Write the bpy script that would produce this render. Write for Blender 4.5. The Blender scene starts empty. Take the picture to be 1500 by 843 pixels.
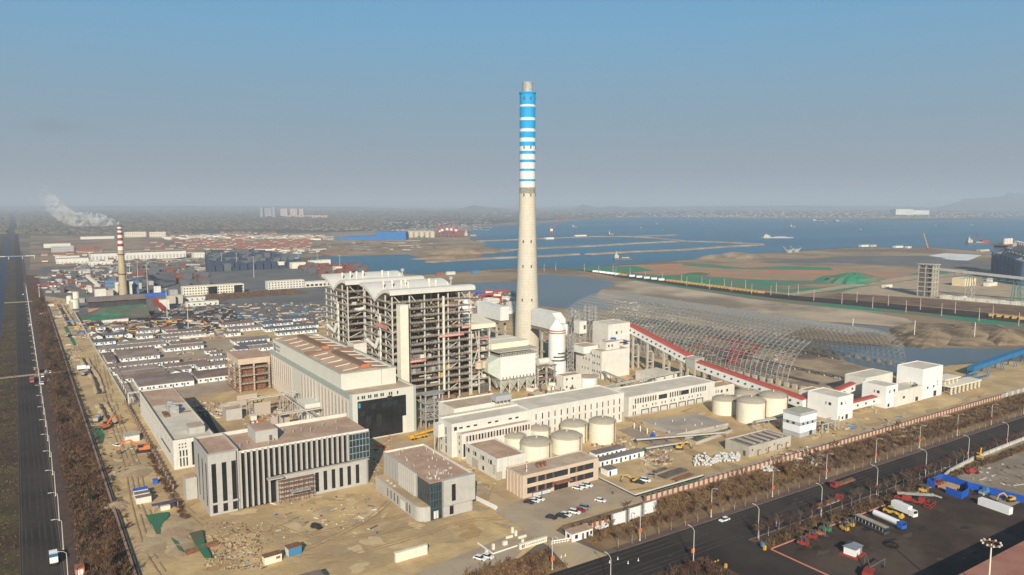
import bpy, math, random
from mathutils import Vector, Matrix
rad = math.radians
S = bpy.context.scene
COL = S.collection
rnd = random.Random(7)

# ---------------------------------------------------------------- camera
cam = bpy.data.objects.new("camera", bpy.data.cameras.new("camera"))
COL.objects.link(cam)
cam.data.sensor_width = 36.0
cam.data.lens = 36.0 * 1107 / 1500
cam.data.clip_start = 1.0
cam.data.clip_end = 90000
cam.location = (0, 0, 120)
cam.rotation_euler = (rad(90 - 6.365), 0, rad(-33.24))
S.camera = cam

# ---------------------------------------------------------------- sky, sun, exposure
SKY_TINT = (.52,.74,.80); HORIZ = (2.50,2.76,3.12); MURK = (2.06,2.92,3.60); UPPER = (1.40,3.12,4.72)
SUN_EL, SUN_AZ = 25.5, 31.95           # the light travels towards azimuth 31.95 (from +Y towards +X)
W = bpy.data.worlds.new("World")
S.world = W
W.use_nodes = True
nt = W.node_tree
for n in list(nt.nodes):
    nt.nodes.remove(n)
sky = nt.nodes.new("ShaderNodeTexSky")
sky.sky_type = 'NISHITA'
sky.sun_disc = False
sky.sun_elevation = rad(SUN_EL)
sky.sun_rotation = rad(SUN_AZ + 180)
sky.altitude = 100
sky.air_density = 1.0
sky.dust_density = 1.6
sky.ozone_density = 2.2
bg = nt.nodes.new("ShaderNodeBackground")
bg.inputs[1].default_value = 0.10
wo = nt.nodes.new("ShaderNodeOutputWorld")
# the hazy lower sky: the clear-sky colours fade into a grey murk towards the skyline
tcw = nt.nodes.new("ShaderNodeTexCoord"); sxw = nt.nodes.new("ShaderNodeSeparateXYZ"); nt.links.new(tcw.outputs['Generated'], sxw.inputs[0])
mrw = nt.nodes.new("ShaderNodeMapRange"); mrw.interpolation_type = 'SMOOTHSTEP'
mrw.inputs[1].default_value = .12; mrw.inputs[2].default_value = .42; mrw.inputs[3].default_value = 1.0; mrw.inputs[4].default_value = 0.0
nt.links.new(sxw.outputs[2], mrw.inputs[0])
tint = nt.nodes.new("ShaderNodeMix"); tint.data_type = 'RGBA'; tint.blend_type = 'MULTIPLY'; tint.inputs[0].default_value = 1.0
nt.links.new(sky.outputs[0], tint.inputs[6]); tint.inputs[7].default_value = (SKY_TINT + (1,))
mxw = nt.nodes.new("ShaderNodeMix"); mxw.data_type = 'RGBA'
mpw = nt.nodes.new("ShaderNodeMapping"); mpw.inputs['Scale'].default_value = (1.6, 1.6, 7.0); nt.links.new(tcw.outputs['Generated'], mpw.inputs[0])
nzw = nt.nodes.new("ShaderNodeTexNoise"); nzw.inputs['Scale'].default_value = 1.7; nzw.inputs['Detail'].default_value = 5; nt.links.new(mpw.outputs[0], nzw.inputs['Vector'])
adw = nt.nodes.new("ShaderNodeMath"); adw.operation = 'MULTIPLY_ADD'; adw.inputs[1].default_value = .22; nt.links.new(nzw.outputs[0], adw.inputs[0])
sbw = nt.nodes.new("ShaderNodeMath"); sbw.operation = 'ADD'; sbw.use_clamp = True; sbw.inputs[1].default_value = -.11
nt.links.new(mrw.outputs[0], adw.inputs[2]); nt.links.new(adw.outputs[0], sbw.inputs[0])
nt.links.new(sbw.outputs[0], mxw.inputs[0]); nt.links.new(tint.outputs[2], mxw.inputs[6]); 
def _mr(a, b):
    k = nt.nodes.new("ShaderNodeMapRange"); k.interpolation_type = 'SMOOTHSTEP'; k.inputs[1].default_value = a; k.inputs[2].default_value = b
    nt.links.new(sxw.outputs[2], k.inputs[0]); return k.outputs[0]
def _mx(fac, c1, c2):
    k = nt.nodes.new("ShaderNodeMix"); k.data_type = 'RGBA'; nt.links.new(fac, k.inputs[0])
    for i_, c_ in ((6, c1), (7, c2)):
        if isinstance(c_, tuple): k.inputs[i_].default_value = c_ + (1,)
        else: nt.links.new(c_, k.inputs[i_])
    return k.outputs[2]
nt.links.new(_mx(_mr(.07, .26), _mx(_mr(-.01, .12), HORIZ, MURK), UPPER), mxw.inputs[7])
nt.links.new(mxw.outputs[2], bg.inputs[0])
nt.links.new(bg.outputs[0], wo.inputs[0])

sun = bpy.data.objects.new("sun", bpy.data.lights.new("sun", 'SUN'))
COL.objects.link(sun)
sun.data.energy = 4.9
sun.data.angle = rad(0.53)
sun.data.color = (1.0, 0.905, 0.755)
d = Vector((math.sin(rad(SUN_AZ)) * math.cos(rad(SUN_EL)), math.cos(rad(SUN_AZ)) * math.cos(rad(SUN_EL)), -math.sin(rad(SUN_EL))))
sun.rotation_euler = d.to_track_quat('-Z', 'Y').to_euler()
sun.location = (-200, -300, 300)

S.view_settings.view_transform = 'Standard'
S.view_settings.look = 'None'
S.view_settings.gamma = 1.0
S.view_settings.exposure = 0.32
S.view_settings.use_curve_mapping = False
S.render.engine = 'CYCLES'
S.cycles.volume_bounces = 1
S.cycles.max_bounces = 5
S.cycles.transparent_max_bounces = 8

# ---------------------------------------------------------------- survey: a point seen in the photograph, as a point of the ground
_f, _cx, _cy, _H = 1107., 750., 421.5, 120.
_th = rad(6.365)
_F = (math.sin(rad(33.24)), math.cos(rad(33.24)))
_R = (_F[1], -_F[0])
def G(px, py, z=0.0):
    u = (px - _cx) / _f; v = (_cy - py) / _f
    fh = math.cos(_th) + v * math.sin(_th); up = v * math.cos(_th) - math.sin(_th)
    t = (z - _H) / up
    return (t * (fh * _F[0] + u * _R[0]), t * (fh * _F[1] + u * _R[1]))

# ---------------------------------------------------------------- helpers
class MB:
    def __init__(s):
        s.v = []; s.f = []; s.sm = []; s.mi = []; s.cur = 0
    def face(s, pts, smooth=False):
        n = len(s.v)
        s.v.extend([tuple(p) for p in pts])
        s.f.append(tuple(range(n, n + len(pts)))); s.sm.append(smooth); s.mi.append(s.cur)
        return s
    def box(s, x0, y0, z0, x1, y1, z1):
        n = len(s.v)
        s.v += [(x0,y0,z0),(x1,y0,z0),(x1,y1,z0),(x0,y1,z0),(x0,y0,z1),(x1,y0,z1),(x1,y1,z1),(x0,y1,z1)]
        for q in ((0,3,2,1),(4,5,6,7),(0,1,5,4),(1,2,6,5),(2,3,7,6),(3,0,4,7)):
            s.f.append(tuple(n + i for i in q)); s.sm.append(False); s.mi.append(s.cur)
        return s
    def prism(s, pts, z0, z1):
        n = len(pts)
        a = sum(pts[i][0]*pts[(i+1)%n][1]-pts[(i+1)%n][0]*pts[i][1] for i in range(n))
        if a < 0: pts = pts[::-1]
        b = len(s.v)
        s.v += [(p[0],p[1],z0) for p in pts] + [(p[0],p[1],z1) for p in pts]
        s.f.append(tuple(b + i for i in range(n-1,-1,-1))); s.f.append(tuple(b + n + i for i in range(n)))
        s.sm += [False, False]; s.mi += [s.cur]*2
        for i in range(n):
            j = (i+1) % n
            s.f.append((b+i, b+j, b+n+j, b+n+i)); s.sm.append(False); s.mi.append(s.cur)
        return s
    def sect(s, prof, axis, a0, a1):
        """profile in (u,z) extruded along axis 'x' or 'y'"""
        n = len(prof); b = len(s.v)
        for a in (a0, a1):
            for (u, z) in prof:
                s.v.append((a, u, z) if axis == 'x' else (u, a, z))
        s.f.append(tuple(b+i for i in range(n))); s.f.append(tuple(b+n+i for i in range(n-1,-1,-1)))
        s.sm += [False]*2; s.mi += [s.cur]*2
        for i in range(n):
            j = (i+1) % n
            s.f.append((b+i, b+n+i, b+n+j, b+j)); s.sm.append(False); s.mi.append(s.cur)
        return s
    def lathe(s, x, y, prof, n=24, smooth=True, cap=True, a0=0.0, a1=2*math.pi):
        for k in range(len(prof)-1):
            (r0, z0), (r1, z1) = prof[k], prof[k+1]
            b = len(s.v)
            for i in range(n+1):
                a = a0 + (a1-a0)*i/n
                c, t = math.cos(a), math.sin(a)
                s.v.append((x+r0*c, y+r0*t, z0)); s.v.append((x+r1*c, y+r1*t, z1))
            for i in range(n):
                q = b + 2*i
                s.f.append((q, q+2, q+3, q+1)); s.sm.append(smooth); s.mi.append(s.cur)
        if cap:
            for (r, z) in (prof[0], prof[-1]):
                if r > 0.01:
                    s.face([(x+r*math.cos(2*math.pi*i/n), y+r*math.sin(2*math.pi*i/n), z) for i in range(n)])
        return s
    def cyl(s, x, y, z0, z1, r0, r1=None, n=20):
        return s.lathe(x, y, [(r0, z0), (r0 if r1 is None else r1, z1)], n)
    def bar(s, p, q, w, h=None):
        h = w if h is None else h
        p = Vector(p); q = Vector(q); dd = q - p
        if dd.length < 1e-6: return s
        dd.normalize()
        up = Vector((0,0,1)) if abs(dd.z) < 0.95 else Vector((0,1,0))
        a = dd.cross(up).normalized() * (w/2); c = a.cross(dd).normalized() * (h/2)
        n = len(s.v)
        for e in (p, q):
            for k in (-a-c, a-c, a+c, -a+c): s.v.append(tuple(e+k))
        for t in ((0,1,2,3),(7,6,5,4),(0,4,5,1),(1,5,6,2),(2,6,7,3),(3,7,4,0)):
            s.f.append(tuple(n+i for i in t)); s.sm.append(False); s.mi.append(s.cur)
        return s
    def tube(s, p, q, r, n=6, r2=None, cap=True):
        r2 = r if r2 is None else r2
        p = Vector(p); q = Vector(q); dd = (q-p)
        if dd.length < 1e-6: return s
        dd.normalize()
        up = Vector((0,0,1)) if abs(dd.z) < 0.95 else Vector((0,1,0))
        a = dd.cross(up).normalized(); c = a.cross(dd).normalized()
        b = len(s.v)
        for i in range(n):
            t = 2*math.pi*i/n
            k = a*math.cos(t) + c*math.sin(t)
            s.v.append(tuple(p+k*r)); s.v.append(tuple(q+k*r2))
        for i in range(n):
            j = (i+1) % n
            s.f.append((b+2*i, b+2*i+1, b+2*j+1, b+2*j)); s.sm.append(n > 5); s.mi.append(s.cur)
        if cap and n > 5:
            s.face([s.v[b+2*i] for i in range(n)]); s.face([s.v[b+2*i+1] for i in range(n-1,-1,-1)])
        return s
    def path(s, pts, r, n=6):
        for i in range(len(pts)-1): s.tube(pts[i], pts[i+1], r, n)
        return s
    def shift(s, M):
        s.v = [tuple(M @ Vector(p)) for p in s.v]; return s
    def mesh(s, name, mats):
        me = bpy.data.meshes.new(name)
        me.from_pydata(s.v, [], s.f)
        me.polygons.foreach_set('use_smooth', s.sm)
        if not isinstance(mats, (list, tuple)): mats = [mats]
        for m in mats: me.materials.append(m)
        if len(mats) > 1: me.polygons.foreach_set('material_index', s.mi)
        me.update()
        return me

def tag(o, label=None, cat=None, group=None, kind=None):
    if label: o['label'] = label
    if cat: o['category'] = cat
    if group: o['group'] = group
    if kind: o['kind'] = kind
    return o
def link(name, data, parent=None, loc=(0,0,0), rz=0.0):
    o = bpy.data.objects.new(name, data); COL.objects.link(o)
    o.location = loc
    if rz: o.rotation_euler = (0, 0, rz)
    if parent is not None: o.parent = parent
    return o
def part(name, mb, mat, parent, loc=(0,0,0), rz=0.0, label=None):
    o = link(name, mb.mesh(name, mat), parent, loc, rz)
    if label: o['label'] = label
    return o
def thing(name, label, cat, loc=(0,0,0), rz=0.0, group=None):
    return tag(link(name, None, None, loc, rz), label, cat, group)
def single(name, label, cat, mb, mat, loc=(0,0,0), rz=0.0, group=None):
    return tag(link(name, mb.mesh(name, mat), None, loc, rz), label, cat, group)
def dup(root, loc, rz=None, label=None, group=None, scale=None):
    def cp(o, par):
        c = o.copy(); COL.objects.link(c); c.parent = par
        for ch in KIDS.get(o.name) or list(o.children): cp(ch, c)
        return c
    r = cp(root, None)
    r.location = loc
    if rz is not None: r.rotation_euler = (0, 0, rz)
    if scale is not None: r.scale = (scale,)*3 if not isinstance(scale, tuple) else scale
    if label: r['label'] = label
    if group: r['group'] = group
    return r
KIDS = {}
ORD = ['first','second','third','fourth','fifth','sixth','seventh','eighth','ninth','tenth','eleventh','twelfth','thirteenth',
 'fourteenth','fifteenth','sixteenth','seventeenth','eighteenth','nineteenth']
_T = ['twent','thirt','fort','fift','sixt','sevent','eight','ninet']
def ordw(i):
    if i < 19: return ORD[i]
    n = i + 1
    t, u = n // 10, n % 10
    return _T[t-2] + 'ieth' if u == 0 else _T[t-2] + 'y-' + ORD[u-1]

_mats = {}
def mat(name, c, rough=0.85, c2=None, scale=0.3, c3=None, scale3=0.02, metal=0.0, bump=0.0, spec=0.3, lines=None, streak=0.0, detail=6.0, lo=0.38, hi=0.62):
    """procedural material: two noise octaves of colour, optional panel lines (axis, spacing, colour) and bump"""
    if name in _mats: return _mats[name]
    m = bpy.data.materials.new(name); m.use_nodes = True
    t = m.node_tree; b = t.nodes['Principled BSDF']; L = t.links.new
    b.inputs['Roughness'].default_value = rough
    b.inputs['Metallic'].default_value = metal
    b.inputs['Specular IOR Level'].default_value = spec
    tc = t.nodes.new('ShaderNodeTexCoord')
    def noise(sc, det=detail, rg=0.6):
        n = t.nodes.new('ShaderNodeTexNoise'); n.inputs['Scale'].default_value = sc
        n.inputs['Detail'].default_value = det; n.inputs['Roughness'].default_value = rg
        L(tc.outputs['Object'], n.inputs['Vector']); return n
    def ramp(src, a, bb):
        r = t.nodes.new('ShaderNodeMapRange'); r.inputs[1].default_value = a; r.inputs[2].default_value = bb
        L(src, r.inputs[0]); return r.outputs[0]
    def mix(fac, x, y):
        k = t.nodes.new('ShaderNodeMix'); k.data_type = 'RGBA'
        L(fac, k.inputs[0])
        for s_, inp in ((x, k.inputs[6]), (y, k.inputs[7])):
            if isinstance(s_, tuple): inp.default_value = s_ + (1,)
            else: L(s_, inp)
        return k.outputs[2]
    if c2 is None: c2 = tuple(v*0.86 for v in c)
    n1 = noise(scale)
    out = mix(ramp(n1.outputs[0], lo, hi), tuple(c), tuple(c2))
    if c3 is not None:
        n3 = noise(scale3, 5.0)
        out = mix(ramp(n3.outputs[0], 0.46, 0.60), out, tuple(c3))
    if lines:
        for (ax, sp, lc, wd) in lines:
            sx = t.nodes.new('ShaderNodeSeparateXYZ'); L(tc.outputs['Object'], sx.inputs[0])
            mm = t.nodes.new('ShaderNodeMath'); mm.operation = 'MULTIPLY'; mm.inputs[1].default_value = 1.0/sp
            L(sx.outputs['xyz'.index(ax)], mm.inputs[0])
            fr = t.nodes.new('ShaderNodeMath'); fr.operation = 'FRACT'; L(mm.outputs[0], fr.inputs[0])
            lt = t.nodes.new('ShaderNodeMath'); lt.operation = 'LESS_THAN'; lt.inputs[1].default_value = wd; L(fr.outputs[0], lt.inputs[0])
            out = mix(lt.outputs[0], out, tuple(lc))
    if streak:
        mp = t.nodes.new('ShaderNodeMapping'); mp.inputs['Scale'].default_value = (0.9, 0.9, 0.06)
        L(tc.outputs['Object'], mp.inputs[0])
        n = t.nodes.new('ShaderNodeTexNoise'); n.inputs['Scale'].default_value = 1.3; n.inputs['Detail'].default_value = 4
        L(mp.outputs[0], n.inputs['Vector'])
        r = t.nodes.new('ShaderNodeMapRange'); r.inputs[1].default_value = 0.5; r.inputs[2].default_value = 0.8; r.inputs[4].default_value = streak
        L(n.outputs[0], r.inputs[0])
        out = mix(r.outputs[0], out, tuple(v*0.55 for v in c))
    L(out, b.inputs['Base Color'])
    if bump:
        bp = t.nodes.new('ShaderNodeBump'); bp.inputs['Strength'].default_value = 0.8; bp.inputs['Distance'].default_value = bump
        n = noise(scale*2.5); L(n.outputs[0], bp.inputs['Height']); L(bp.outputs[0], b.inputs['Normal'])
    _mats[name] = m
    return m

# ---------------------------------------------------------------- materials
WHITE = mat('white_plaster', (.65,.62,.545), .8, (.58,.55,.48), .25, streak=.45, lines=[('z', 3.9, (.56,.53,.46), .025)])
WHITE2 = mat('white_panel', (.70,.70,.66), .6, (.64,.64,.60), .2, lines=[('z', 2.4, (.52,.52,.49), .04)], streak=.18)
CREAM = mat('cream_paint', (.72,.66,.53), .75, (.66,.60,.47), .3, streak=.22)
ROOFT = mat('roof_felt', (.44,.335,.235), .95, (.37,.28,.195), .5, c3=(.50,.39,.28), scale3=.12, lines=[('x', 4.0, (.33,.25,.18), .03)])
ROOFG = mat('roof_grey', (.58,.51,.41), .95, (.50,.44,.35), .4, c3=(.63,.56,.46), scale3=.1, lines=[('y', 5.0, (.46,.41,.33), .02)])
ROOFP = mat('roof_pink', (.43,.28,.195), .95, (.36,.235,.16), .5, c3=(.48,.33,.235), scale3=.1, lines=[('x', 3.0, (.32,.21,.15), .03)])
ROOFS = mat('roof_shed', (.215,.165,.14), .9, (.17,.13,.11), .4, c3=(.245,.195,.165), scale3=.07, lines=[('x', 1.0, (.16,.125,.105), .12)])
ROOFD = mat('roof_slate', (.12,.12,.13), .8, (.095,.095,.10), .4)
STONE = mat('stone_cladding', (.43,.41,.37), .75, (.38,.365,.33), .35, lines=[('z', 1.25, (.36,.34,.31), .05), ('x', 2.0, (.38,.36,.33), .03)], streak=.12)
CONC = mat('concrete', (.42,.38,.31), .9, (.35,.315,.255), .35, c3=(.46,.42,.35), scale3=.05, streak=.25)
CONCH = mat('chimney_concrete', (.56,.51,.41), .9, (.51,.46,.365), .35, lines=[('z', 2.2, (.47,.42,.335), .12)], streak=.3)
CHW = mat('chimney_white', (.68,.67,.63), .75, (.62,.61,.57), .5, streak=.35)
CHB = mat('chimney_blue', (.015,.32,.62), .7, (.02,.27,.53), .5, streak=.35)
STEEL = mat('grey_steel', (.40,.40,.38), .6, (.30,.28,.25), .6, metal=.1)
STEELL = mat('light_steel', (.58,.55,.48), .6, (.46,.42,.35), .5)
STEELD = mat('dark_steel', (.12,.115,.11), .6, (.08,.07,.06), .6)
GALV = mat('galvanised_tube', (.34,.34,.325), .5, (.26,.255,.24), .3, metal=.1)
RUST = mat('rusty_steel', (.23,.115,.06), .85, (.14,.075,.045), .7)
GLASS = mat('dark_glass', (.018,.022,.026), .18, (.03,.036,.042), .6, spec=.5)
GLASST = mat('teal_glass', (.02,.055,.07), .15, (.012,.03,.038), .35, spec=.6)
GLASSB = mat('black_glass_wall', (.010,.011,.012), .3, (.02,.021,.023), .12, spec=.4, lines=[('z', 3.0, (.03,.032,.035), .04), ('x', 3.0, (.03,.032,.035), .04)])
RED = mat('red_roof_sheet', (.43,.085,.06), .7, (.36,.07,.05), .3)
REDP = mat('red_paint', (.32,.04,.03), .6, (.24,.035,.025), .8)
ORANGE = mat('orange_paint', (.62,.17,.05), .6, (.5,.13,.04), .8)
YEL = mat('yellow_paint', (.62,.36,.04), .6, (.5,.28,.03), .8)
BLUE = mat('blue_sheet', (.02,.12,.50), .6, (.018,.10,.42), .4)
BLUEL = mat('blue_steel', (.07,.18,.30), .6, (.04,.2,.4), .5)
TANK = mat('tank_cream', (.74,.68,.54), .6, (.66,.60,.46), .4, streak=.45, lines=[('z', 1.9, (.58,.52,.40), .05)])
TANKR = mat('tank_roof', (.42,.36,.27), .85, (.37,.315,.235), .6)
GREENN = mat('green_netting', (.022,.17,.09), .95, (.04,.145,.075), .15, c3=(.10,.10,.06), scale3=.05, lo=.3, hi=.7)
GREEN = mat('green_paint', (.05,.22,.12), .8, (.04,.17,.1), .5)
BLACK = mat('black_rubber', (.02,.02,.02), .9, (.03,.03,.03), .5)
CARW = mat('car_white', (.78,.78,.76), .3, (.74,.74,.72), .5, spec=.5)
CARB = mat('car_black', (.02,.02,.022), .25, (.03,.03,.03), .5, spec=.5)
CARR = mat('car_red', (.35,.03,.03), .3, (.3,.03,.03), .5, spec=.5)
CARG = mat('car_grey', (.25,.26,.27), .3, (.22,.23,.24), .5, spec=.5)
PINKW = mat('beige_render', (.56,.44,.325), .85, (.50,.39,.29), .3, streak=.15)
BROWNW = mat('brown_brick_panel', (.26,.12,.075), .9, (.2,.09,.06), .6)
BRICK = mat('brown_wall', (.30,.20,.145), .9, (.23,.15,.11), .4)
TWIG = mat('bare_twigs', (.17,.11,.065), .95, (.10,.055,.033), .3)
TWIGR = mat('reddish_twigs', (.125,.055,.033), .95, (.08,.037,.024), .3)
TWIGO = mat('ochre_dry_leaves', (.24,.15,.06), .95, (.17,.10,.045), .3)
LEAFD = mat('dark_evergreen', (.045,.055,.025), .95, (.03,.035,.018), .3)
BARK = mat('pale_bark', (.33,.29,.24), .9, (.22,.18,.14), .9)
# ================================================================ SETTING
def sheet(name, pts, m, z, kind='structure'):
    mb = MB(); mb.face([(p[0], p[1], z) for p in pts])
    o = link(name, mb.mesh(name, m)); o['kind'] = kind
    # flip if needed
    if o.data.polygons[0].normal.z < 0: o.data.flip_normals()
    return o
def gsheet(name, px, m, z):
    return sheet(name, [G(*p) for p in px], m, z)

SOIL = mat('far_land', (.15,.125,.095), .95, (.11,.095,.075), .012, c3=(.24,.185,.125), scale3=.0016, detail=10)
FOREST = mat('forest_floor', (.085,.075,.06), .95, (.115,.10,.08), .01, c3=(.07,.065,.055), scale3=.002, detail=10)
SAND = mat('site_sand', (.55,.39,.195), .95, (.45,.315,.155), .09, c3=(.38,.265,.145), scale3=.03, bump=.5, detail=14, lo=.42, hi=.58)
SAND2 = mat('light_sand', (.47,.35,.205), .95, (.40,.29,.17), .09, c3=(.33,.235,.14), scale3=.05, bump=.2, detail=12)
SANDP = mat('tidal_flat', (.52,.41,.29), .95, (.39,.295,.20), .014, c3=(.23,.18,.13), scale3=.008, detail=10)
RDIRT = mat('red_earth', (.50,.21,.10), .95, (.36,.19,.10), .02, c3=(.30,.22,.14), scale3=.009, detail=10)
ASPH = mat('asphalt', (.042,.033,.027), .95, (.056,.044,.036), .12, c3=(.031,.025,.021), scale3=.03, detail=10, spec=.2)
ASPHB = mat('asphalt_bluish', (.03,.042,.075), .7, (.035,.045,.07), .08)
YARD = mat('yard_asphalt', (.060,.041,.030), .96, (.045,.031,.023), .12, c3=(.085,.061,.045), scale3=.04, detail=10, spec=.2)
ROADC = mat('concrete_road', (.41,.325,.225), .92, (.34,.265,.18), .08, c3=(.46,.34,.20), scale3=.05, detail=10)
PAVE = mat('brown_paving', (.36,.275,.19), .92, (.31,.235,.165), .15, c3=(.40,.31,.21), scale3=.06, lines=[('x', 6.0, (.31,.235,.165), .02)])
MUD = mat('brown_mud', (.17,.10,.06), .95, (.12,.07,.045), .1, c3=(.2,.13,.075), scale3=.04, detail=10, bump=.2)
VERGE = mat('dry_grass_verge', (.085,.068,.026), .95, (.06,.040,.02), .09, c3=(.055,.033,.02), scale3=.05, detail=10)
HEDGE = mat('shrub_soil', (.09,.05,.032), .95, (.06,.034,.023), .2, c3=(.12,.065,.04), scale3=.06, detail=10)
WHITEG = mat('white_membrane', (.70,.69,.66), .8, (.6,.59,.56), .02)
GREYG = mat('grey_fill', (.16,.155,.145), .95, (.12,.115,.11), .02, detail=8)
KERB = mat('kerb_stone', (.17,.13,.105), .9, (.13,.10,.08), .5)
PAINT = mat('road_paint', (.16,.145,.125), .9, (.07,.06,.055), .8)
DARKF = mat('coal_dark', (.03,.03,.03), .95, (.05,.048,.045), .1)

sheet('ground', [(-26000,-1500),(40000,-1500),(40000,42000),(-26000,42000)], SOIL, -0.30)

def water_mat(name, c, rough, bsc, bd, c2=None):
    m = bpy.data.materials.new(name); m.use_nodes = True
    t = m.node_tree; b = t.nodes['Principled BSDF']
    b.inputs['Roughness'].default_value = rough
    b.inputs['IOR'].default_value = 1.33
    tc = t.nodes.new('ShaderNodeTexCoord')
    n = t.nodes.new('ShaderNodeTexNoise'); n.inputs['Scale'].default_value = bsc; n.inputs['Detail'].default_value = 6
    t.links.new(tc.outputs['Object'], n.inputs['Vector'])
    n2 = t.nodes.new('ShaderNodeTexNoise'); n2.inputs['Scale'].default_value = .0018; n2.inputs['Detail'].default_value = 5
    mp = t.nodes.new('ShaderNodeMapping'); mp.inputs['Scale'].default_value = (.5,1.6,1)
    mp.inputs['Rotation'].default_value = (0,0,rad(-33))
    t.links.new(tc.outputs['Object'], mp.inputs[0]); t.links.new(mp.outputs[0], n2.inputs['Vector'])
    r = t.nodes.new('ShaderNodeMapRange'); r.inputs[1].default_value=.4; r.inputs[2].default_value=.62
    t.links.new(n2.outputs[0], r.inputs[0])
    k = t.nodes.new('ShaderNodeMix'); k.data_type='RGBA'; k.inputs[6].default_value = c+(1,); k.inputs[7].default_value = (c2 or tuple(v*1.3 for v in c))+(1,)
    t.links.new(r.outputs[0], k.inputs[0]); t.links.new(k.outputs[2], b.inputs['Base Color'])
    bp = t.nodes.new('ShaderNodeBump'); bp.inputs['Distance'].default_value = bd; bp.inputs['Strength'].default_value = 1.0
    t.links.new(n.outputs[0], bp.inputs['Height']); t.links.new(bp.outputs[0], b.inputs['Normal'])
    return m
SEA = water_mat('sea_water', (.030,.118,.185), .4, .12, .8)
POND = water_mat('pond_water', (.085,.105,.115), .3, .3, .1)

def band(name, y0, y1, m, z, x0=-1200, x1=2700):
    gsheet(name, [(x0,y1),(x1,y1),(x1,y0),(x0,y0)], m, z)
band('forest_ground', 300.6, 341, FOREST, -0.2)
BAY = [(455,379),(500,389),(560,399),(620,402),(700,396),(740,393),(790,392),(840,394),(900,389),(1000,381),(1060,376),(1100,372),(1180,366.5),(1250,362.5),(1360,361.5),(1450,369),(1700,380),
       (1700,322),(1500,320),(1400,322.5),(1300,323),(1240,321),(1100,320),(980,318),(880,320),(840,324),(785,328),(740,331),(700,334),(688,338),(688,350),(703,354.5),(716,357),(707,362),(716,369),(700,376),(660,381.5),(630,385),(612,377),(597,372.5),(560,374),(490,376),(455,378)]
gsheet('sea', BAY, SEA, -0.05)
gsheet('sea_inlet', [(1420,318),(1460,316.2),(1560,315.6),(1700,315.4),(1700,318.5),(1560,318.5)], SEA, -0.05)
gsheet('tidal_pool', [(397,375.5),(410,373),(443,372.5),(446,376),(420,377.5)], POND, -0.05)
# tan flats by the far shore and the peninsula
def tan(px, m=None, z=-0.12, name='sandy_ground'): gsheet(name, px, m or TANF, z)
TANF = mat('tan_flat', (.38,.275,.165), .95, (.27,.19,.115), .012, c3=(.17,.13,.09), scale3=.005, detail=10)
TANG = mat('coast_strip', (.24,.20,.155), .95, (.17,.145,.12), .006, c3=(.30,.26,.21), scale3=.002, detail=10)
tan([(470,372),(470,352),(560,347),(690,340),(690,352),(703,354.5),(716,357),(707,362),(716,369),(700,376),(660,381.5),(630,385),(612,377),(597,372.5),(560,374),(490,376)])
tan([(440,345),(560,338),(690,330),(785,324),(860,320),(900,317),(1000,315),(1240,317),(1500,316),(1700,316),(1700,321),(1500,320),(1240,321),(1100,320),(980,318),(880,320),(840,324),(785,328),(740,331),(700,334),(690,341),(560,347)], TANG)
tan([(60,352),(200,346),(300,350),(460,342),(560,338),(560,347),(470,352),(300,362),(60,364)], TANF, -.15)
tan([(60,372),(300,366),(455,368),(500,378),(455,380),(300,385),(60,395)], MUD, -.16)
tan([(44,346),(300,343),(500,340),(470,376),(300,385),(44,398)], mat('tan_fields',(.36,.25,.155),.95,(.25,.175,.115),.02,c3=(.15,.12,.085),scale3=.006,detail=10), -.145)
tan([(60,392),(250,384),(480,384),(500,391),(580,403),(560,430),(60,440)], GREYG, -.14)
# near shore and reclaimed land
gsheet('shore_ground', [(455,380),(500,390),(560,400),(620,403),(700,397),(740,394),(790,393),(840,395),(900,390),(1000,382),(1060,377),(1100,373),(1180,367.5),(1250,363.5),(1360,362.5),(1450,370),(1700,381),(1700,520),(1500,513),(1320,508.5),(900,470),(700,470),(480,430)], TANF, -0.10)
gsheet('red_ground', [(840,395),(905,389.5),(1000,386),(1100,386),(1200,394),(1300,398),(1400,398),(1330,410),(1240,424),(1180,431),(1090,423),(1000,415),(900,402)], RDIRT, -0.06)
gsheet('grey_ground', [(1115,383),(1180,379),(1250,375),(1370,375),(1450,384),(1455,396),(1380,393),(1250,386),(1130,385.5)], GREYG, -0.06)
gsheet('white_ground', [(1360,375),(1385,371),(1438,374),(1420,381.5),(1395,380.5),(1384,378)], WHITEG, -0.02)
gsheet('white_ground', [(1380,379),(1400,377),(1426,379),(1418,382),(1400,381.5)], WHITEG, 0.02)
GREENF = mat('green_ground_net', (.02,.22,.12), .95, (.05,.20,.11), .02, c3=(.16,.16,.10), scale3=.012, lo=.3, hi=.7, detail=10)
def net(px, z=0.0): return gsheet('green_ground', px, GREENF, z)
net([(828,393.8),(880,391.2),(930,390),(958,396.5),(925,399.5),(970,404),(1000,402),(1030,401),(1040,405.5),(1100,409.5),(1190,412),(1205,404),(1250,402),(1310,411),(1240,425),(1180,431.5),(1090,423),(1000,414.5),(900,402.5)])
net([(1000,386),(1040,387),(1090,393),(1150,390),(1215,392),(1222,396),(1150,395.5),(1060,394),(1000,389)])
net([(1330,402),(1380,396),(1400,397),(1380,402),(1350,404)])
tan([(925,399.5),(990,397.5),(1050,398),(1120,404),(1195,408),(1190,411.5),(1100,409),(1040,405),(1000,401.7)], RDIRT, .03)
tan([(1130,419),(1210,416),(1250,412),(1275,414),(1210,421),(1150,424)], TANF, .03)
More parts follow.
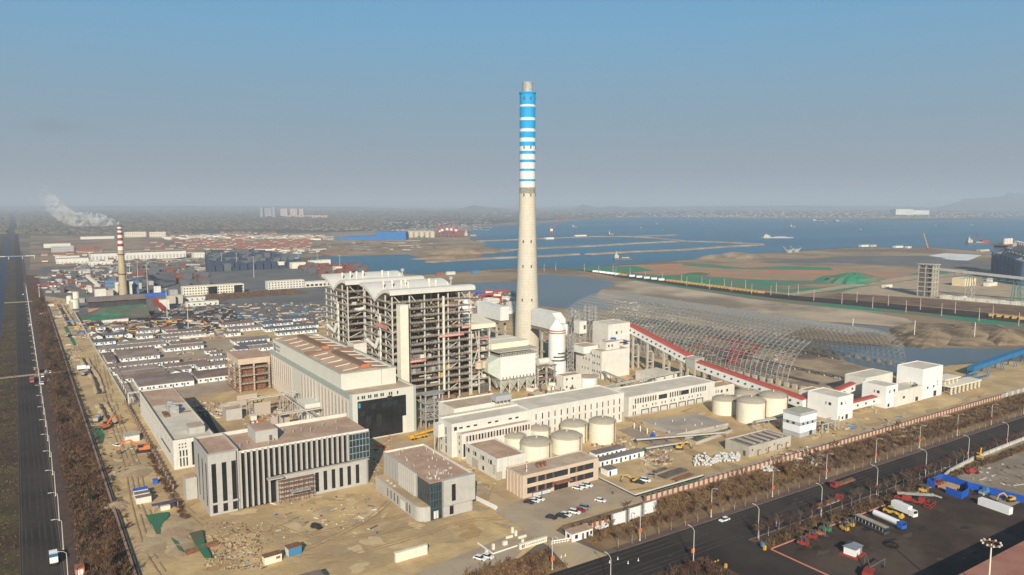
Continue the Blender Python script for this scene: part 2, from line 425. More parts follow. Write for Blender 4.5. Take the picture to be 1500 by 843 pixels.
# causeway road beside the pond
gsheet('causeway_road', [(838,394),(900,401.5),(1000,414.5),(1100,427),(1170,434),(1260,441),(1380,452),(1500,464),(1700,484),(1700,496),(1500,474),(1380,461),(1260,449),(1170,441),(1100,433),(1000,419.5),(900,405.5)], ASPH, 0.05)
gsheet('causeway_branch_road', [(1163,433.5),(1250,421),(1350,408),(1440,402),(1440,398),(1340,404),(1250,416),(1150,431)], ROADC, 0.08)
gsheet('green_verge', [(900,405.5),(1000,419.5),(1100,433),(1170,441.2),(1260,449.2),(1380,461.2),(1500,474.2),(1700,496.2),(1700,505),(1500,481),(1380,466),(1260,454),(1170,446),(1100,437),(1000,422),(900,407)], GREENF, 0.01)
gsheet('ploughed_ground', [(1200,435.5),(1230,430),(1380,440),(1500,449),(1700,466),(1700,483),(1500,463),(1380,451),(1260,440.5)], MUD, 0.0)
gsheet('terminal_yard', [(1230,429.5),(1260,421.5),(1350,409),(1440,403.5),(1700,396),(1700,464),(1500,447.5),(1380,438.5)], ROADC, -0.02)
gsheet('pond', [(678,421),(678,416),(700,414),(757,412.5),(792,402),(850,406),(890,411),(905,416),(880,425),(872,435),(890,445),(900,450),(870,456),(838,452.5),(792,449),(740,440),(700,432)], POND, -0.02)
gsheet('tidal_flat', [(905,416),(930,411.5),(1000,423),(1100,438),(1170,447),(1260,456),(1325,466),(1340,473),(1325,480),(1230,472),(1170,470),(1000,452),(905,452),(890,445),(872,435),(880,425)], SANDP, -0.01)
gsheet('channel', [(1165,472),(1230,474),(1325,483),(1318,486),(1240,484),(1185,478)], POND, 0.03)
gsheet('lower_pond', [(1210,505),(1320,508.5),(1400,510),(1500,512.5),(1700,517),(1600,528),(1500,523),(1420,531),(1395,534),(1350,546),(1300,547),(1240,530)], POND, 0.0)

# plant site
sheet('site_ground', [(26.5,130),(128,130),(128,200),(165,217),(640,217),(640,262),(555,292),(548,420),(600,560),(500,640),(395,660),(330,760),(49,790),(49,1100),(26.5,1150)], SAND, -0.06)
sheet('town_ground', [(49,700),(330,760),(395,665),(520,900),(480,1150),(49,1250)], GREYG, -0.03)
sheet('camp_ground', [(50,497),(150,497),(160,700),(52,700)], PAVE, 0.0)
sheet('coal_ground', [(60,760),(190,742),(200,905),(50,905)], DARKF, 0.03)
# left highway
sheet('highway', [(-5.4,-100),(6.4,-100),(6.4,9000),(-5.4,9000)], ASPH, 0.03)
sheet('highway_far_lane', [(-30,-100),(-17,-100),(-17,9000),(-30,9000)], ASPHB, 0.03)
sheet('median_strip', [(-17,-100),(-5.4,-100),(-5.4,9000),(-17,9000)], VERGE, 0.05)
sheet('outer_verge', [(-300,-100),(-30,-100),(-30,5000),(-300,5000)], VERGE, 0.02)
sheet('footpath', [(6.7,-100),(10.5,-100),(10.5,2200),(6.7,2200)], mat('brick_paving', (.10,.062,.045), .92, (.075,.047,.035), .3), 0.08)
sheet('shrub_ground', [(10.5,-100),(25.2,-100),(25.2,1500),(10.5,1500)], HEDGE, 0.06)
for (a, b, y1) in ((-5.55,-5.4,2500),(6.4,6.7,2500),(-17.1,-17,2500)):
    m = MB(); m.box(a, -100, -0.1, b, y1, 0.16); o = link('kerb', m.mesh('kerb', KERB)); o['kind'] = 'structure'
m = MB()
for xx in (-4.9, 5.8): m.face([(xx,100,.037),(xx+.14,100,.037),(xx+.14,2000,.037),(xx,2000,.037)])
o = link('road_marking', m.mesh('road_marking', PAINT)); o['kind'] = 'structure'
sheet('cross_path', [(-17,618),(27,618),(27,624),(-17,624)], ROADC, 0.10)
sheet('cross_path', [(27,617),(50,640),(50,648),(27,625)], ROADC, 0.02)
sheet('cross_path', [(-17,1090),(27,1090),(27,1100),(-17,1100)], ROADC, 0.10)
# main road in the lower right with its kerbs
sheet('main_road', [(60,170.5),(700,170.5),(700,189.2),(60,189.2)], ASPH, 0.03)
sheet('side_road', [(190,60),(213,60),(213,170.6),(190,170.6)], ASPH, 0.034)
sheet('gate_road', [(146,189),(163,189),(160,205),(160,340),(150,340),(150,205)], ROADC, 0.05)
sheet('pavement', [(168,189.4),(172,189.4),(700,189.4),(700,192.3),(168,192.3)], mat('brick_paving2', (.14,.09,.07), .92, (.11,.07,.055), .3), 0.10)
sheet('shrub_ground', [(163,192.3),(700,192.3),(700,216),(163,216)], mat('dry_scrub_soil', (.22,.135,.065), .95, (.15,.085,.045), .12, c3=(.27,.18,.09), scale3=.05, detail=10), 0.05)
sheet('shrub_ground', [(60,189.4),(146,189.4),(146,204),(60,204)], mat('dry_scrub_soil', (.22,.135,.065)), 0.05)
sheet('shrub_ground', [(213,161.5),(700,161.5),(700,170),(213,170)], HEDGE, 0.05)
sheet('shrub_ground', [(150,100),(190,100),(190,170),(150,170)], HEDGE, 0.05)
sheet('yard_ground', [(213,90),(520,90),(520,161.3),(213,161.3)], YARD, 0.04)
sheet('gravel_yard', [(322,133),(345,169),(520,171),(520,133)], mat('gravel', (.26,.21,.15), .95, (.2,.16,.115), .2, c3=(.3,.25,.19), scale3=.06), 0.06)
for (x0,y0,x1,y1) in ((168,189.15,700,189.4),(213,170.2,700,170.45),(60,189.15,146,189.4)):
    m = MB(); m.box(x0,y0,-.1,x1,y1,.17); o = link('kerb', m.mesh('kerb', KERB)); o['kind'] = 'structure'
m = MB()
for (xa, xb) in ((230, 262), (300, 330), (420, 440)): m.box(xa, 179.75, .036, xb, 179.87, .042)
o = link('road_marking', m.mesh('road_marking', PAINT)); o['kind'] = 'structure'
sheet('site_road', [(160,218),(640,218),(640,224.5),(160,224.5)], ROADC, 0.0)
sheet('site_road', [(478,226),(484,224.6),(520,262),(560,288),(556,292),(510,268)], ROADC, 0.01)
sheet('parking_ground', [(160,224.6),(209,224.6),(209,246),(160,246)], PAVE, 0.02)
sheet('service_road', [(73,330),(77,330),(88,470),(75,470),(72,400)], mat('new_asphalt', (.05,.05,.052), .9, (.04,.04,.042), .3), 0.02)
sheet('forecourt_paving', [(60,200),(128,200),(150,214),(150,222),(60,206)], PAVE, -0.02)
sheet('shed_ground', [(418,294),(541,294),(546,300),(545,572),(400,575)], mat('shed_soil', (.40,.30,.19), .95, (.31,.23,.145), .06, c3=(.22,.17,.12), scale3=.03, detail=10), -0.03)

# hills on the skyline
HILL = mat('hill_scrub', (.10,.095,.075), .95, (.13,.115,.09), .002)
def hill(name, px0, px1, dist, hgt, seed, peaks):
    """low ridge between two bearings at a given distance"""
    r = random.Random(seed); mb = MB(); n = 48; rows = []
    for k in range(7):
        t = k/6.0; row = []
        for i in range(n+1):
            s = i/n
            px = px0+(px1-px0)*s
            u = (px-750)/1113.9
            D = dist + (t-.5)*dist*.25
            x = D*(_F[0]+u*_R[0]); y = D*(_F[1]+u*_R[1])
            e = math.sin(math.pi*t)
            pz = sum(a*math.exp(-((s-c)/w)**2) for (c,w,a) in peaks) * min(1, s*8, (1-s)*8)
            row.append((x, y, -1 + e*hgt*max(0,pz)*(1+.12*r.uniform(-1,1))))
        rows.append(row)
    b = 0
    for row in rows: mb.v += row
    for k in range(6):
        for i in range(n):
            mb.f.append((k*(n+1)+i, k*(n+1)+i+1, (k+1)*(n+1)+i+1, (k+1)*(n+1)+i)); mb.sm.append(True); mb.mi.append(0)
    o = link(name, mb.mesh(name, HILL)); o['kind'] = 'structure'
hill('hills', 1340, 1620, 15000, 250, 1, [(.30,.13,.62),(.52,.13,.85),(.72,.16,.6),(.5,.4,.25)])
hill('hills', 640, 760, 14000, 110, 2, [(.45,.12,.5),(.6,.3,.35)])
hill('hills', 820, 1000, 15000, 120, 3, [(.2,.08,.7),(.42,.1,.45),(.7,.2,.35)])
hill('hills', -200, 620, 17000, 110, 4, [(.2,.2,.4),(.5,.2,.5),(.8,.2,.4)])
hill('hills', 900, 1400, 17000, 110, 5, [(.2,.2,.4),(.5,.2,.5),(.8,.2,.4)])

# air: one closed box round everything
hz = MB().box(-26500, -2000, -3.0, 40500, 42500, 335)
HZM = bpy.data.materials.new('haze_air'); HZM.use_nodes = True
t = HZM.node_tree
for n in list(t.nodes):
    if n.type == 'BSDF_PRINCIPLED': t.nodes.remove(n)
out = [n for n in t.nodes if n.type == 'OUTPUT_MATERIAL'][0]
pv = t.nodes.new('ShaderNodeVolumePrincipled')
pv.inputs['Color'].default_value = (.62,.70,.80,1)
pv.inputs['Density'].default_value = 0.00011
pv.inputs['Anisotropy'].default_value = 0.0
t.links.new(pv.outputs[0], out.inputs['Volume'])
o = link('haze', hz.mesh('haze', HZM)); o['kind'] = 'stuff'
# ================================================================ BUILDINGS
_wc = {}
def win(T, face, a, z, w, h, m=GLASS, off=0.0, name='window', proud=0.06, label=None):
    """one window: face 'S' looks towards -Y (a runs along x), 'W' towards -X (a runs along y), 'E' and 'N' the others"""
    k = (face in 'SN', round(w, 2), round(h, 2), m.name, name)
    if k not in _wc:
        mb = MB()
        if face in 'SN': mb.box(0, -proud, 0, w, .25, h)
        else: mb.box(-proud, 0, 0, .25, w, h)
        mm_ = m
        if m is GLASS and w < 3:
            mb.cur = 1; e = .09; q = proud+.05; mm_ = [m, STEELL]
            if face in 'SN': mb.box(-e,-q,-e-.05,w+e,-proud-.01,0).box(-e,-q,h,w+e,-proud-.01,h+e).box(-e,-q,0,0,-proud-.01,h).box(w,-q,0,w+e,-proud-.01,h)
            else: mb.box(-q,-e,-e-.05,-proud-.01,w+e,0).box(-q,-e,h,-proud-.01,w+e,h+e).box(-q,-e,0,-proud-.01,0,h).box(-q,w,0,-proud-.01,w+e,h)
        _wc[k] = mb.mesh(name, mm_)
    loc = (a, off, z) if face in 'SN' else (off, a, z)
    if face == 'N': loc = (a, off - .19, z)
    if face == 'E': loc = (off - .19, a, z)
    o = link(name, _wc[k], T, loc)
    if label: o['label'] = label
    return o
def block(T, x0, y0, x1, y1, z0, h, wall, roof, par=.8, name='wall', rname='roof', cop=None):
    mb = MB(); t = .35
    if par > 0:
        mb.box(x0, y0, z0, x1, y1, h-par)
        mb.box(x0, y0, h-par, x1, y0+t, h); mb.box(x0, y1-t, h-par, x1, y1, h)
        mb.box(x0, y0+t, h-par, x0+t, y1-t, h); mb.box(x1-t, y0+t, h-par, x1, y1-t, h)
        w = part(name, mb, wall, T)
        part(rname, MB().box(x0+t+.01, y0+t+.01, h-par+.01, x1-t-.01, y1-t-.01, h-par+.08), roof, T)
        if cop is not None:
            c = MB(); e = .12
            c.box(x0-e,y0-e,h+.01,x1+e,y0+t+.02,h+.12); c.box(x0-e,y1-t-.02,h+.01,x1+e,y1+e,h+.12)
            c.box(x0-e,y0+t+.02,h+.01,x0+t+.02,y1-t-.02,h+.12); c.box(x1-t-.02,y0+t+.02,h+.01,x1+e,y1-t-.02,h+.12)
            part('coping', c, cop, T)
    else:
        mb.box(x0, y0, z0, x1, y1, h-.25); w = part(name, mb, wall, T)
        part(rname, MB().box(x0-.2, y0-.2, h-.24, x1+.2, y1+.2, h), roof, T)
    return w
def bldg(name, label, x0, y0, x1, y1, h, wall, roof, par=.8, cop=None, cat='building', group=None):
    T = thing(name, label, cat, (x0, y0, 0), group=group)
    block(T, 0, 0, x1-x0, y1-y0, 0, h, wall, roof, par, cop=cop)
    return T

# ---- chimney
T = thing('chimney', 'very tall chimney with blue and white bands above a pale concrete shaft', 'chimney', (331.7, 484.5, 0))
def cr(z):
    pts = [(0,10.2),(28,9.4),(60,8.1),(90,7.1),(118,6.3),(145,6.05),(203,6.0)]
    for (a, ra), (b_, rb) in zip(pts, pts[1:]):
        if z <= b_: return ra + (rb-ra)*(z-a)/(b_-a)
    return pts[-1][1]
def zc(py): # height of a row on the chimney's axis
    fw = 331.7*_F[0] + 484.5*_F[1]
    v = (_cy-py)/_f
    return 120 + fw*(v*math.cos(_th)-math.sin(_th))/(math.cos(_th)+v*math.sin(_th))
z0 = zc(283.8)
zs = [0,14,28,44,60,75,90,104,118,132,z0]
SH = part('shaft', MB().lathe(0, 0, [(cr(z), z) for z in zs], 48), CONCH, T)
bands = [135.6,154.4,157.4,173.2,177,189.4,193.7,202.7,208.4,214.8,221.7,226.4,234.5,238.5,247.7,251.2,262.9,266.1,283.8]
for i in range(len(bands)-1):
    ztop, zb = zc(bands[i]), zc(bands[i+1])
    part('band', MB().lathe(0, 0, [(cr(zb), zb), (cr(ztop), ztop)], 48, cap=False), CHB if i % 2 == 0 else CHW, T, label='blue painted band' if i % 2 == 0 else 'white painted band')
zt = zc(135.6)
part('rim', MB().lathe(0, 0, [(6.0, zt-1.6), (6.45, zt-1.2), (6.45, zt), (4.4, zt)], 48, cap=False), CHB, T)
part('flue', MB().lathe(0, 0, [(4.1, zt-1), (4.1, zt+6.5), (4.25, zt+6.5), (4.25, zt+7.3), (3.4, zt+7.3), (3.4, zt+2)], 32, cap=False), STEEL, T)
part('flue_cover', MB().lathe(0, 0, [(4.4, zt-.1), (3.2, zt)], 32), STEELD, T)
for z in (zc(147.5), zc(219), zc(288), zc(355.5), zc(391.5), zc(440)):
    for a in (-2.6, -1.75, -.75):
        r = cr(z)
        part('opening', MB().box(-.35, -.45, 0, .35, .45, 2.2), STEELD, SH, (r*math.cos(a), r*math.sin(a), z), a)

# ---- turbine hall
T = thing('turbine_hall', 'long cream turbine hall with curved brown roof and a huge black glass front', 'industrial hall', (134.8, 353.8, 0))
Lx, Ly = 36.2, 141.0
HALLW = mat('hall_panel', (.62,.60,.52), .6, (.58,.56,.48), .12, lines=[('y', 3.0, (.55,.53,.46), .04), ('x', 3.0, (.55,.53,.46), .04)], streak=.12)
HALLT = mat('hall_trim', (.33,.37,.32), .7, (.30,.33,.29), .3)
STRIP = mat('hall_pink_strip', (.50,.42,.35), .7, (.46,.38,.32), .3)
block(T, 0, 0, Lx, Ly, 0, 24.6, HALLW, ROOFT, 1.0, cop=HALLT)
part('sloping_ledge', MB().sect([(0.9, 24.75), (.02, 22.2), (-.25, 22.2), (-.25, 24.75)], 'y', .2, Ly), HALLT, T)
# upper nave
ux0, ux1, uy0, uy1, uz = .8, 31.6, 14.0, 137.0, 32.4
part('upper_wall', MB().box(ux0, uy0, 23.7, ux1, uy1, 31.3).box(ux0,uy0,31.3,ux1,uy0+.4,uz).box(ux0,uy1-.4,31.3,ux1,uy1,uz).box(ux0,uy0+.4,31.3,ux0+.4,uy1-.4,uz).box(ux1-.4,uy0+.4,31.3,ux1,uy1-.4,uz), HALLW, T)
e = .25
part('upper_coping', MB().box(ux0-e,uy0-e,uz+.01,ux1+e,uy0+.45,uz+.5).box(ux0-e,uy1-.45,uz+.01,ux1+e,uy1+e,uz+.5).box(ux0-e,uy0+.45,uz+.01,ux0+.45,uy1-.45,uz+.5).box(ux1-.45,uy0+.45,uz+.01,ux1+e,uy1-.45,uz+.5), HALLT, T)
prof = []
for i in range(13):
    s = i/12.; prof.append((ux0+.5+(ux1-ux0-1)*s, 31.33+2.2*math.sin(math.pi*s)))
part('curved_roof', MB().sect([(ux0+.5,31.31)]+prof+[(ux1-.5,31.31)], 'y', uy0+.5, uy1-.5), ROOFP, T)
MON = mat('roof_monitor_brown', (.22,.14,.085), .9, (.18,.11,.07), .4)
for (a, b) in ((20, 66), (82, 130)):
    part('roof_monitor', MB().box(14.5, a, 33.2, 18.6, b, 34.7), MON, T)
    part('monitor_end', MB().box(14.3, a-.25, 33.1, 18.8, a-.02, 34.8), ORANGE, T)
for i in range(10):
    y = 20 + i*11.5
    for (xa, xb, za, zb) in ((4.2, 12.4, 32.35, 33.35), (20.4, 28.6, 33.35, 32.35)):
        part('roof_vent', MB().bar((xa, y, za+.35), (xb, y, zb+.35), .7, .5), ROOFG, T)
part('roof_step', MB().box(1.4, 73.5, 31.5, 31.0, 74.5, 34.0), MON, T)
# black glass front, frame and small upper windows
part('glass_wall', MB().box(4.0, -.08, 0.6, 30.7, .3, 20.6), GLASSB, T)
part('glass_wall_notch', MB().box(28.6, -.14, .5, 30.9, -.1, 9.5), HALLW, T)
part('pillar', MB().box(Lx-1.1, -.35, 0, Lx+.15, -.02, 25.0), HALLT, T)
part('pillar', MB().box(-.18, -.35, 0, 1.0, -.02, 25.0), HALLT, T)
for i, x in enumerate((4.0, 6.2, 7.3, 9.6, 10.7, 13.0, 14.1, 16.4, 17.5, 21.0, 22.2, 25.6)):
    win(T, 'S', x, 21.6, .8, 1.6, GLASS)
r = random.Random(5)
for i in range(7): part('painted_reflection_pane', MB().box(0,-.03,0,2.7,0,2.6+2.9*(i%2)), mat('painted_reflection_glass', (.035,.037,.04), .3, (.02,.022,.025), .4), T, (5.2+3*i, -.09, .8+3*r.randint(0,5)))  # paler panes: reflections in the glass, painted as colour
part('sign_box', MB().box(4.4,-.3,17.2,5.4,-.1,19.6), mat('cyan_screen', (.05,.35,.45), .5), T)
# strips of the long side
yy = 6.0; k = 0
for (a, b, n) in ((3.0, 44.0, 9), (52.0, 74.0, 5), (96.0, 138.0, 11)):
    for i in range(n):
        y = a + (b-a)*i/(n-1.0)
        part('pilaster', MB().box(-.45, -.55, 2.2, -.02, .55, 21.4), STRIP, T, (0, y, 0))
        for j in range(2):
            win(T, 'W', y+1.1+.95*j, 3.2, .55, 16.8, GLASS)
part('side_door', MB().box(-.25, 30, 0, -.02, 34.5, 5.5), RUST, T)
part('side_porch', MB().box(-9.0, 44, 0, -.02, 58, 11.0), HALLW, T)
part('downpipe', MB().tube((22.8, 13.7, 24.7), (22.8, 13.7, 32.3), .35), ROOFG, T)
# lettering band near the far top corner of the nave
def marks(n, s, seed, face='S'):
    """a row of small brush-stroke characters, too small in the photograph to read"""
    r = random.Random(seed); m = MB()
    for c in range(n):
        x = c*s*1.15
        for k in range(3):
            z = s*(.12+.36*k); a, b = x+s*r.uniform(0,.2), x+s*r.uniform(.7,.95)
            m.box(a,-.05,z,b,0,z+s*.12) if face == 'S' else m.box(-.05,-b,z,0,-a,z+s*.12)
        a = x+s*r.uniform(.3,.6); m.box(a,-.08,.05*s,a+s*.12,-.055,s) if face == 'S' else m.box(-.08,-a-s*.12,.05*s,-.055,-a,s)
    return m
NAVY = mat('navy_letters', (.03,.04,.10), .6)
part('emblem', MB().box(-.1, 0, 0, -.02, 3.2, 4.6), NAVY, T, (ux0, 131.5, 25.3))
part('emblem_stripe', MB().box(-.16, 0, 0, -.11, .6, 3.6), HALLW, T, (ux0, 132.8, 25.8))
part('sign_lettering', marks(6, 1.5, 5, 'W'), NAVY, T, (ux0-.08, 130.6, 28.2))
part('sign_lettering', marks(6, 1.3, 6, 'W'), NAVY, T, (ux0-.08, 130.6, 25.8))

# ---- two boiler houses
def boiler_house(x0, y0, label, name='boiler_house'):
    T = thing(name, label, 'boiler house', (x0, y0, 0), group='open steel boiler houses')
    Wx, Wy = 52.0, 41.0
    cxs = [0, 11.5, 20.6, 29.0, 35.2, 45.0, 52.0][:]
    cxs = [0, 11.2, 21.0, 30.4, 37.0, 44.6, 52.0]
    cys = [0, 9.5, 20.5, 31.0, 41.0]
    H = 66.0
    base = random.Random(11)
    colm = MB().box(-.36,-.36,0,.36,.36,H).mesh('column', STEELL)
    for i, x in enumerate(cxs):
        for j, y in enumerate(cys):
            if (i in (1,2,3,4,5)) and j in (1,2,3) and (i+j) % 2: continue
            link('column', colm, T, (x, y, 0))
    part('white_downpipe', MB().tube((33.4,-1.0,6), (33.4,-1.0,64), .85, 12), WHITE, T)
    part('white_downpipe', MB().tube((-1.0,15,20), (-1.0,15,54), .7, 10), WHITE, T)
    lv = [5.2+4.35*i for i in range(14)]
    GRATE = mat('floor_grating', (.30,.235,.165), .9, (.19,.145,.10), .5)
    for k, z in enumerate(lv):
        f = MB(); f.cur = 0
        for y in cys: f.box(-.42, y-.22, z-.55, Wx+.42, y+.22, z)
        for x in cxs: f.box(x-.2, .22, z-.5, x+.2, Wy-.22, z-.03)
        f.cur = 1
        # partial grating decks round the boiler
        f.box(0, -1.6, z+.01, Wx, 4.2+base.uniform(-1,2.5), z+.14)
        f.box(-1.4, 4, z+.01, 6.5+base.uniform(-3,3), Wy, z+.14)
        f.box(44, 7, z+.01, Wx, Wy, z+.14)
        if k % 2: f.box(6, 30, z+.01, 45, Wy, z+.14)
        fl = part('floor', f, [STEELL, GRATE], T)
        rl = MB()
        for zz in (z+.65, z+1.2): rl.bar((0,-1.6,zz), (Wx,-1.6,zz), .1); rl.bar((-1.4,0,zz), (-1.4,Wy,zz), .1)
        for i in range(27): rl.bar((i*2,-1.6,z+.1), (i*2,-1.6,z+1.2), .09)
        for i in range(20): rl.bar((-1.4,i*2,z+.1), (-1.4,i*2,z+1.2), .09)
        part('railing', rl, STEELL, fl)
    # furnace and ducts
    FUR = mat('furnace_casing', (.17,.14,.11), .8, (.25,.205,.155), .25, c3=(.12,.095,.07), scale3=.08, lines=[('z', 2.2, (.17,.155,.14), .12), ('x', 2.5, (.15,.14,.12), .1)])
    part('furnace', MB().box(11.8, 11, 9, 29, 31, 61).box(31.5, 12, 24, 43.5, 30, 61).prism([(12,11.5),(28,11.5),(28,30),(12,30)], 5, 9), FUR, T)
    part('penthouse', MB().box(9, 12, 60.6, 46, 34, 64.5), FUR, T)
    DUCT = mat('duct_grey', (.20,.20,.19), .7, (.15,.145,.135), .4)
    part('duct', MB().box(10.0, 1.6, 27.8, 19.5, 9.0, 33.0), DUCT, T)
    part('duct', MB().box(10.5, 1.8, 18.6, 19.0, 9.0, 23.2), DUCT, T)
    part('duct', MB().box(23.4, 1.4, 18.9, 42.5, 8.0, 24.0), DUCT, T)
    part('duct', MB().box(38, 1.2, 52, 43, 7.5, 60.0), mat('duct_brown', (.22,.16,.12), .9, (.17,.12,.09), .5), T)
    part('duct', MB().path([(-.5,22,52.5),(4,12,51.0),(8,2,49.5),(11.5,-.6,50.5)], 1.1, 10), WHITE, T)
    part('duct', MB().path([(-2.0,34,35.5),(-2.2,20,33.0),(-1.6,17,38.5)], 1.2, 10), WHITE, T)
    part('duct', MB().path([(-2.0,36,16.5),(-2.2,20,15.0),(-1.6,17,19.5)], 1.2, 10), STEELL, T)
    pm = [STEEL, STEELL, RUST, DUCT, STEELD, WHITE]
    for i in range(96):
        z = lv[base.randrange(13)] + base.uniform(.3, 2.6)
        side = base.random()
        if side < .62:
            y = base.uniform(-.4, 7); x = base.uniform(0, 44); q = base.random()
            l = base.uniform(2, 9); p0 = (x, y, z)
            p1 = (x+l, y, z) if q < .5 else ((x, y, min(z+l, 62)) if q < .8 else (x+l*.6, y, min(z+l*.5, 62)))
        else:
            x = base.uniform(-.6, 8); y = base.uniform(2, 34); q = base.random(); l = base.uniform(2, 8); p0 = (x, y, z)
            p1 = (x, y+l, z) if q < .5 else ((x, y, min(z+l, 62)) if q < .8 else (x, y+l*.6, min(z+l*.5, 62)))
        part('pipe', MB().tube(p0, p1, base.choice((.2,.3,.45,.6)), 6), pm[base.randrange(6)], T)
    for i in range(98):
        z = lv[base.randrange(13)]+.14
        if base.random() < .6: x, y = base.uniform(1, 48), base.uniform(-.5, 5)
        else: x, y = base.uniform(0, 6), base.uniform(4, 38)
        w, l, h = base.uniform(.7, 3), base.uniform(.7, 2.5), base.uniform(.8, 2.8)
        part('equipment_box', MB().box(x, y, z, x+w, y+l, z+h), [STEEL, RUST, STEELD, DUCT, WHITE, STEELL, YEL][base.choice((0,1,2,2,3,3,4,5,5,6,1,2))], T)
    for k in range(0, 13, 1):
        if k % 3 == 0:
            for (xa, xb) in ((cxs[4], cxs[5]), (cxs[0], cxs[1])):
                part('brace', MB().bar((xa, 0, lv[k]), (xb, 0, lv[min(k+1, 12)]+ (0 if k else 0)), .4), STEELL, T)
        ya, yb = (cys[0], cys[1]) if k % 2 else (cys[1], cys[0])
        part('brace', MB().bar((0, ya, lv[k]), (0, yb, lv[k]+4.3), .38), STEELL, T)
        part('brace', MB().bar((0, ya+20.5, lv[k]), (0, yb+20.5, lv[k]+4.3), .38), STEELL, T)
    for (xa, xb) in ((1, 6), (12, 16), (46, 50)):
        part('brace', MB().bar((xa, 0, 66), (xb, 0, 60.8), .45), STEELL, T)
    # double vault roof, valley pointing down
    def vault(n=10):
        top = []
        ymid = 20.5; za, zv, zb = 69.6, 62.8, 70.4
        pts = [(-2.5, za-.8), (-1.0, za), (2.5, za+.3)]
        for i in range(1, n+1):
            a = math.pi/2*i/n; pts.append((2.5+(ymid-2.5)*math.sin(a)**1.0 if False else 2.5+(ymid-2.5)*(i/n), za+.3-(za+.3-zv)*(1-math.cos(a)) ))
        for i in range(n-1, -1, -1):
            a = math.pi/2*i/n; pts.append((43.5-(43.5-ymid)*(i/n), zb-(zb-zv)*(1-math.cos(a))))
        return pts
    tp = vault(); th_ = 2.0
    b = MB()
    ROOFW = mat('canopy_cream', (.62,.595,.53), .7, (.57,.545,.49), .15, lines=[('x', 6.5, (.60,.58,.53), .015)], streak=0)
    for (x0_, x1_) in ((-2.2, Wx+3.0),):
        n = len(tp)
        for i in range(n-1):
            (ya, z_a), (yb, z_b) = tp[i], tp[i+1]
            b.face([(x0_,ya,z_a),(x1_,ya,z_a),(x1_,yb,z_b),(x0_,yb,z_b)])
            b.face([(x0_,ya,z_a-th_),(x0_,yb,z_b-th_),(x1_,yb,z_b-th_),(x1_,ya,z_a-th_)])
            b.face([(x0_,ya,z_a),(x0_,yb,z_b),(x0_,yb,z_b-th_),(x0_,ya,z_a-th_)])
            b.face([(x1_,ya,z_a),(x1_,ya,z_a-th_),(x1_,yb,z_b-th_),(x1_,yb,z_b)])
        for (yy_, z_) in (tp[0], tp[-1]):
            b.face([(x0_,yy_,z_),(x1_,yy_,z_),(x1_,yy_,z_-th_),(x0_,yy_,z_-th_)])
    CAN = part('canopy_roof', b, ROOFW, T)
    for (x, y, h, w) in ((9,6,6.5,.6),(13.5,6,5,.5),(27,5,6.5,.6),(31.5,5,5.5,.55),(8,30,5.5,.55),(14,30,6,.6),(24,32,6,.6),(40,6,3.5,.3)):
        zz = 68.2 if y < 10 else 66.5
        part('roof_vent_pipe', MB().cyl(x, y, zz, zz+h*.55, w*.6, n=10).cyl(x, y, zz+h*.55, zz+h, w*1.25, n=10), CREAM, CAN)
    part('roof_vent_drum', MB().cyl(43, 7, 68.6, 73, .5, n=10).cyl(43, 7, 73, 75, 1.3, n=12), STEEL, CAN)
    return T
B1 = boiler_house(181.0, 404.0, 'steel framed boiler house with a cream gull-wing roof, nearer, behind the lift shaft')
B2 = boiler_house(180.0, 472.0, 'steel framed boiler house with a cream gull-wing roof, farther, half hidden')
# banners hung on the nearer boiler house
BAN = mat('red_banner', (.48,.12,.11), .85, (.55,.26,.22), 1.5)
for i, (x, y, z, l, face) in enumerate(((29.5,-1.9,39.0,17.5,'S'),(9.6,-1.9,25.6,11.2,'S'),(45.5,-1.9,43.2,8.0,'S'))):
    b = single('banner', ('long red banner strung across the middle of the steel frame','short red banner low on the steel frame beside the lift shaft','short red banner high at the right edge of the steel frame')[i], 'banner',
        MB().box(0,-.12,0,l,0,1.5), BAN, (181+x, 404+y, z))
    part('lettering', marks(int(l/1.25)-1, .95, i), mat('banner_letters', (.80,.72,.62), .8), b, (.5, -.14, .28))
b = single('banner', 'faded pink banner on the left side of the nearer boiler frame', 'banner', MB().box(-.12,0,0,0,16,2.6), mat('pink_banner', (.55,.25,.19), .8), (179.1, 407, 46.0))

# lift shaft
T = thing('lift_shaft', 'tall blank white lift shaft standing against the steel frame', 'lift shaft', (183.0, 397.2, 0))
part('wall', MB().box(0,0,0,5.2,5.2,61), CREAM, T)
part('roof', MB().box(-.1,-.1,61.02,5.3,5.3,61.4), WHITE, T)
part('cable_tray', MB().box(5.25,1,0,6.0,4,60), STEELD, T)

# side frame to the right of the nearer boiler
T = thing('coal_bunker_frame', 'lower open steel frame with a white canopy, right of the tall boiler frame', 'steel frame', (234.6, 404.6, 0))
for x in (0, 5.5, 13.2):
    for y in (0, 14, 28):
        part('column', MB().box(-.4,-.4,0,.4,.4,42), STEELL, T, (x, y, 0))
base = random.Random(4)
for k in range(9):
    z = 5.0 + 4.4*k
    f = MB(); 
    for y in (0,14,28): f.box(-.4,y-.2,z-.5,13.6,y+.2,z)
    for x in (0,13.2): f.box(x-.2,.2,z-.5,x+.2,27.8,z-.03)
    f.box(0,-1,z+.01,13.2,5,z+.12).box(0,5,z+.01,3,28,z+.12)
    part('floor', f, STEELL if k % 2 else STEEL, T)
    for j in range(5):
        x, y = base.uniform(.5,10), base.uniform(-.5,3)
        part('equipment_box', MB().box(x,y,z+.13,x+base.uniform(1,3),y+base.uniform(1,3),z+base.uniform(1,3)), [STEELD,RUST,STEEL,STEELL][base.randrange(4)], T)
for (a, b_) in (((3,0,41),(8,0,10)),((0,0,9),(13.2,0,18)),((1,0,18.2),(6,0,32))): part('brace', MB().bar(a,b_,.6), STEELL, T)
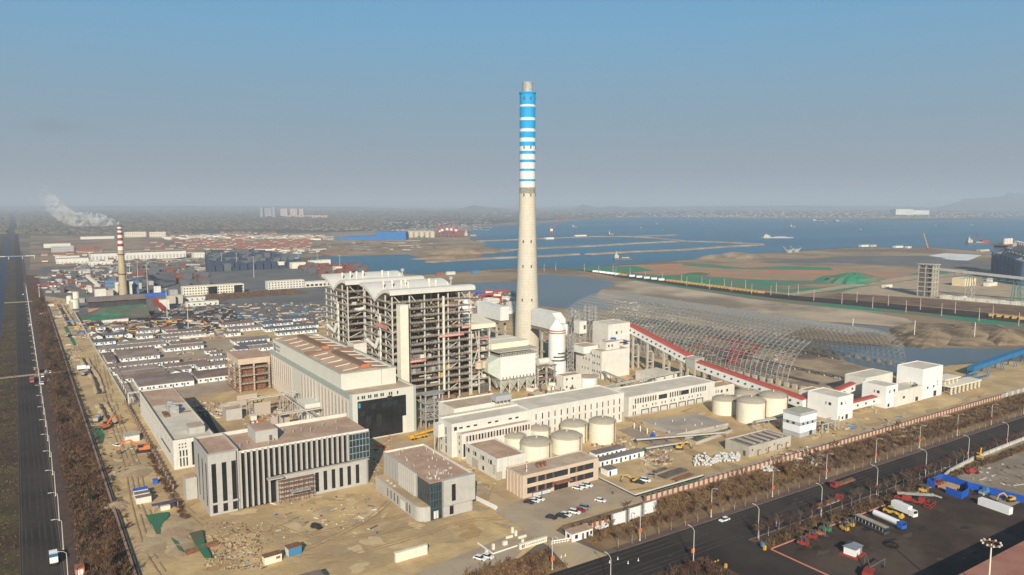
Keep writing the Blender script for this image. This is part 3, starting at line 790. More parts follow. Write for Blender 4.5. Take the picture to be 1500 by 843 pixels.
part('canopy_roof', MB().box(-1.5,-3.2,42.0,5.2,34,45.0).sect([(-1.8,41.8),(46,41.8),(46,44.4),(22,47.5),(-1.8,44.6)],'x',5.3,17), CREAM, T)
part('fan_housing', MB().cyl(4.5,-1.5,16.4,20.5,2.4,n=18).box(6.5,-3,16.4,13,2,20.8), PINKW, T)
part('dark_doorway', MB().box(5.9,-.45,0.2,12.8,-.41,6), STEELD, T)
part('banner_strip', MB().box(5.9,-1.3,34.2,12.6,-1.1,35.3), BAN, T)
part('core', MB().box(1,8,0,12.5,26,38), STEELD, T)

# ---- electrostatic precipitator
def esp(x0, y0, label):
    T = thing('dust_precipitator', label, 'precipitator', (x0, y0, 0), group='precipitators')
    PALE = mat('pale_panel', (.66,.67,.63), .55, (.63,.64,.60), .1, lines=[('x', 1.0, (.60,.61,.57), .06), ('z', 3.0, (.57,.58,.55), .03)])
    GR = mat('pale_green_steel', (.46,.49,.42), .65, (.40,.43,.37), .4)
    part('casing', MB().box(0,0,9.5,27,13,24.5), PALE, T)
    part('base_beam', MB().box(-.4,-.5,8.9,27.4,13.4,9.45), STEEL, T)
    nose = MB()
    A = [(-.02,.5,9.6),(-.02,12.5,9.6),(-.02,12.5,24),(-.02,.5,24)]; Bq = [(-6.5,4,14),(-6.5,9,14),(-6.5,9,20),(-6.5,4,20)]
    for i in range(4): j=(i+1)%4; nose.face([A[i],Bq[i],Bq[j],A[j]])
    nose.face(Bq)
    part('inlet_cone', nose, GR, T)
    for i in range(4):
        for j in range(2):
            x, y = 3.4+6.7*i, 3.4+6.4*j
            part('hopper', MB().lathe(x, y, [(.5,1.8),(4.6,8.85)], 4, smooth=False, a0=math.pi/4, a1=math.pi*2+math.pi/4), GR, T)
    for i in range(5):
        for y in (-.1, 12.9):
            part('leg', MB().box(-.3,-.3,0,.3,.3,8.85), STEELL, T, (.3+6.6*i, y, 0))
    for i in range(4): part('leg_brace', MB().bar((.3+6.6*i,-.1,.3),(6.9+6.6*i,-.1,8.5),.28).bar((6.9+6.6*i,-.1,.3),(.3+6.6*i,-.1,8.5),.28), STEELL, T)
    part('roof_walkway', MB().box(-1,-1,24.55,28,14,24.85), STEEL, T)
    tr = MB()
    for i in range(14): tr.bar((2*i,0,24.9),(2*i+1,0,26.9),.22).bar((2*i+1,0,26.9),(2*i+2,0,24.9),.22).bar((2*i+1,-.9,24.9),(2*i+1,-.9,26),.1)
    tr.bar((0,-.9,26),(27,-.9,26),.1)
    part('roof_truss', tr, STEELL, T)
    part('top_canopy', MB().box(-2.5,-1.5,27.0,28.5,13.5,27.6), CONC, T)
    part('roof_house', MB().box(-1.5,8,27.65,27,20,31.2), CREAM, T)
    part('roof_house', MB().box(4,22,27.65,27,33,31.0), CREAM, T)
    part('rear_casing', MB().box(0,13.1,9.5,27,36,27), PALE, T)
    for i in range(10): part('valve', MB().cyl(1.5+2.6*i,-.9,9.5,11.0,.3,n=8), RUST, T)
    return T
esp(249.3, 393.8, 'nearer pale precipitator with its row of hoppers on slender legs')
esp(249.3, 528, 'farther pale precipitator, mostly hidden behind the boiler frames')

# ---- absorber towers
def absorber(x, y, label, r=6.0, h=32.5):
    T = thing('absorber_tower', label, 'tower', (x, y, 0), group='absorber towers')
    AB = mat('absorber_white', (.72,.71,.67), .6, (.67,.66,.62), .3, lines=[('z', 4.6, (.55,.54,.51), .03)], streak=.15)
    part('shell', MB().lathe(0,0,[(r*1.12,0),(r*1.12,10.5),(r,10.6),(r,h)],32), AB, T)
    part('cone', MB().lathe(0,0,[(r,h+.02),(r*.98,h+.6),(r*.38,h+5.2),(r*.38,h+6.4),(.01,h+7.4)],32,cap=False), AB, T)
    for z in (h-2.6, h-1.0): part('red_band', MB().lathe(0,0,[(r+.05,z),(r+.05,z+.8)],32,cap=False), mat('band_red', (.55,.08,.05), .6), T)
    for k, z in enumerate((11.5, 14, 16.5)): part('platform', MB().lathe(0,0,[(r+.3,z),(r+1.9,z),(r+1.9,z+.25),(r+.3,z+.25)],24,cap=False,a0=-2.9+.4*k,a1=-.3), STEELD, T)
    st = MB()
    for k in range(9):
        z = 3.2*k
        st.box(r+1.2,-3.2,z,r+6.5,-.4,z+.18); st.bar((r+1.4,-3.2,z+.1),(r+6.3,-3.2,z+3.2),.3); st.bar((r+6.3,-.4,z+.1),(r+1.4,-.4,z+3.2),.3)
        st.bar((r+1.2,-3.2,z+1.1),(r+6.5,-3.2,z+1.1),.08)
    for (a,b_) in ((r+1.2,-3.2),(r+6.5,-3.2),(r+1.2,-.4),(r+6.5,-.4)): st.box(a-.2,b_-.2,0,a+.2,b_+.2,31)
    part('stair_tower', st, STEEL, T)
    return T
absorber(312.4, 419.5, 'white absorber tower with two red bands in front of the chimney')
absorber(313.5, 549, 'smaller looking white absorber tower with red bands left of the chimney')
T = thing('flue_duct', 'pale boxy flue duct leading into the right side of the chimney', 'duct', (331, 452, 0))
part('duct', MB().sect([(-13,27),(-13,35),(-7,39.5),(20,39.5),(20,27)], 'x', -4, 4), WHITE2, T)
part('duct_tail', MB().box(-9,-22,25,-1,-13.1,33), WHITE2, T)
for y in (-18,-6,6): 
    for x in (-4, 4): part('support_column', MB().box(-.7,-.7,0,.7,.7,24.6), CONC, T, (x, y, 0))
part('support_deck', MB().box(-7,-22,25.2,7,18,26.6), mat('deck_brown', (.25,.19,.14), .9), T) if False else part('support_deck', MB().box(-5.5,-12.9,25.2,5.5,18,26.6), mat('deck_brown', (.25,.19,.14), .9), T)
for z in (8.5, 17): part('support_beam', MB().box(-4.6,-18,z,-3.4,6,z+1.1).box(3.4,-18,z,4.6,6,z+1.1), CONC, T)
T = thing('flue_duct', 'pale flue duct leading into the left side of the chimney', 'duct', (322, 516, 0))
part('duct', MB().box(-4,-14,27,4,22,38), WHITE2, T)
for y in (-8, 4, 16):
    for x in (-4, 4): part('support_column', MB().box(-.7,-.7,0,.7,.7,25), CONC, T, (x, y, 0))
part('support_deck', MB().box(-5.5,-14,25.1,5.5,24,26.6), mat('deck_brown', (.25,.19,.14), .9), T)
for z in (8.5, 17): part('support_beam', MB().box(-4.6,-10,z,-3.4,18,z+1.1).box(3.4,-10,z,4.6,18,z+1.1), CONC, T)

# fan and pipework frame between precipitator and absorber
T = thing('equipment_frame', 'brown concrete frame packed with pipes and a bulging white duct, right of the precipitator', 'frame', (281, 398, 0))
for x in (0, 7, 14):
    for y in (0, 10): part('column', MB().box(-.55,-.55,0,.55,.55,13), CONC, T, (x, y, 0))
for z in (4.2, 8.4, 12.8): part('deck', MB().box(-1,-1,z,15,11,z+.5), mat('deck_brown', (.25,.19,.14), .9), T)
part('bulging_duct', MB().tube((2,3,15.6),(10,3,15.6),2.4,14), WHITE, T); part('elbow', MB().tube((10.1,3,15.6),(14,3,12.6),2.6,14,r2=1.8), WHITE, T)
base = random.Random(9)
for i in range(36):
    x, y, z = base.uniform(0,13), base.uniform(-1.2,5), base.choice((.3,4.8,9.0))+base.uniform(0,2.5)
    part('pipe', MB().tube((x,y,z),(x+base.uniform(0,3),y,z+base.uniform(0,2.5)),base.uniform(.15,.5),6), [STEEL,RUST,STEELD,STEELL,WHITE][base.randrange(5)], T)

# ---- office building, front left
T = thing('office_building', 'grey stone office block with tall dark glass slots between white fins', 'office building', (56.0, 297.6, 0))
block(T, 0, 1.2, 11.6, 27, 0, 24.3, STONE, ROOFP, 1.0, cop=STONE)
part('front_wall', MB().box(0,0,0,10.4,1.18,24.3), STONE, T)
part('glass_core', MB().box(11.62,.9,0,62.0,26.4,22.6), GLASSB, T)
part('main_roof', MB().box(11.64,1.0,22.64,65.6,26.6,22.9), ROOFP, T)
part('roof_parapet', MB().box(11.7,26.65,22,65.8,27.1,24.4).box(11.7,.6,22.65,65.7,1.0,23.6), WHITE, T)
part('podium', MB().box(25.6,-.9,0,63.4,.85,10.6).lathe(63.4,1.1,[(2.0,0),(2.0,10.6)],20,cap=True), STONE, T)
part('podium_side', MB().box(63.4,1.2,0,65.4,26.4,10.6), STONE, T)
part('podium_roof', MB().box(25.6,-.88,10.62,65.2,.88,10.8), CONC, T)
part('corner_glass', MB().box(56.6,.2,11.4,65.8,26.2,22.62), GLASST, T)
cg = MB()
for i in range(7): cg.box(56.6+1.5*i,.08,11.3,56.75+1.5*i,.18,22.7)
for z in (11.3,14.0,16.9,19.8,22.4): cg.box(56.6,.1,z,65.8,.19,z+.22)
part('corner_mullions', cg, STEEL, T)
fin = MB().box(-.32,-.5,0,.32,.88,11.6).mesh('fin', STONE); finl = MB().box(-.32,-.5,0,.32,.88,22.6).mesh('fin', STONE)
for i in range(21):
    x = 11.9 + 2.2*i
    if x < 24.5: link('fin', finl, T, (x, 0, .6))
    else: link('fin', fin, T, (x, 0, 11.5))
for (x, w) in ((1.2,1.7),(5.0,1.7),(8.6,1.7)):
    win(T, 'S', x, 5.0, w, 15.5, GLASSB); win(T, 'S', x, .9, w, 3.2, GLASSB)
part('plinth_band', MB().box(-.15,-.2,4.2,10.6,-.02,4.7), STONE, T)
for x in (41.3,44.8,48.3,51.7,55.2,58.9): win(T, 'S', x, 1.2, 1.5, 8.2, GLASSB, off=-.9)
for i in range(3): win(T, 'W', 3+7*i, 3, 1.6, 17, GLASSB)
part('stair_house', MB().box(20.5,9.5,22.95,29.5,22,27.6), STONE, T); part('stair_house_roof', MB().box(20.9,9.9,27.62,29.1,21.6,27.8), ROOFP, T)
part('stair_house_door', MB().box(26,9.4,23.1,27.2,9.48,25.3), STEELD, T)
part('side_annex', MB().box(-4.6,22,0,-.3,28,9.0), STONE, T); part('annex_roof', MB().box(-4.5,22.1,9.02,-.4,27.9,9.15), ROOFP, T)
part('canopy', MB().box(21.5,-3.6,10.9,27.6,-.95,11.3), STONE, T)
# small roof clutter
base = random.Random(3)
for i in range(14): part('roof_pipe', MB().cyl(14+3.4*i, 4+base.uniform(0,18), 22.9, 23.9+base.random(), .18, n=8), STEEL, T)
T = thing('scaffold', 'rusty scaffold of poles and planks over the office entrance', 'scaffold', (82.0, 294.6, 0))
for x in range(0, 16, 2):
    for y in (0, 1.3): part('pole', MB().tube((x,y,0),(x,y,9.6),.09,5), RUST, T)
for z in (1.9,3.8,5.7,7.6,9.3): part('ledger', MB().tube((-.4,0,z),(14.6,0,z),.08,5).tube((-.4,1.3,z),(14.6,1.3,z),.08,5).box(0,.1,z+.1,14,1.2,z+.2), RUST, T)
for i in range(4): part('brace', MB().tube((3.5*i,0,0),(3.5*i+3.4,0,9.3),.08,5), RUST, T)
part('canopy_net', MB().box(4,-2.6,4.6,12,-.1,4.8), STEEL, T)

# ---- smaller grey building beside it
T = thing('grey_annex', 'small grey stone building with a curved podium and a dark glass corner', 'office building', (125.2, 247.2, 0))
part('upper_wall', MB().box(5.2,-.9,4.8,19,1,15.1).box(5.0,1.05,0,18.9,43.5,14.2).box(0,11.2,4.8,4.95,43.5,14.2), STONE, T)
part('lower_wall', MB().box(5.5,.2,0,18.0,1.0,4.75), STONE, T)
part('glass_corner', MB().box(0,.3,0,4.98,11.15,14.2), GLASST, T)
gm = MB()
for i in range(5): gm.box(1.15*i,.18,0,1.15*i+.14,.28,14.2)
for i in range(8): gm.box(-.12,.4+1.45*i,5,-.02,.54+1.45*i,14.2)
for z in (4.6,7.6,10.8,13.9): gm.box(0,.2,z,5,.27,z+.2).box(-.11,.4,z,-.03,11,z+.2)
part('mullions', gm, STEELD, T)
part('roof', MB().box(.2,1.1,14.22,18.7,43.3,14.4), ROOFP, T)
part('parapet', MB().box(18.6,1.05,14.21,19,43.5,15.2).box(0,43.1,14.21,18.5,43.5,15.2), WHITE, T)
rim = MB().box(0,12,14.21,.3,43,15.0); part('roof_edge', rim, STONE, T)
for i in range(9): part('fin', MB().box(-.9,-.25,4.9,-.02,.25,14.9), STONE, T, (0, 13+1.75*i, 0))
for i in range(4): win(T, 'W', 31+2.9*i, 6.2, 1.0, 7.0, mat('blind_stone', (.33,.32,.29), .8))
for i in range(6): win(T, 'W', 13.6+1.75*i, 7.2, .5, 5.2, GLASS)
pod = MB().box(-4.6,4.3,0,-.02,42,5.6).prism([(-4.6,4.28),(-4.45,3.1),(-3.9,2.0),(-3.1,1.2),(-2.0,.6),(-.8,.35),(-.02,.3),(-.02,4.28)],0,5.6)
part('podium', pod, STONE, T); part('podium_roof', MB().box(-4.3,4.4,5.62,-.05,41.8,5.7).prism([(-4.3,4.38),(-3.6,2.3),(-2.0,1.0),(-.05,.6),(-.05,4.38)],5.62,5.7), SAND2, T)
for y in (8,10.5,19,22.2,25.4,28.6): win(T, 'W', y, 1.0, 1.1, 3.6, GLASS, off=-4.6)
win(T, 'W', 13.2, .4, 4.0, 3.6, WHITE, off=-4.6, name='shutter')
win(T, 'S', 8.6, 6.3, 1.7, 6.6, GLASSB, off=-.9); win(T, 'S', 8.2, .6, 1.7, 3.4, GLASSB, off=.2)
win(T, 'S', 1.4, .4, 1.9, 3.0, WHITE, off=.28, name='door_panel')
base = random.Random(21)
for i in range(26): part('roof_pipe', MB().cyl(1.5+base.uniform(0,16), 3+base.uniform(0,38), 14.4, 14.8+.9*base.random(), .2, n=8), STONE if i % 3 else WHITE, T)
for i in range(5): part('roof_unit', MB().box(0,0,0,1.3,.9,.6), STONE, T, (2+3*i, 5+1.5*i, 14.4))
for i in range(3): part('podium_box', MB().box(0,0,0,1.2,.9,.7), STONE, T, (-3.5, 33-3.4*i, 5.7))

# ---- long white building at the left
T = bldg('workshop_building', 'long white workshop with a brown and beige flat roof beside the left fence', 53.5, 360.2, 71.3, 469, 13.8, WHITE, ROOFG, .7, cop=mat('dark_coping', (.16,.15,.14), .8))
part('brown_roof', MB().box(.5,70,13.25,17.3,107.5,13.4), ROOFP, T)
part('roof_box', MB().box(8.2,7.5,13.2,15.2,16.5,16.2), STONE, T); part('roof_box_cap', MB().box(8.5,7.8,16.22,14.9,16.2,16.3), ROOFT, T)
for y in (47.5, 55.5): part('roof_tank', MB().box(6.4,y,13.2,10.6,y+5,17.2).cyl(8.5,y+2.5,17.22,17.9,1.9,1.2,n=12), STEEL, T)
part('roof_duct', MB().box(10.8,49,13.2,16.6,49.5,13.7).box(3.4,44,13.2,5.6,54,14.0), RUST, T)
for i in range(3):
    win(T,'S',2.5+1.35*i,1.2,.6,3.9); win(T,'S',2.5+1.35*i,5.8,.6,2.8)
    for z in (9.7,11.2): win(T,'S',2.3+1.3*i,z,.5,.6)
win(T,'S',7.7,1.0,1.4,10.9); win(T,'S',11.0,9.6,.5,1.9); win(T,'S',12.8,9.9,2.0,1.8); win(T,'S',9.6,.3,1.6,2.8,STEEL)
for i in range(13):
    y = 4 + 7.9*i
    win(T,'W',y,9.6,.7,1.9); 
    if i > 5: win(T,'W',y+1.5,3.4,.8,8.4,mat('pale_slot',(.5,.48,.43),.8))
    else: win(T,'W',y,4.6,.7,2.0)
part('cable_tray', MB().box(-.4,8,6.0,-.02,32,6.5), STEELD, T)

# ---- white buildings in the middle
T = thing('water_treatment_block', 'long white two-part block with rows of narrow window slots behind the round tanks', 'building', (166.5, 306.0, 0))
COPW = mat('coping_white', (.76,.74,.69), .7)
block(T, 46.0, 1.0, 108.6, 22.5, 0, 16.2, WHITE, ROOFG, .7, cop=COPW)
block(T, 0, 0, 45.9, 13.2, 0, 16.2, WHITE, ROOFG, .7, 'left_wall', 'left_roof', COPW)
block(T, 12.6, 20.5, 45.5, 37.5, 0, 17.0, WHITE, ROOFT, .7, 'rear_wall', 'rear_roof', COPW)
part('link_roof', MB().box(4,13.3,14.2,45.8,20.4,15.0), ROOFG, T)
block(T, 2.6, -5.0, 42.0, -.03, 0, 12.2, WHITE, ROOFT, .5, 'front_wall', 'front_roof', COPW)
for i in range(15):
    x = 49 + 4.0*i
    for z in (1.6, 6.0, 10.4): win(T,'S',x,z,.65,3.0,GLASS if i%3 else mat('brown_louvre',(.2,.09,.07),.8),off=1.0)
for i in range(22):
    x = 5.0 + 1.68*i
    win(T,'S',x,8.3,1.0,2.7,GLASS if i%3 else BROWNW,off=-5.0)
win(T,'S',3.4,1.2,1.1,6.2,GLASS,off=-5.0)
for i in range(9):
    if i not in (3,6): win(T,'S',4+4.0*i,13.4,1.9,.8,GLASS,off=0)
win(T,'S',1.2,12.9,1.6,1.8,GLASS,off=0)
for z in (1,5.5,10): win(T,'W',5,z,1.2,3.6); win(T,'W',10,z+.4,.8,2.4)
for z in (2.5,6.5,9.5): win(T,'W',-3.2,z,.9,1.6,off=2.6)
part('side_balcony', MB().box(-3,8,8.2,-.02,13,14.5), WHITE, T)
for y in (8.3,12.5): part('balcony_post', MB().box(-2.8,y,0,-2.3,y+.5,8.18), CONC, T)
wt = MB().box(0,0,3.2,9.5,5,6.0)
part('roof_water_tank', wt, mat('tank_panel', (.68,.68,.66), .5, (.62,.62,.60), .3, lines=[('x',1.0,(.35,.35,.35),.10),('y',1.0,(.35,.35,.35),.10),('z',1.0,(.4,.4,.4),.08)]), T, (34.5, 15.6, 15.4))
for i in range(5):
    for y in (.2,4.6): part('tank_stand', MB().box(0,0,0,.25,.25,3.18), STEELL, T, (34.6+2.25*i, 15.6+y, 15.1))
part('stone_corner', MB().box(107.2,.6,0,108.8,.97,5.5), CONC, T)

T = thing('chemical_building', 'small white two-storey building with a brown felt roof next to the grey annex', 'building', (168.8, 269.5, 0))
block(T,0,0,15.2,26.8,0,9.4,WHITE,ROOFP,.6,cop=COPW)
for y in (4.0,10.6,17.4,23.5):
    win(T,'W',y,5.8,1.7,1.9); win(T,'W',y+2.4,5.8,.6,1.9)
for y in (10.6,17.4): win(T,'W',y,1.2,1.7,1.9)
for j in range(4): win(T,'W',1.4,2.2+1.1*j,.5,.7); win(T,'W',2.6,2.2+1.1*j,.5,.7)
part('stone_panel', MB().box(-.12,15.5,0,-.02,21.5,4.4), CONC, T); part('stone_plinth', MB().box(-.3,-.3,0,2.6,-.02,3.6), CONC, T)
part('downpipe', MB().tube((5.6,-.2,4),(5.6,-.2,10.8),.12,6), STEEL, T)

T = thing('beige_office', 'low beige two-storey office with brown window panels facing the parked cars', 'office building', (166.6, 246.2, 0))
block(T,0,0,39.8,12.4,0,9.7,PINKW,ROOFT,.5)
for (x,w) in ((2.2,4.2),(7.6,3.4),(11.8,3.2),(15.9,7.2),(24.2,3.0),(28.2,3.2),(32.4,4.6)):
    for z in (1.6,5.7):
        if w > 6 and z < 3: continue
        win(T,'S',x,z,w,2.5,GLASS); win(T,'S',x+w+.03 if w<4.5 else x-.95,z,.9,2.5,BROWNW,name='brown_panel')
part('entrance', MB().box(15.9,-.1,.1,23.2,.2,3.2), GLASSB, T)
part('entrance_canopy', MB().box(15.2,-2.6,3.5,23.8,-.03,3.95), BROWNW, T)
for i in range(5): part('pilaster', MB().box(-.3,0,0,-.02,.7,9.2), PINKW, T, (0,1.2+2.5*i,0))
win(T,'W',6.2,5.2,.9,2.6); win(T,'W',6.2,.6,1.0,2.4)
part('roof_frame', MB().box(11,5,9.25,11.5,6.5,11).box(13,5,9.25,13.5,6.5,11).box(15,5,9.25,15.5,6.5,11).box(10.8,5,11.02,15.7,6.5,11.2), BROWNW, T)
part('roof_flue', MB().cyl(4.6,4,9.25,12.4,.3,n=10), STEELL, T)
part('roof_flue_band', MB().cyl(4.6,4,10.6,11.0,.34,n=10), RED, T)
for i in range(2):
    b = thing('notice_board', ('left','right')[i]+' glazed notice board on posts before the beige office', 'notice board', (170.0+4.6*i, 243.6, 0))
    part('panel', MB().box(0,0,1.0,4.0,.15,2.6), mat('board_glass',(.42,.5,.52),.4,(.6,.62,.6),.9), b)
    part('board_roof', MB().box(-.15,-.4,2.62,4.15,.5,2.8), BROWNW, b)
    for x in (0,3.85): part('post', MB().box(x,.16,0,x+.15,.3,2.6), BROWNW, b)

T = thing('pump_house', 'long white three-storey building with a strip of tall windows and seven low doors', 'building', (282.3, 311.0, 0))
block(T,0,0,69.8,20.5,0,11.6,WHITE,ROOFG,.6,cop=COPW)
for i in range(30):
    x = 4.5+1.95*i
    if 22<x<30: continue
    if 40.5<x<48: continue
    win(T,'S',x,7.2,.95,2.9)
win(T,'S',23,7.2,6.6,2.6); win(T,'S',41,7.2,6.6,2.6)
for i in range(7):
    x = 9.5+7.4*i
    win(T,'S',x+1,4.5,.7,1.2); win(T,'S',x+3.6,4.5,.7,1.2)
    part('door_frame', MB().box(x,-.5,.3,x+.3,-.02,2.9).box(x+5.4,-.5,.3,x+5.7,-.02,2.9).box(x,-.55,2.92,x+5.7,-.02,3.25), STEELD, T)
    win(T,'S',x+.6,1.2,4.5,1.2,mat('shutter_grey',(.55,.54,.5),.7),name='shutter')
for x in (3.0,4.6): win(T,'S',x,4.5,.7,2.2); win(T,'S',x,.8,.7,2.2)
part('stair_block', MB().box(-3.0,15,11.65,6.8,20.3,13.9), CONC, T)
part('stone_base', MB().box(0,-.25,0,69.8,-.57+.3,.9), CONC, T)
T = bldg('gate_lodge', 'small white flat-roofed block at the right end of the long white building', 352.9, 312.0, 371.5, 322, 7.6, WHITE, ROOFP, .5)
for x in (6,11): win(T,'S',x,3.5,1.6,1.6)
for x in (1.5,3.5): win(T,'S',x,3.8,.6,1.8)

# coal handling side
T = thing('dewatering_building', 'white four-storey building with small square windows below the red-roofed conveyor', 'building', (329.7, 391.2, 0))
block(T,0,0,25.3,11,0,19.3,WHITE,ROOFT,.4); block(T,0,11.1,18,28.5,0,15.2,WHITE,ROOFG,.4,'rear_wall','rear_roof')
block(T,7,3.5,19,10.8,18.95,24.3,WHITE,ROOFT,.3,'roof_hut_wall','roof_hut_roof')
block(T,-3,16,11,30,15.25,20.2,WHITE2,ROOFT,.3,'upper_wall','upper_roof')
for y in (1.9,4.1,7.0,8.9):
    for z in (3.8,9.3,14.4): win(T,'W',y,z,.95,1.5)
for y in (13,16.4,19.5): win(T,'W',y,10.6,.8,1.8); win(T,'W',y+1,4.2,.9,1.4)
for x in (8.5,11.5): win(T,'S',x,21.0,1.2,1.5,off=3.5)
part('door_canopy', MB().box(-1.6,2.0,2.4,-.03,8,2.7), STEEL, T)
part('grey_housing', MB().box(19.5,12,15.2,30,22,22.5), ROOFG, T)
T = thing('coal_transfer_house', 'large blank white block where the red-roofed conveyor begins', 'building', (349.2, 407.5, 0))
block(T,0,0,20.5,17.5,0,34,WHITE,ROOFG,.3)
win(T,'S',7.0,26.5,1.6,2.0); win(T,'S',12,26.8,.7,1.6); part('tank', MB().box(2,-3,22,5,-.03,24.5), BLUE, T); part('tank', MB().box(11,-3,19.5,14.5,-.03,22), BLUE, T)
part('platform', MB().box(0,-5.5,21,16,-.03,21.4), STEELD, T)

# conveyor gallery with red roof
def gallery(name, label, pts, w, h, cols=(), wins=12):
    p, q = Vector(pts[0]), Vector(pts[1])
    T = thing(name, label, 'conveyor gallery', (p.x, p.y, 0))
    dd = q-p; n = Vector((-dd.y, dd.x, 0)).normalized()*(w/2); o0 = Vector((p.x,p.y,0)); p = p-o0; q = q-o0
    up = Vector((0,0,h))
    b = MB()
    A=[p-n,p+n,p+n+up,p-n+up]; B_=[q-n,q+n,q+n+up,q-n+up]
    for i in range(4): j=(i+1)%4; b.face([A[i],B_[i],B_[j],A[j]])
    b.face(A); b.face(B_[::-1])
    part('gallery_wall', b, WHITE2, T)
    e = n*1.12; r=MB(); z1=Vector((0,0,.02)); z2=Vector((0,0,.5))
    A=[p-e+up+z1,p+e+up+z1,p+e*.6+up+z2*1.5,p-e*.6+up+z2*1.5]; B_=[q-e+up+z1,q+e+up+z1,q+e*.6+up+z2*1.5,q-e*.6+up+z2*1.5]
    for i in range(4): j=(i+1)%4; r.face([A[i],B_[i],B_[j],A[j]])
    r.face(A); r.face(B_[::-1])
    part('roof', r, RED, T)
    for i in range(wins):
        s = (i+.5)/wins; c = p+(q-p)*s
        for sg in (-1,1):
            f = c+n*sg*1.005
            part('window', MB().box(-.5,-.5,h*.42,.5,.5,h*.42+1.0), GLASS, T, tuple(f))
    for s in cols:
        c = p+(q-p)*s
        for sg in (-1,1):
            part('column', MB().box(-.7,-.6,0,.7,.6,c.z-.02), CONC, T, (c.x+n.x*sg*.8, c.y+n.y*sg*.8, 0))
        for zz in (c.z*.35, c.z*.7): part('column_beam', MB().bar(Vector((c.x,c.y,zz))-n*.9, Vector((c.x,c.y,zz))+n*.9, .8), CONC, T)
    return T
gallery('conveyor_gallery', 'upper white conveyor gallery with a red roof sloping down from the blank white block', ((373.2,409.5,26.0),(373.2,351.2,13.2)), 6.6, 5.2, (.08,.34,.62,.9), 13)
gallery('conveyor_gallery', 'lower white conveyor gallery with a red roof running down to the corner tower', ((373.2,343.0,10.8),(374.2,262.3,3.0)), 6.6, 5.0, (.08,.3,.55,.8), 15)
T = thing('transfer_tower', 'concrete transfer tower on legs in the middle of the red-roofed conveyor', 'tower', (369, 343.2, 0))
part('house', MB().box(0,0,11.5,8.6,7.8,17.6), STONE, T); part('house_roof', MB().box(-.4,-.4,17.62,9.0,8.2,18.1), CONC, T)
part('door_opening', MB().box(4,-.1,13,7,-.02,17), STEELD, T)
for x in (.6,7.6):
    for y in (.6,6.8): part('leg', MB().box(-.6,-.6,0,.6,.6,11.48), CONC, T, (x,y,0))
gallery('conveyor_gallery', 'short low conveyor gallery with a red roof between two white towers', ((388.2,249.5,1.8),(421,249.5,1.8)), 4.6, 4.0, (.15,.85), 4)
gallery('conveyor_gallery', 'rear white conveyor gallery with a thin red roof behind the white towers', ((386,262,3.5),(426,267,5.5)), 4.6, 4.2, (.2,.8), 4)

for (nm, lb, x0,y0,x1,y1,h,ws) in (
  ('transfer_house','white tower block with a door and small windows at the foot of the sloping conveyor',373.4,241.9,387.6,261.0,13.6,((2.5,9,1.6,1.6),(7,9,.5,1.4),(4,.6,1.6,1.6),(7.5,.3,2.2,2.6),(1,1,.4,2),(2,1,.4,2))),
  ('transfer_house','white cube building with one square window beside the short low gallery',421.3,242.4,433.6,257.5,13.2,((3.2,8.8,1.0,1.7),(7.5,8.8,1.8,1.8),(2,.6,2,2),(8,.3,2.2,2.6))),
  ('crusher_house','largest white cube building farthest right of the plant',459.2,241.7,482.4,258.0,19.0,((5.5,6,1.6,1.4),(12.5,6,1.6,1.4),(17,9,.8,.8),(17,7,.8,.8),(13.5,.3,3.4,3.4)))):
    T = bldg(nm, lb, x0,y0,x1,y1,h,mat('white_block',(.76,.75,.71),.7,(.72,.71,.67),.2,lines=[('z',2.2,(.66,.65,.61),.03)]),ROOFG,.45)
    for (x,z,w,hh) in ws: win(T,'S',x,z,w,hh)
    for (y,z) in ((4,8.3),(7,8.3)): win(T,'W',y,z,1.6 if y==4 else .5,1.5)
    if nm == 'crusher_house':
        block(T,-30,-.5,-.03,12,0,9.2,WHITE,ROOFG,.4,'low_wall','low_roof'); 
        win(T,'S',-8,.4,3,2.5,off=-.5); win(T,'S',-22,4,2.2,1.4,off=-.5)
        for i in range(4): part('vent', MB().cyl(-9+1.6*i,1,9.2,10.4,.4,n=8), STEELD, T)
T = bldg('transfer_house','narrow white block behind the foot of the sloping conveyor',378,262,390,270,12,WHITE,ROOFP,.4)
T = bldg('transfer_house','long white block rising behind the white cube building',432,262,462,276,13,WHITE,ROOFG,.4)
T = thing('control_tower', 'white and grey square tower with a band of windows between the tanks and the road', 'building', (330.8, 234.9, 0))
GRB = mat('grey_band', (.40,.41,.42), .7)
part('wall', MB().box(0,0,2.4,13.6,10.4,12.6), mat('white_bluish',(.74,.75,.76),.6,(.71,.72,.73),.3), T)
part('base_wall', MB().box(.1,.1,0,13.5,10.3,2.38), GRB, T)
part('grey_parapet', MB().box(-.15,-.15,11.3,13.75,-.02,12.75).box(-.15,-.02,11.3,-.02,10.5,12.75), GRB, T)
part('window_band', MB().box(-.08,-.08,6.2,13.65,-.02,7.9).box(-.08,-.02,6.2,-.02,10.4,7.9), GRB, T)
part('roof', MB().box(.3,.3,12.62,13.3,10.1,12.7), mat('roof_olive',(.42,.40,.30),.9), T)
for x in (1.6,5.2,9.4): win(T,'S',x,6.4,1.5,1.3,off=-.1)
for y in (3,6.6): win(T,'W',y,6.4,1.6,1.3,off=-.1)
win(T,'S',8,.2,2.2,2.4,off=.05)
for (i,(x,y,z)) in enumerate(((0,0,4.2),(6,0,4.2),(12,0,5.2))): pass
T = thing('concrete_frame','bare concrete post and beam frame beside the white and grey tower','frame',(347,233,0))
for x in (0,5,11,14):
    for y in (0,5): part('column', MB().box(-.3,-.3,0,.3,.3,4.6), CONC, T, (x,y,0))
part('beam', MB().box(-.4,-.35,4.62,14.4,.35,5.2).box(-.4,4.65,4.62,14.4,5.35,5.2).box(10.7,.4,4.62,11.3,4.6,5.2), CONC, T)
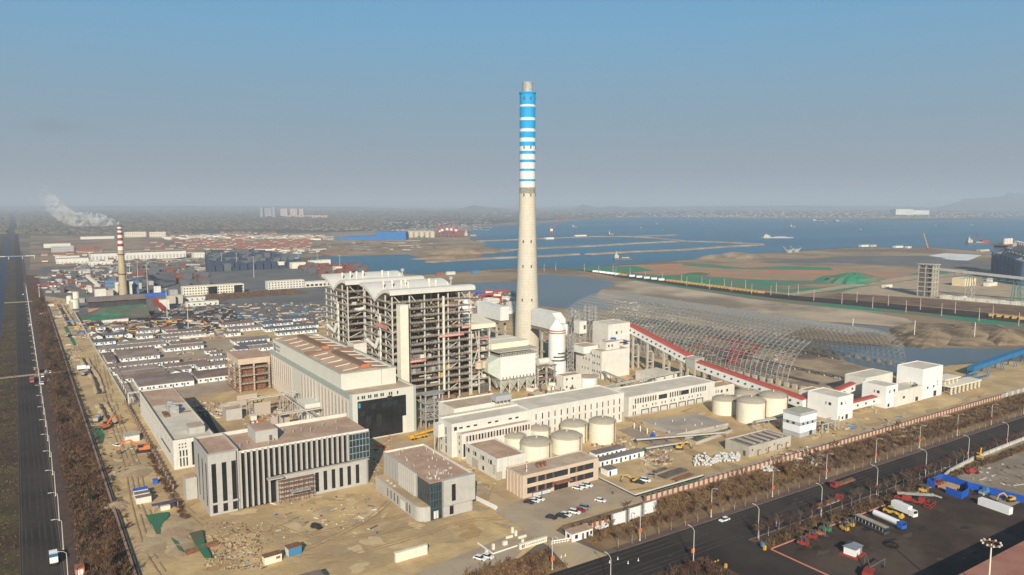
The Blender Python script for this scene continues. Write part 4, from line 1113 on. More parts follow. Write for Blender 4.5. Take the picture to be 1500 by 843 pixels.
for i in range(6): part('pipe_bundle', MB().tube((1+1.4*i,1,2+.4*(i%3)),(7+1.0*i,3.5,2+.4*(i%3)),.22,6), STEEL, T)
T = thing('open_basin','concrete settling basin with dark open channels across its top','basin',(284.7,229.2,0))
part('wall', MB().box(0,0,0,31.2,14.4,4.6).box(0,0,4.6,31.2,.4,5.3).box(0,14,4.6,31.2,14.4,5.3).box(0,.4,4.6,.4,14,5.3).box(30.8,.4,4.6,31.2,14,5.3), CONC, T)
part('deck', MB().box(.42,.42,4.62,30.78,13.98,4.75), mat('basin_deck',(.26,.23,.17),.9,(.2,.18,.13),.5), T)
for i in range(5): part('channel', MB().box(0,0,4.77,1.4,10,4.85), STEELD, T, (4+5.2*i,2.2,0)); part('walkway', MB().box(0,0,4.77,1.3,10.4,5.3), mat('walkway_pink',(.45,.36,.30),.9), T, (6+5.2*i,2.2,0))
for (x,z) in ((2,2.6),(12,1),(18,2.6),(24,1)): win(T,'S',x,z,.7,1.2)
part('door', MB().box(-.1,2,.1,-.02,3.4,2.6), STEELD, T)
for x in (6,13.5,20.5,27): part('pipe_stand', MB().tube((0,-.6,0),(0,-.6,2.6),.2,6).tube((0,-.6,2.6),(1.6,-.6,2.6),.2,6), RUST, T, (x,0,0))
# slabs, pool
T = thing('raised_slab','large low concrete slab with a pinkish dusty top and small white vents','slab',(252.5,252.5,0))
T.location = (0,0,0)
P4 = [G(941,622),G(1018,611),G(1067,626),G(991,642)]
part('slab_body', MB().prism(P4,0,2.2), CONC, T); part('slab_top', MB().prism([((p[0]-280)*.985+280,(p[1]-283)*.985+283) for p in P4],2.21,2.26), mat('slab_top',(.30,.245,.21),.95,(.36,.31,.26),.08,c3=(.42,.34,.24),scale3=.07), T)
for (x,y) in ((960,622),(985,618),(1003,616),(1028,622),(1050,626),(1005,632),(980,634),(1018,624)):
    g=G(x,y,2.3); part('vent', MB().cyl(g[0],g[1],2.27,3.3,.25,n=8), WHITE, T)
T = thing('water_basin','narrow open basin with green water beside the low slab','basin',(0,0,0))
P5 = [G(1003,645),G(1066,628),G(1072,633),G(1020,652)]
part('water', MB().prism(P5,0.02,.35), mat('green_water',(.13,.13,.05),.3), T)
for i in range(4): a,b_=P5[i],P5[(i+1)%4]; part('side_wall', MB().bar((a[0],a[1],.8),(b_[0],b_[1],.8),.5,1.6), CONC, T)

# round tanks
def tankb(label, x, y, r, h, g, stair=True):
    T = thing('storage_tank', label, 'tank', (x,y,0), group=g)
    part('shell', MB().lathe(0,0,[(r,0),(r,h)],40,cap=False), TANK, T)
    part('roof', MB().lathe(0,0,[(r+.12,h-.25),(r+.12,h),(r*.8,h+r*.13),(r*.5,h+r*.22),(.01,h+r*.27)],40,cap=False), TANKR, T)
    for a in (-1.3,): part('ladder', MB().bar((math.cos(a)*(r+.3),math.sin(a)*(r+.3),0),(math.cos(a)*(r+.3),math.sin(a)*(r+.3),h+.9),.5,.12), RUST if stair else STEEL, T)
    rl = MB()
    for i in range(24):
        a=2*math.pi*i/24; rl.bar((math.cos(a)*r*.97,math.sin(a)*r*.97,h),(math.cos(a)*r*.97,math.sin(a)*r*.97,h+.8),.08)
        a2=2*math.pi*(i+1)/24; rl.bar((math.cos(a)*r*.97,math.sin(a)*r*.97,h+.8),(math.cos(a2)*r*.97,math.sin(a2)*r*.97,h+.8),.06)
    part('guard_rail', rl, TANKR, T)
    part('top_vent', MB().cyl(0,0,h+r*.26,h+r*.27+.9,.4,n=8), STEELL, T)
    return T
gt = 'cream storage tanks before the white block'
tankb('tall cream tank standing apart at the right end of the front tank group',242.9,286.9,6.9,10.6,gt)
tankb('cream tank with a domed roof, rear right of the front tank group',231.8,296.2,7.0,8.6,gt)
tankb('wide cream tank at the front centre of the front tank group',218.2,284.4,7.8,7.8,gt)
tankb('small cream tank at the rear centre of the front tank group',213.6,300.0,5.3,8.2,gt)
tankb('wide cream tank at the front left of the front tank group',200.6,285.0,7.8,7.6,gt)
tankb('small cream tank at the rear left of the front tank group',197.4,298.2,5.3,7.6,gt)
gt = 'cream storage tanks below the conveyor'
tankb('left cream tank of the four below the red-roofed conveyor',335.3,288.3,7.1,8.4,gt)
tankb('front cream tank of the four below the red-roofed conveyor',335.1,269.4,8.0,11.6,gt)
tankb('right cream tank of the four below the red-roofed conveyor',356.3,271.3,8.0,11.2,gt)
tankb('rearmost cream tank of the four below the red-roofed conveyor',357.9,290.3,7.7,8.4,gt)
T = thing('limestone_tank','squat pale tank with a flat brown top beside a small white house','tank',(308.8,379.6,0))
part('shell', MB().lathe(0,0,[(6,0),(6,7.2)],36,cap=False), WHITE2, T); part('roof', MB().lathe(0,0,[(6.2,6.9),(6.2,7.2),(.01,7.9)],36,cap=False), ROOFT, T)
T = bldg('pump_cabin','small white cubic house with four square windows beside the squat pale tank',287.5,378.5,302,386,10,WHITE,ROOFP,.4)
for x in (2,6.5): 
    for z in (2,7): win(T,'S',x,z,1.2,1.3)
T = bldg('coal_store','low white shed with an arched pale roof under the red-roofed conveyor',347,356.5,366.5,376,6.6,WHITE,ROOFG,0)
for x in (2,6,9): win(T,'S',x,.2,1.2,1.6,STEELD)
# silo clusters beside the shed
sg = 'slender grey silos left of the shed frame'
for i,(px,py,h) in enumerate(((838,482,19),(843,487,20),(847.5,484,17.5),(857,475,18),(863,476,18),(868,475,18),(872,476,18))):
    x,y = G(px,py); T = thing('cement_silo', ordw(i)+' slender grey silo from the left in the clusters beside the shed frame', 'silo', (x,y,0), group=sg)
    part('shell', MB().lathe(0,0,[(.7,2.0),(2.1,4.6),(2.1,h),(.3,h+1.6)],16), STEEL, T)
    for a in range(4): part('leg', MB().box(-.15,-.15,0,.15,.15,5), STEELD, T, (1.5*math.cos(a*1.571+.7),1.5*math.sin(a*1.571+.7),0))
T = thing('white_elevator_tower','small white headhouse above the pipework right of the absorber','tower',(337,425,0))
part('leg', MB().box(0,0,0,.6,.6,26).box(5,0,0,5.6,.6,26).box(0,5,0,.6,5.6,26).box(5,5,0,5.6,5.6,26), STEEL, T)
part('house', MB().box(-.5,-.5,26.02,6,6,35), WHITE, T); part('opening', MB().box(3.4,-.6,29,5.2,-.52,32), STEELD, T)
br = MB()
for k in range(6): br.bar((0,0,4*k),(5.6,0,4*k+4),.3).bar((0,0,4*k+4),(5.6,0,4*k+4),.3).bar((0,0,4*k),(0,5.6,4*k+4),.3)
part('bracing', br, STEEL, T)

T = bldg('lift_house','white windowless block between the turbine hall and the boiler frames',171.6,441,180,452,33,WHITE,ROOFP,.5)
sheet('foundation_paving',[G(904,630),G(929,625),G(997,652),G(972,662)],mat('foundation_paving',(.33,.25,.19),.95,(.27,.205,.155),.2),.03)
for i,(px,py) in enumerate(((929,628),(938,632),(948,636),(958,640))): x,y=G(px,py); single('white_post','short white post in the row on the dusty foundations','post',MB().cyl(0,0,0,3,.25,n=8),CARW,(x,y,0),group='white posts on the foundations')
x,y=G(957,643); single('blue_pump','blue pump set standing on the dusty foundations','pump',MB().box(0,0,.3,1.6,1.6,2).cyl(.8,.8,2,3,.5,n=8),BLUE,(x,y,0))
# ================================================================ COAL SHED FRAME (space frame vault)
T = thing('shed_frame', 'vast barrel-vaulted steel space frame over the stockyard beside the grey pond', 'space frame', (420.0, 296.0, 0))
SW, SH, SL = 118.0, 34.0, 266.0
def arcp(s, off=0.0):
    a = math.pi*s
    return (SW/2 - (SW/2-off)*math.cos(a), (SH-off)*math.sin(a)**.86 if 0 < s < 1 else 0.0)
def arch(s0, s1, n=30):
    m = MB(); k0, k1 = int(s0*n), int(s1*n)
    for k in range(k0, k1):
        a, b = arcp(k/n), arcp((k+1)/n); c, d_ = arcp(k/n, 2.2), arcp((k+1)/n, 2.2)
        m.tube((a[0],0,a[1]), (b[0],0,b[1]), .13, 3); m.tube((c[0],2,c[1]), (d_[0],2,d_[1]), .12, 3)
        m.tube((a[0],0,a[1]), (c[0],2,c[1]), .09, 3); m.tube((c[0],2,c[1]), (b[0],0,b[1]), .09, 3)
        m.tube((c[0],2,c[1]), (a[0],4.4,a[1]), .08, 3); m.tube((d_[0],2,d_[1]), (a[0],4.4,a[1]), .07, 3)
    return m.mesh('arch', GALV)
full, right, left = arch(0, 1), arch(.44, 1), arch(0, .3)
n = 0
for k in range(61):
    y = k*4.4
    if k < 8: link('arch', right, T, (0, y, 0))
    else: link('arch', full, T, (0, y, 0))
for k in range(3, 8): link('arch', left, T, (0, k*4.4, 0))
for j in range(0, 46):
    p = arcp(j/45.); y0 = 0 if j >= 21 else (13.2 if j <= 12 else 35.2)
    part('purlin', MB().bar((p[0], y0, p[1]), (p[0], SL, p[1]), .2), GALV, T)
T2 = thing('stacker_conveyor', 'long dark belt conveyor on the ground under the near half of the shed frame', 'conveyor', (467, 296, 0))
part('belt', MB().box(0,0,1.4,2.2,250,1.8), STEELD, T2)
for k in range(42): part('stand', MB().box(-.2,0,0,2.4,.5,1.38), CONC if k%2 else STEELD, T2, (0, 6*k, 0))
T2 = thing('stacker_conveyor', 'long dark belt conveyor on the ground under the far half of the shed frame', 'conveyor', (524, 340, 0))
part('belt', MB().box(0,0,1.4,2.2,250,1.8), STEELD, T2)
for k in range(42): part('stand', MB().box(-.2,0,0,2.4,.5,1.38), CONC if k%2 else STEELD, T2, (0, 6*k, 0))
T2 = thing('stacker_conveyor', 'dark belt conveyor nearest the row of concrete wall blocks under the shed frame', 'conveyor', (440, 300, 0))
part('belt', MB().box(0,0,1.0,2.0,190,1.4), STEELD, T2)
for k in range(32): part('stand', MB().box(-.2,0,0,2.2,.5,.98), STEELD, T2, (0, 6*k, 0))
SRED = mat('stacker_red',(.26,.05,.035),.8,(.2,.05,.04),.5)
def stacker(label, x, y, rz):
    T = thing('stacker_crane', label, 'stacker', (x, y, 0), rz, group='red stackers under the shed frame')
    part('base', MB().box(-5,-5,0,5,5,2).box(-4,-4,2.01,4,4,5), SRED, T)
    part('tower', MB().bar((-3,0,5),(0,0,20),0.55).bar((3,0,5),(0,0,20),0.55).bar((0,-3,5),(0,0,20),.8), SRED, T)
    part('boom', MB().bar((-14,0,10),(30,0,13),1.0,.9), SRED, T); part('stay', MB().bar((0,0,20),(26,0,13.5),.35).bar((0,0,20),(-12,0,10.5),.35), SRED, T)
    part('counterweight', MB().box(-17,-2,7.5,-13,2,11), SRED, T)
stacker('red stacker with its boom raised under the middle of the shed frame', 470, 392, 1.9)
stacker('red stacker half assembled nearer the conveyor under the shed frame', 446, 378, 2.6)
blk = MB().box(0,0,0,1.6,3.2,3.0).mesh('wall_block', CONC)
for k in range(26): tag(link('wall_block', blk, None, (417.2, 262+k*6.4, 0)), 'pale concrete wall block standing in the long row at the foot of the shed frame', 'concrete block', 'row of wall blocks along the shed')
for k in range(30): tag(link('wall_block', blk, None, (541, 300+k*8.6, 0)), 'pale concrete wall block standing in the far row by the pond side of the shed', 'concrete block', 'row of wall blocks by the pond')
T = thing('half_roofed_hut','small vault of white sheets being fitted inside the near flank of the shed frame','roof sheets',(424,330,0))
part('sheet_roof', MB().lathe(0,0,[(9,0),(9,34)],20,cap=False,a0=math.pi*.25,a1=math.pi).shift(Matrix.Rotation(rad(-90),4,'X')), mat('white_sheet',(.6,.6,.58),.5,(.4,.4,.39),.4), T, (9,0,-2))
single('yellow_machine','small yellow machine under the near flank of the shed frame','machine', MB().box(0,0,.5,4,2,2).box(.5,.3,2.02,2,1.7,3.4), YEL, (421,318,0))

# ================================================================ PIPE RACKS, YARD OF THE TRANSFORMERS, SMALL STRUCTURES
def rack(name, label, p, q, z, w=3.0, mt=STEEL, step=8.0, pipes=4):
    p = Vector((p[0],p[1],0)); q = Vector((q[0],q[1],0)); L_ = (q-p).length; dd = (q-p).normalized(); nn = Vector((-dd.y,dd.x,0))
    T = thing(name, label, 'pipe rack', tuple(p))
    n = max(1, int(L_/step))
    for i in range(n+1):
        c = dd*(L_*i/n)
        part('frame_leg', MB().bar(c-nn*w/2, c-nn*w/2+Vector((0,0,z)), .35).bar(c-nn*w/2+Vector((0,0,z)), c+nn*w/2+Vector((0,0,z)), .4).bar(c+nn*w/2, c+nn*w/2+Vector((0,0,z)), .35), mt, T)
    for i in range(pipes):
        o = nn*(-w/2+.4+(w-.8)*i/max(1,pipes-1)) + Vector((0,0,z+.4))
        part('pipe', MB().tube(o, dd*L_+o, .22+.12*(i%2), 6), [STEELL,STEEL,RUST][i%3], T)
    return T
rack('pipe_rack','long pipe rack behind the white blocks, running to the transfer tower',(300,352),(371,357),6.5)
rack('pipe_rack','pipe rack crossing the yard between the coal building and the white block',(318,334),(330,390),5.5)
rack('pipe_rack','pipe rack left of the white tower along the round tanks',(322,256),(362,250),4.5)
rack('pipe_rack','low green pipe rack beside the concrete foundations',(249,262),(274,258),1.6,mt=GREEN,pipes=3)
rack('pipe_rack','low black pipe rack edging the concrete foundations',(254,274),(300,258),1.8,mt=STEELD,pipes=3)
rack('pipe_rack','tall grey pipe rack running along the long side of the turbine hall',(126,372),(126,440),8.5,4.0)
rack('pipe_rack','tall grey pipe rack joining the hall to the nearer fire walls',(110,392),(133,393),9.0,4.0)
rack('pipe_rack','tall grey pipe rack joining the hall to the farther fire walls',(104,432),(133,434),9.0,4.0)
rack('pipe_rack','grey gantry of pipes at the corner of the hut camp near the long workshop',(50,492),(66,492),7.5,3.0,mt=STEELL)
rack('pipe_rack','pale pipe bridge along the fence beside the hut camp',(52.4,500),(55.5,700),3.2,1.6,mt=STEELL,step=12,pipes=3)
GRID = mat('grid_wall', (.60,.55,.47), .85, (.55,.5,.42), .4, lines=[('x',1.6,(.40,.33,.27),.10),('y',1.6,(.40,.33,.27),.10),('z',1.5,(.40,.33,.27),.10)])
for i,(x,y,l,h,w) in enumerate(((106.9,429,9,7.5,'first'),(106.7,395.5,10,7.5,'second'),(110.5,375,13,6.5,'nearest'),(98,455,11,3.5,'lowest'),(107,470,12,3,'farthest'))):
    single('fire_wall', w+' gridded fire wall of the transformer yard, counted towards the office' if i<2 else w+' gridded fire wall in the transformer yard', 'wall', MB().box(0,0,0,l,.6,h), GRID, (x,y,0))
base = random.Random(31)
def transformer(label, x, y):
    T = thing('transformer', label, 'transformer', (x,y,0), group='transformers')
    part('tank', MB().box(0,0,.4,6,3,4), STEEL, T)
    for i in range(3): part('bushing', MB().tube((1+2*i,1.5,4),(.4+2.4*i,1.5,7),.25,8), RUST, T)
    for s in (-1.2, 3.1):
        for i in range(6): part('radiator', MB().box(.3+.95*i,s,.8,.8+.95*i,s+1.0,3.6), STEELD if i%2 else STEEL, T)
    part('conservator', MB().tube((1,3.2,5),(5,3.2,5),.6,10), STEELL, T)
transformer('grey transformer between the nearer pair of fire walls',108,381); transformer('grey transformer behind the second fire wall',108,401)
transformer('grey transformer beside the first fire wall',108,436); transformer('isolated grey transformer on the bare sand near the white workshop',96,396)
T = bldg('yard_hut','small grey block house on the sand between the workshop and the hall',91.3,428,99.8,437,6.2,STONE,ROOFP,.3)
T = bldg('yard_hut','tiny white hut beside the grey block house',103,421,106,424.5,2.8,WHITE,ROOFG,0)
single('orange_heap','low orange tarpaulin heap on the sand beside the fire walls','tarpaulin', MB().lathe(0,0,[(3.2,0),(2.4,.7),(1,1.1),(.01,1.2)],10), ORANGE, (106,415,0))
for i,(x,y) in enumerate(((95,452),(99,450.5))): bldg('site_hut',('left','right')[i]+' low pale hut behind the grey block house',x,y,x+3.6,y+5,2.7,CREAM,ROOFG,0)
# unfinished frame left of the hall
T = thing('unfinished_frame','unfinished concrete frame building wrapped in brown scaffold left of the hall','building',(113.7,490,0))
for x in (0,9,18.5):
    for y in (0,14,29): part('column', MB().box(-.45,-.45,0,.45,.45,20), PINKW, T, (x,y,0))
for z in (5,10,15): part('floor', MB().box(-.6,-.6,z,19,29.6,z+.5), CONC, T)
part('top_storey', MB().box(-.8,-.8,17.8,19.3,29.8,21.4), PINKW, T); part('roof', MB().box(-.4,-.4,21.42,19,29.4,21.5), ROOFP, T)
part('inner_wall', MB().box(3,3,0,17,27,14.9), BROWNW, T)
for i in range(11):
    part('scaffold_pole', MB().tube((-1.4+2.1*i,-1.8,0),(-1.4+2.1*i,-1.8,17),.1,5), RUST, T)
    part('scaffold_pole', MB().tube((-2.2,-1.8+3*i,0),(-2.2,-1.8+3*i,17),.1,5), RUST, T)
for k in range(9): part('scaffold_ledger', MB().tube((-2.2,-1.8,1.9*k+1),(20,-1.8,1.9*k+1),.1,5).tube((-2.2,-1.8,1.9*k+1),(-2.2,29,1.9*k+1),.1,5), RUST, T)
# grey filters under the boiler frame by the hall corner
T = thing('filter_tower','grey steel tower of round vessels between the hall and the boiler frame','steel tower',(176,352,0))
for x in (0,5,10):
    for y in (0,6): part('leg', MB().box(-.3,-.3,0,.3,.3,19), STEEL, T, (x,y,0))
for z in (5.5,10,14.5,18.8): part('platform', MB().box(-1,-1,z,11,7,z+.25), STEEL, T)
for (x,z) in ((2.5,6),(6.5,6),(2.5,11),(7,14.8)): part('vessel', MB().lathe(0,0,[(.4,0),(1.5,1),(1.5,3.2),(.4,4)],14), STEEL, T, (x,3,z))
for i in range(14): part('pipe', MB().tube((base.uniform(0,9),base.uniform(-1,3),base.uniform(5,15)),(base.uniform(0,9),base.uniform(-1,3),base.uniform(5,15)),.22,6), STEEL, T)

# ================================================================ HUT CAMP (white prefabs with brown roofs)
hut_g = 'white prefab huts with brown roofs in the worker camp'
def hut(x0, y0, x1, d, h=3.0, m=ROOFS, label='', gable=False, far=False, tone=0):
    if m is ROOFS: m = (ROOFS, mat('roof_shed_red',(.25,.165,.13),.9,(.19,.125,.10),.3,c3=(.16,.115,.095),scale3=.1,lines=[('x',1.0,(.15,.10,.08),.12)]), mat('roof_shed_pale',(.27,.225,.19),.9,(.22,.18,.15),.3,c3=(.19,.15,.125),scale3=.08,lines=[('x',1.0,(.18,.145,.12),.12)]))[tone%3]
    T = thing('prefab_hut', label, 'hut', (x0,y0,0), group=hut_g); L_ = x1-x0
    part('wall', MB().box(0,0,0,L_,d,h), mat('hut_white',(.70,.70,.67),.7,(.62,.62,.60),.5), T)
    if gable: pr = [(-.4,h+.02),(L_+.4,h+.02),(L_/2,h+1.8)]; part('roof', MB().sect(pr,'y',-.5,d+.4), m, T); part('gable', MB().sect([(0,h+.03),(L_,h+.03),(L_/2,h+1.55)],'y',-.56,-.51), mat('hut_white',(.7,.7,.67)), T)
    else: pr = [(-.6,h+.02),(d+.5,h+.02),(d+.5,h+.3),(d/2,h+min(1.5,.1*d+.5)),(-.6,h+.3)]; part('roof', MB().sect(pr,'x',-.4,L_+.4), m, T)
    if not far:
        n = min(16, max(1,int(L_/3.4)))
        for i in range(n):
            x = 1+(L_-2)*i/n
            win(T,'S',x,1.2,1.1,1.1,GLASS)
            if i%2: win(T,'S',x+1.5,.1,.9,2.2,BLUEL,name='door')
    return T
camp = [  # x0, y0, x1, depth, roof, words
 (60,528,93,26,0,'widest hut roof at the near end of the camp, behind the workshop'),(96,531,121,22,0,'wide hut roof at the near end of the camp, toward the hall'),
 (83,560,91,7,1,'small gabled hut in the middle of the near rows'),(104,572,127,12,0,'hut before the unfinished frame, second row'),
 (53,560,82,8,0,'narrow hut along the fence, second row'),(53,573,82,9,0,'narrow hut along the fence, third row'),(51,588,80,8,0,'narrow hut along the fence, fourth row'),
 (84,585,113,9,0,'narrow hut across the lane, third row'),(84,570,99,7,0,'short hut across the lane, second row'),
 (50,606,97,10,0,'very long hut across the camp, fifth row'),(51,624,56.5,38,0,'hut turned lengthwise along the fence'),
 (60,636,88,8,0,'hut with a row of doors, sixth row'),(60,650,88,7,0,'hut with a white back wall, seventh row'),(60,663,88,8,0,'hut before the long hut, eighth row'),
 (50,684,100,10,0,'long hut closing the camp, ninth row'),(95,660,125,10,0,'hut with many doors beside the open court'),(103,678,128,9,0,'hut behind the open court'),
 (115,596,134,8,0,'short hut near the unfinished frame'),(122,616,130,5,0,'small white cabin in the court'),(121,632,129,5,0,'smallest white cabin in the court'),
 (102,700,113,7,0,'short hut behind the long hut'),(104,720,139,9,0,'hut with dark doors in the upper rows'),(110,742,139,9,0,'hut at the top of the camp by the dark yard'),(66,703,101,7,0,'hut with white parapet behind the long hut'),
 (49,776,56,9,1,'gabled hut in the upper left corner'),(52,750,58.5,13,1,'gabled hut second from the upper left corner'),(62,755,75,9,0,'dark roofed hut in the upper left rows'),
 (76,748,82,10,1,'gabled hut right of the dark roofed hut'),(69,714,76,15,1,'gabled hut in the middle of the upper rows'),(50,722,66,14,0,'dark roofed hut on the upper fence side'),
 (88,766,107,8,0,'hut with big windows in the upper rows'),(109,762,122,8,0,'hut at the upper right of the rows'),(84,735,97,8,0,'small hut with mixed roofs, upper middle'),(58,810,66,5,0,'white cabin below the green heap'),(71,798,81,5,0,'white cabin right of the orange scrap'),
 (150,662,180,14,0,'hut between the lane and the hall, front row'),(150,640,172,10,2,'grey roofed hut behind the unfinished frame'),(143,624,152,12,2,'grey roofed small hut beside the hall'),(153,622,172,10,0,'hut right behind the hall corner'),
 (162,728,192,13,0,'hut with two big dark gates, right rows'),(162,760,192,14,0,'hut of the rearmost right row'),(190,712,241,8,2,'long grey roofed hut at the right lane'),(193,685,230,7,2,'pale grey hut nearest the hall roof'),
 (196,741,225,12,2,'grey roofed hut in the right rows'),(222,762,245,16,2,'biggest grey roofed shed at the right rows'),(153,706,166,7,0,'cabin inside a small walled yard')]
for i,(x0,y0,x1,d,k,w) in enumerate(camp):
    hut(x0,y0-1.2,x1,d+1.6,2.8 if d<18 else 3.4,ROOFD if k==2 or 'dark roofed' in w else ROOFS,('white '+w) if 'hut' in w or 'cabin' in w else w,gable=(k==1),tone=i)
cars_small = []
bldg('long_low_wall','long white low wall beside the lane in the upper camp',91,716,143,717,2.0,WHITE,WHITE,0,cat='wall')

# ================================================================ OLD PLANT, YARD AND TOWN BEHIND
T = thing('old_chimney','older beige chimney with red and white bands at the top, far left','chimney',(110.5,1076.8,0))
def orad(z): return 5.2-(5.2-2.6)*z/92.
part('shaft', MB().lathe(0,0,[(orad(z),z) for z in (0,20,40,61)],28), mat('old_concrete',(.42,.34,.22),.9,(.38,.30,.19),.2), T)
ob = [(61,65.4,0),(65.4,69,1),(69,72.7,0),(72.7,76.3,1),(76.3,79.9,0),(79.9,83.2,1),(83.2,85.5,0),(85.5,88,1),(88,90.2,0),(90.2,92,2)]
for (a,b_,k) in ob: part('band', MB().lathe(0,0,[(orad(a),a),(orad(b_),b_)],28,cap=(k==2)), (CHW,REDP,STEELD)[k], T)
for z in (30,55): part('platform', MB().lathe(0,0,[(orad(z),z),(orad(z)+1.3,z),(orad(z)+1.3,z+1),(orad(z),z+1)],20,cap=False), RUST, T)
for s in (-9, 7.5): part('duct_frame', MB().box(s,-3,0,s+2.6,3,17).box(s,-3.5,17.02,s+4,3.5,20), ROOFG, T)
# smoke drifting from the old chimney
sm = MB(); nseg = 26
rt = Vector((_R[0],_R[1],0)); cpts = []
for i in range(nseg+1):
    s = i/nseg
    along = -5 - 150*s if False else -95*s
    up = 92 + 3 + 2*math.sin(s*5) + 7*s + (0 if s<.55 else 115*(s-.55)**1.6)
    r_ = 2.0 + 6.0*math.sin(min(1,s*2.2)*math.pi/2) + (2.0*math.sin(s*9))*s + 5*s
    cpts.append((rt*along + Vector((0,0,up)), r_))
for i in range(nseg):
    (p,ra),(q,rb) = cpts[i],cpts[i+1]
    b_ = len(sm.v)
    for j in range(14):
        a = 2*math.pi*j/14; k = Vector((_F[0],_F[1],0))*math.cos(a)+Vector((0,0,1))*math.sin(a)
        sm.v.append(tuple(p+k*ra)); sm.v.append(tuple(q+k*rb))
    for j in range(14):
        j2=(j+1)%14; sm.f.append((b_+2*j,b_+2*j+1,b_+2*j2+1,b_+2*j2)); sm.sm.append(True); sm.mi.append(0)
    if i in (0,nseg-1):
        sm.f.append(tuple(b_+2*j for j in range(14)) if i==0 else tuple(b_+2*j+1 for j in range(13,-1,-1))); sm.sm.append(True); sm.mi.append(0)
SMK = bpy.data.materials.new('white_smoke'); SMK.use_nodes=True
t = SMK.node_tree
for n_ in list(t.nodes):
    if n_.type=='BSDF_PRINCIPLED': t.nodes.remove(n_)
out=[n_ for n_ in t.nodes if n_.type=='OUTPUT_MATERIAL'][0]
pv=t.nodes.new('ShaderNodeVolumePrincipled'); pv.inputs['Color'].default_value=(.97,.97,.97,1)
tc=t.nodes.new('ShaderNodeTexCoord'); nz=t.nodes.new('ShaderNodeTexNoise'); nz.inputs['Scale'].default_value=.09; nz.inputs['Detail'].default_value=7; nz.inputs['Distortion'].default_value=1.2
t.links.new(tc.outputs['Object'],nz.inputs['Vector'])
mr=t.nodes.new('ShaderNodeMapRange'); mr.inputs[1].default_value=.46; mr.inputs[2].default_value=.64; mr.inputs[3].default_value=0; mr.inputs[4].default_value=.45
t.links.new(nz.outputs[0],mr.inputs[0])
sx=t.nodes.new('ShaderNodeSeparateXYZ'); t.links.new(tc.outputs['Object'],sx.inputs[0])
m2=t.nodes.new('ShaderNodeMapRange'); m2.inputs[1].default_value=-80; m2.inputs[2].default_value=-25; m2.inputs[3].default_value=.05; m2.inputs[4].default_value=1.0
t.links.new(sx.outputs[0],m2.inputs[0])
mm=t.nodes.new('ShaderNodeMath'); mm.operation='MULTIPLY'; t.links.new(mr.outputs[0],mm.inputs[0]); t.links.new(m2.outputs[0],mm.inputs[1])
t.links.new(mm.outputs[0],pv.inputs['Density']); t.links.new(pv.outputs[0],out.inputs['Volume'])
tag(link('smoke_plume', sm.mesh('smoke_plume', SMK), None, (110.5,1076.8,0)), None, None, None, 'stuff')
# boiler works round it
T = thing('old_coal_shed','long shed with a black open front and rusty base behind the green covered heap','shed',(62,948,0))
part('roof', MB().sect([(-2,11.6),(16,15),(16,15.5),(-2,12.1)],'x',-1,66), ROOFS, T)
part('black_front', MB().box(0,0,4.5,64,14,11.5), mat('black_front',(.035,.033,.035),.8,(.06,.055,.055),.1,lines=[('x',6,(.08,.07,.07),.05)]), T)
part('rusty_base', MB().box(0,-.4,0,64,14,4.4), mat('rust_base',(.40,.22,.12),.9,(.28,.15,.09),.15), T)
T = thing('coal_chute_house','white and blue house with a red chute right of the black shed','building',(118,905,0))
part('blue_roof', MB().box(0,24,15.5,22,30,19), BLUE, T); part('white_wall', MB().box(12,14,0,22,24,12), WHITE, T)
part('dark_wall', MB().box(0,24.2,0,21.5,29.5,15.3), STEELD, T)
part('chute', MB().bar((8,28,13),(14,0,3),4,3), REDP, T)
single('coal_heap','long coal heap under green and grey netting in front of the black shed','heap',
   (lambda m: (m.face([(0,0,0),(64,0,0),(60,20,12),(22,20,11),(9,16,5)]), m.face([(64,0,0),(64,48,0),(60,26,12),(60,20,12)]), m.face([(22,20,11),(60,20,12),(60,26,12),(22,26,11)]), m.face([(0,0,0),(9,16,5),(22,20,11),(22,26,11),(0,48,0)]), m.face([(0,48,0),(22,26,11),(60,26,12),(64,48,0)]), m)[-1])(MB()),
   mat('heap_netting',(.02,.17,.09),.95,(.06,.09,.06),.035,c3=(.10,.095,.08),scale3=.03,lo=.42,hi=.5), (51,874,0))
bldg('site_hut','long white hut along the foot of the green covered heap',68,855,91,861,3.2,WHITE,ROOFS,0)
T = thing('boiler_works','cluster of old grey boiler blocks with blue stripes left of the old chimney','industrial building',(78,1064,0))
part('block', MB().box(0,0,0,12,16,14), WHITE, T); part('block', MB().box(12.1,0,0,20,14,12), CONC, T); part('roof', MB().box(-.5,-.5,14.02,12.5,16.5,14.6), ROOFS, T)
part('blue_block', MB().box(13,20,0,26,34,22), mat('blue_striped',(.10,.13,.17),.7,(.12,.14,.16),.2,lines=[('z',5,(.05,.22,.5),.35)]), T)
part('conveyor', MB().bar((6,18,16),(-4,60,26),3,3), WHITE, T)
part('blue_block', MB().box(38,20,0,52,34,20), mat('blue_striped',(.1,.13,.17)), T)
for i,(x,y,r_,h) in enumerate(((52,995,4.5,10),(57,1060,3.6,12),(49,1045,3.2,9))):
    T = thing('old_tank', ('largest','middle','smallest')[i]+' rusty old tank near the lane beside the old plant','tank',(x,y,0)); part('shell', MB().cyl(0,0,0,h,r_), CREAM, T); part('roof', MB().lathe(0,0,[(r_+.1,h),(.01,h+1.2)],20), ROOFG, T)
base = random.Random(77)
for i in range(26):
    x,y = base.uniform(44,160), base.uniform(960,1180)
    w,d_,h = base.uniform(4,12), base.uniform(4,12), base.uniform(4,12)
    single('plant_block','small mixed plant block crowded round the old chimney','industrial block', MB().box(0,0,0,w,d_,h), [CONC,WHITE,STEEL,STEELD,ROOFG][base.randrange(5)], (x,y,0), group='small plant blocks round the old chimney')
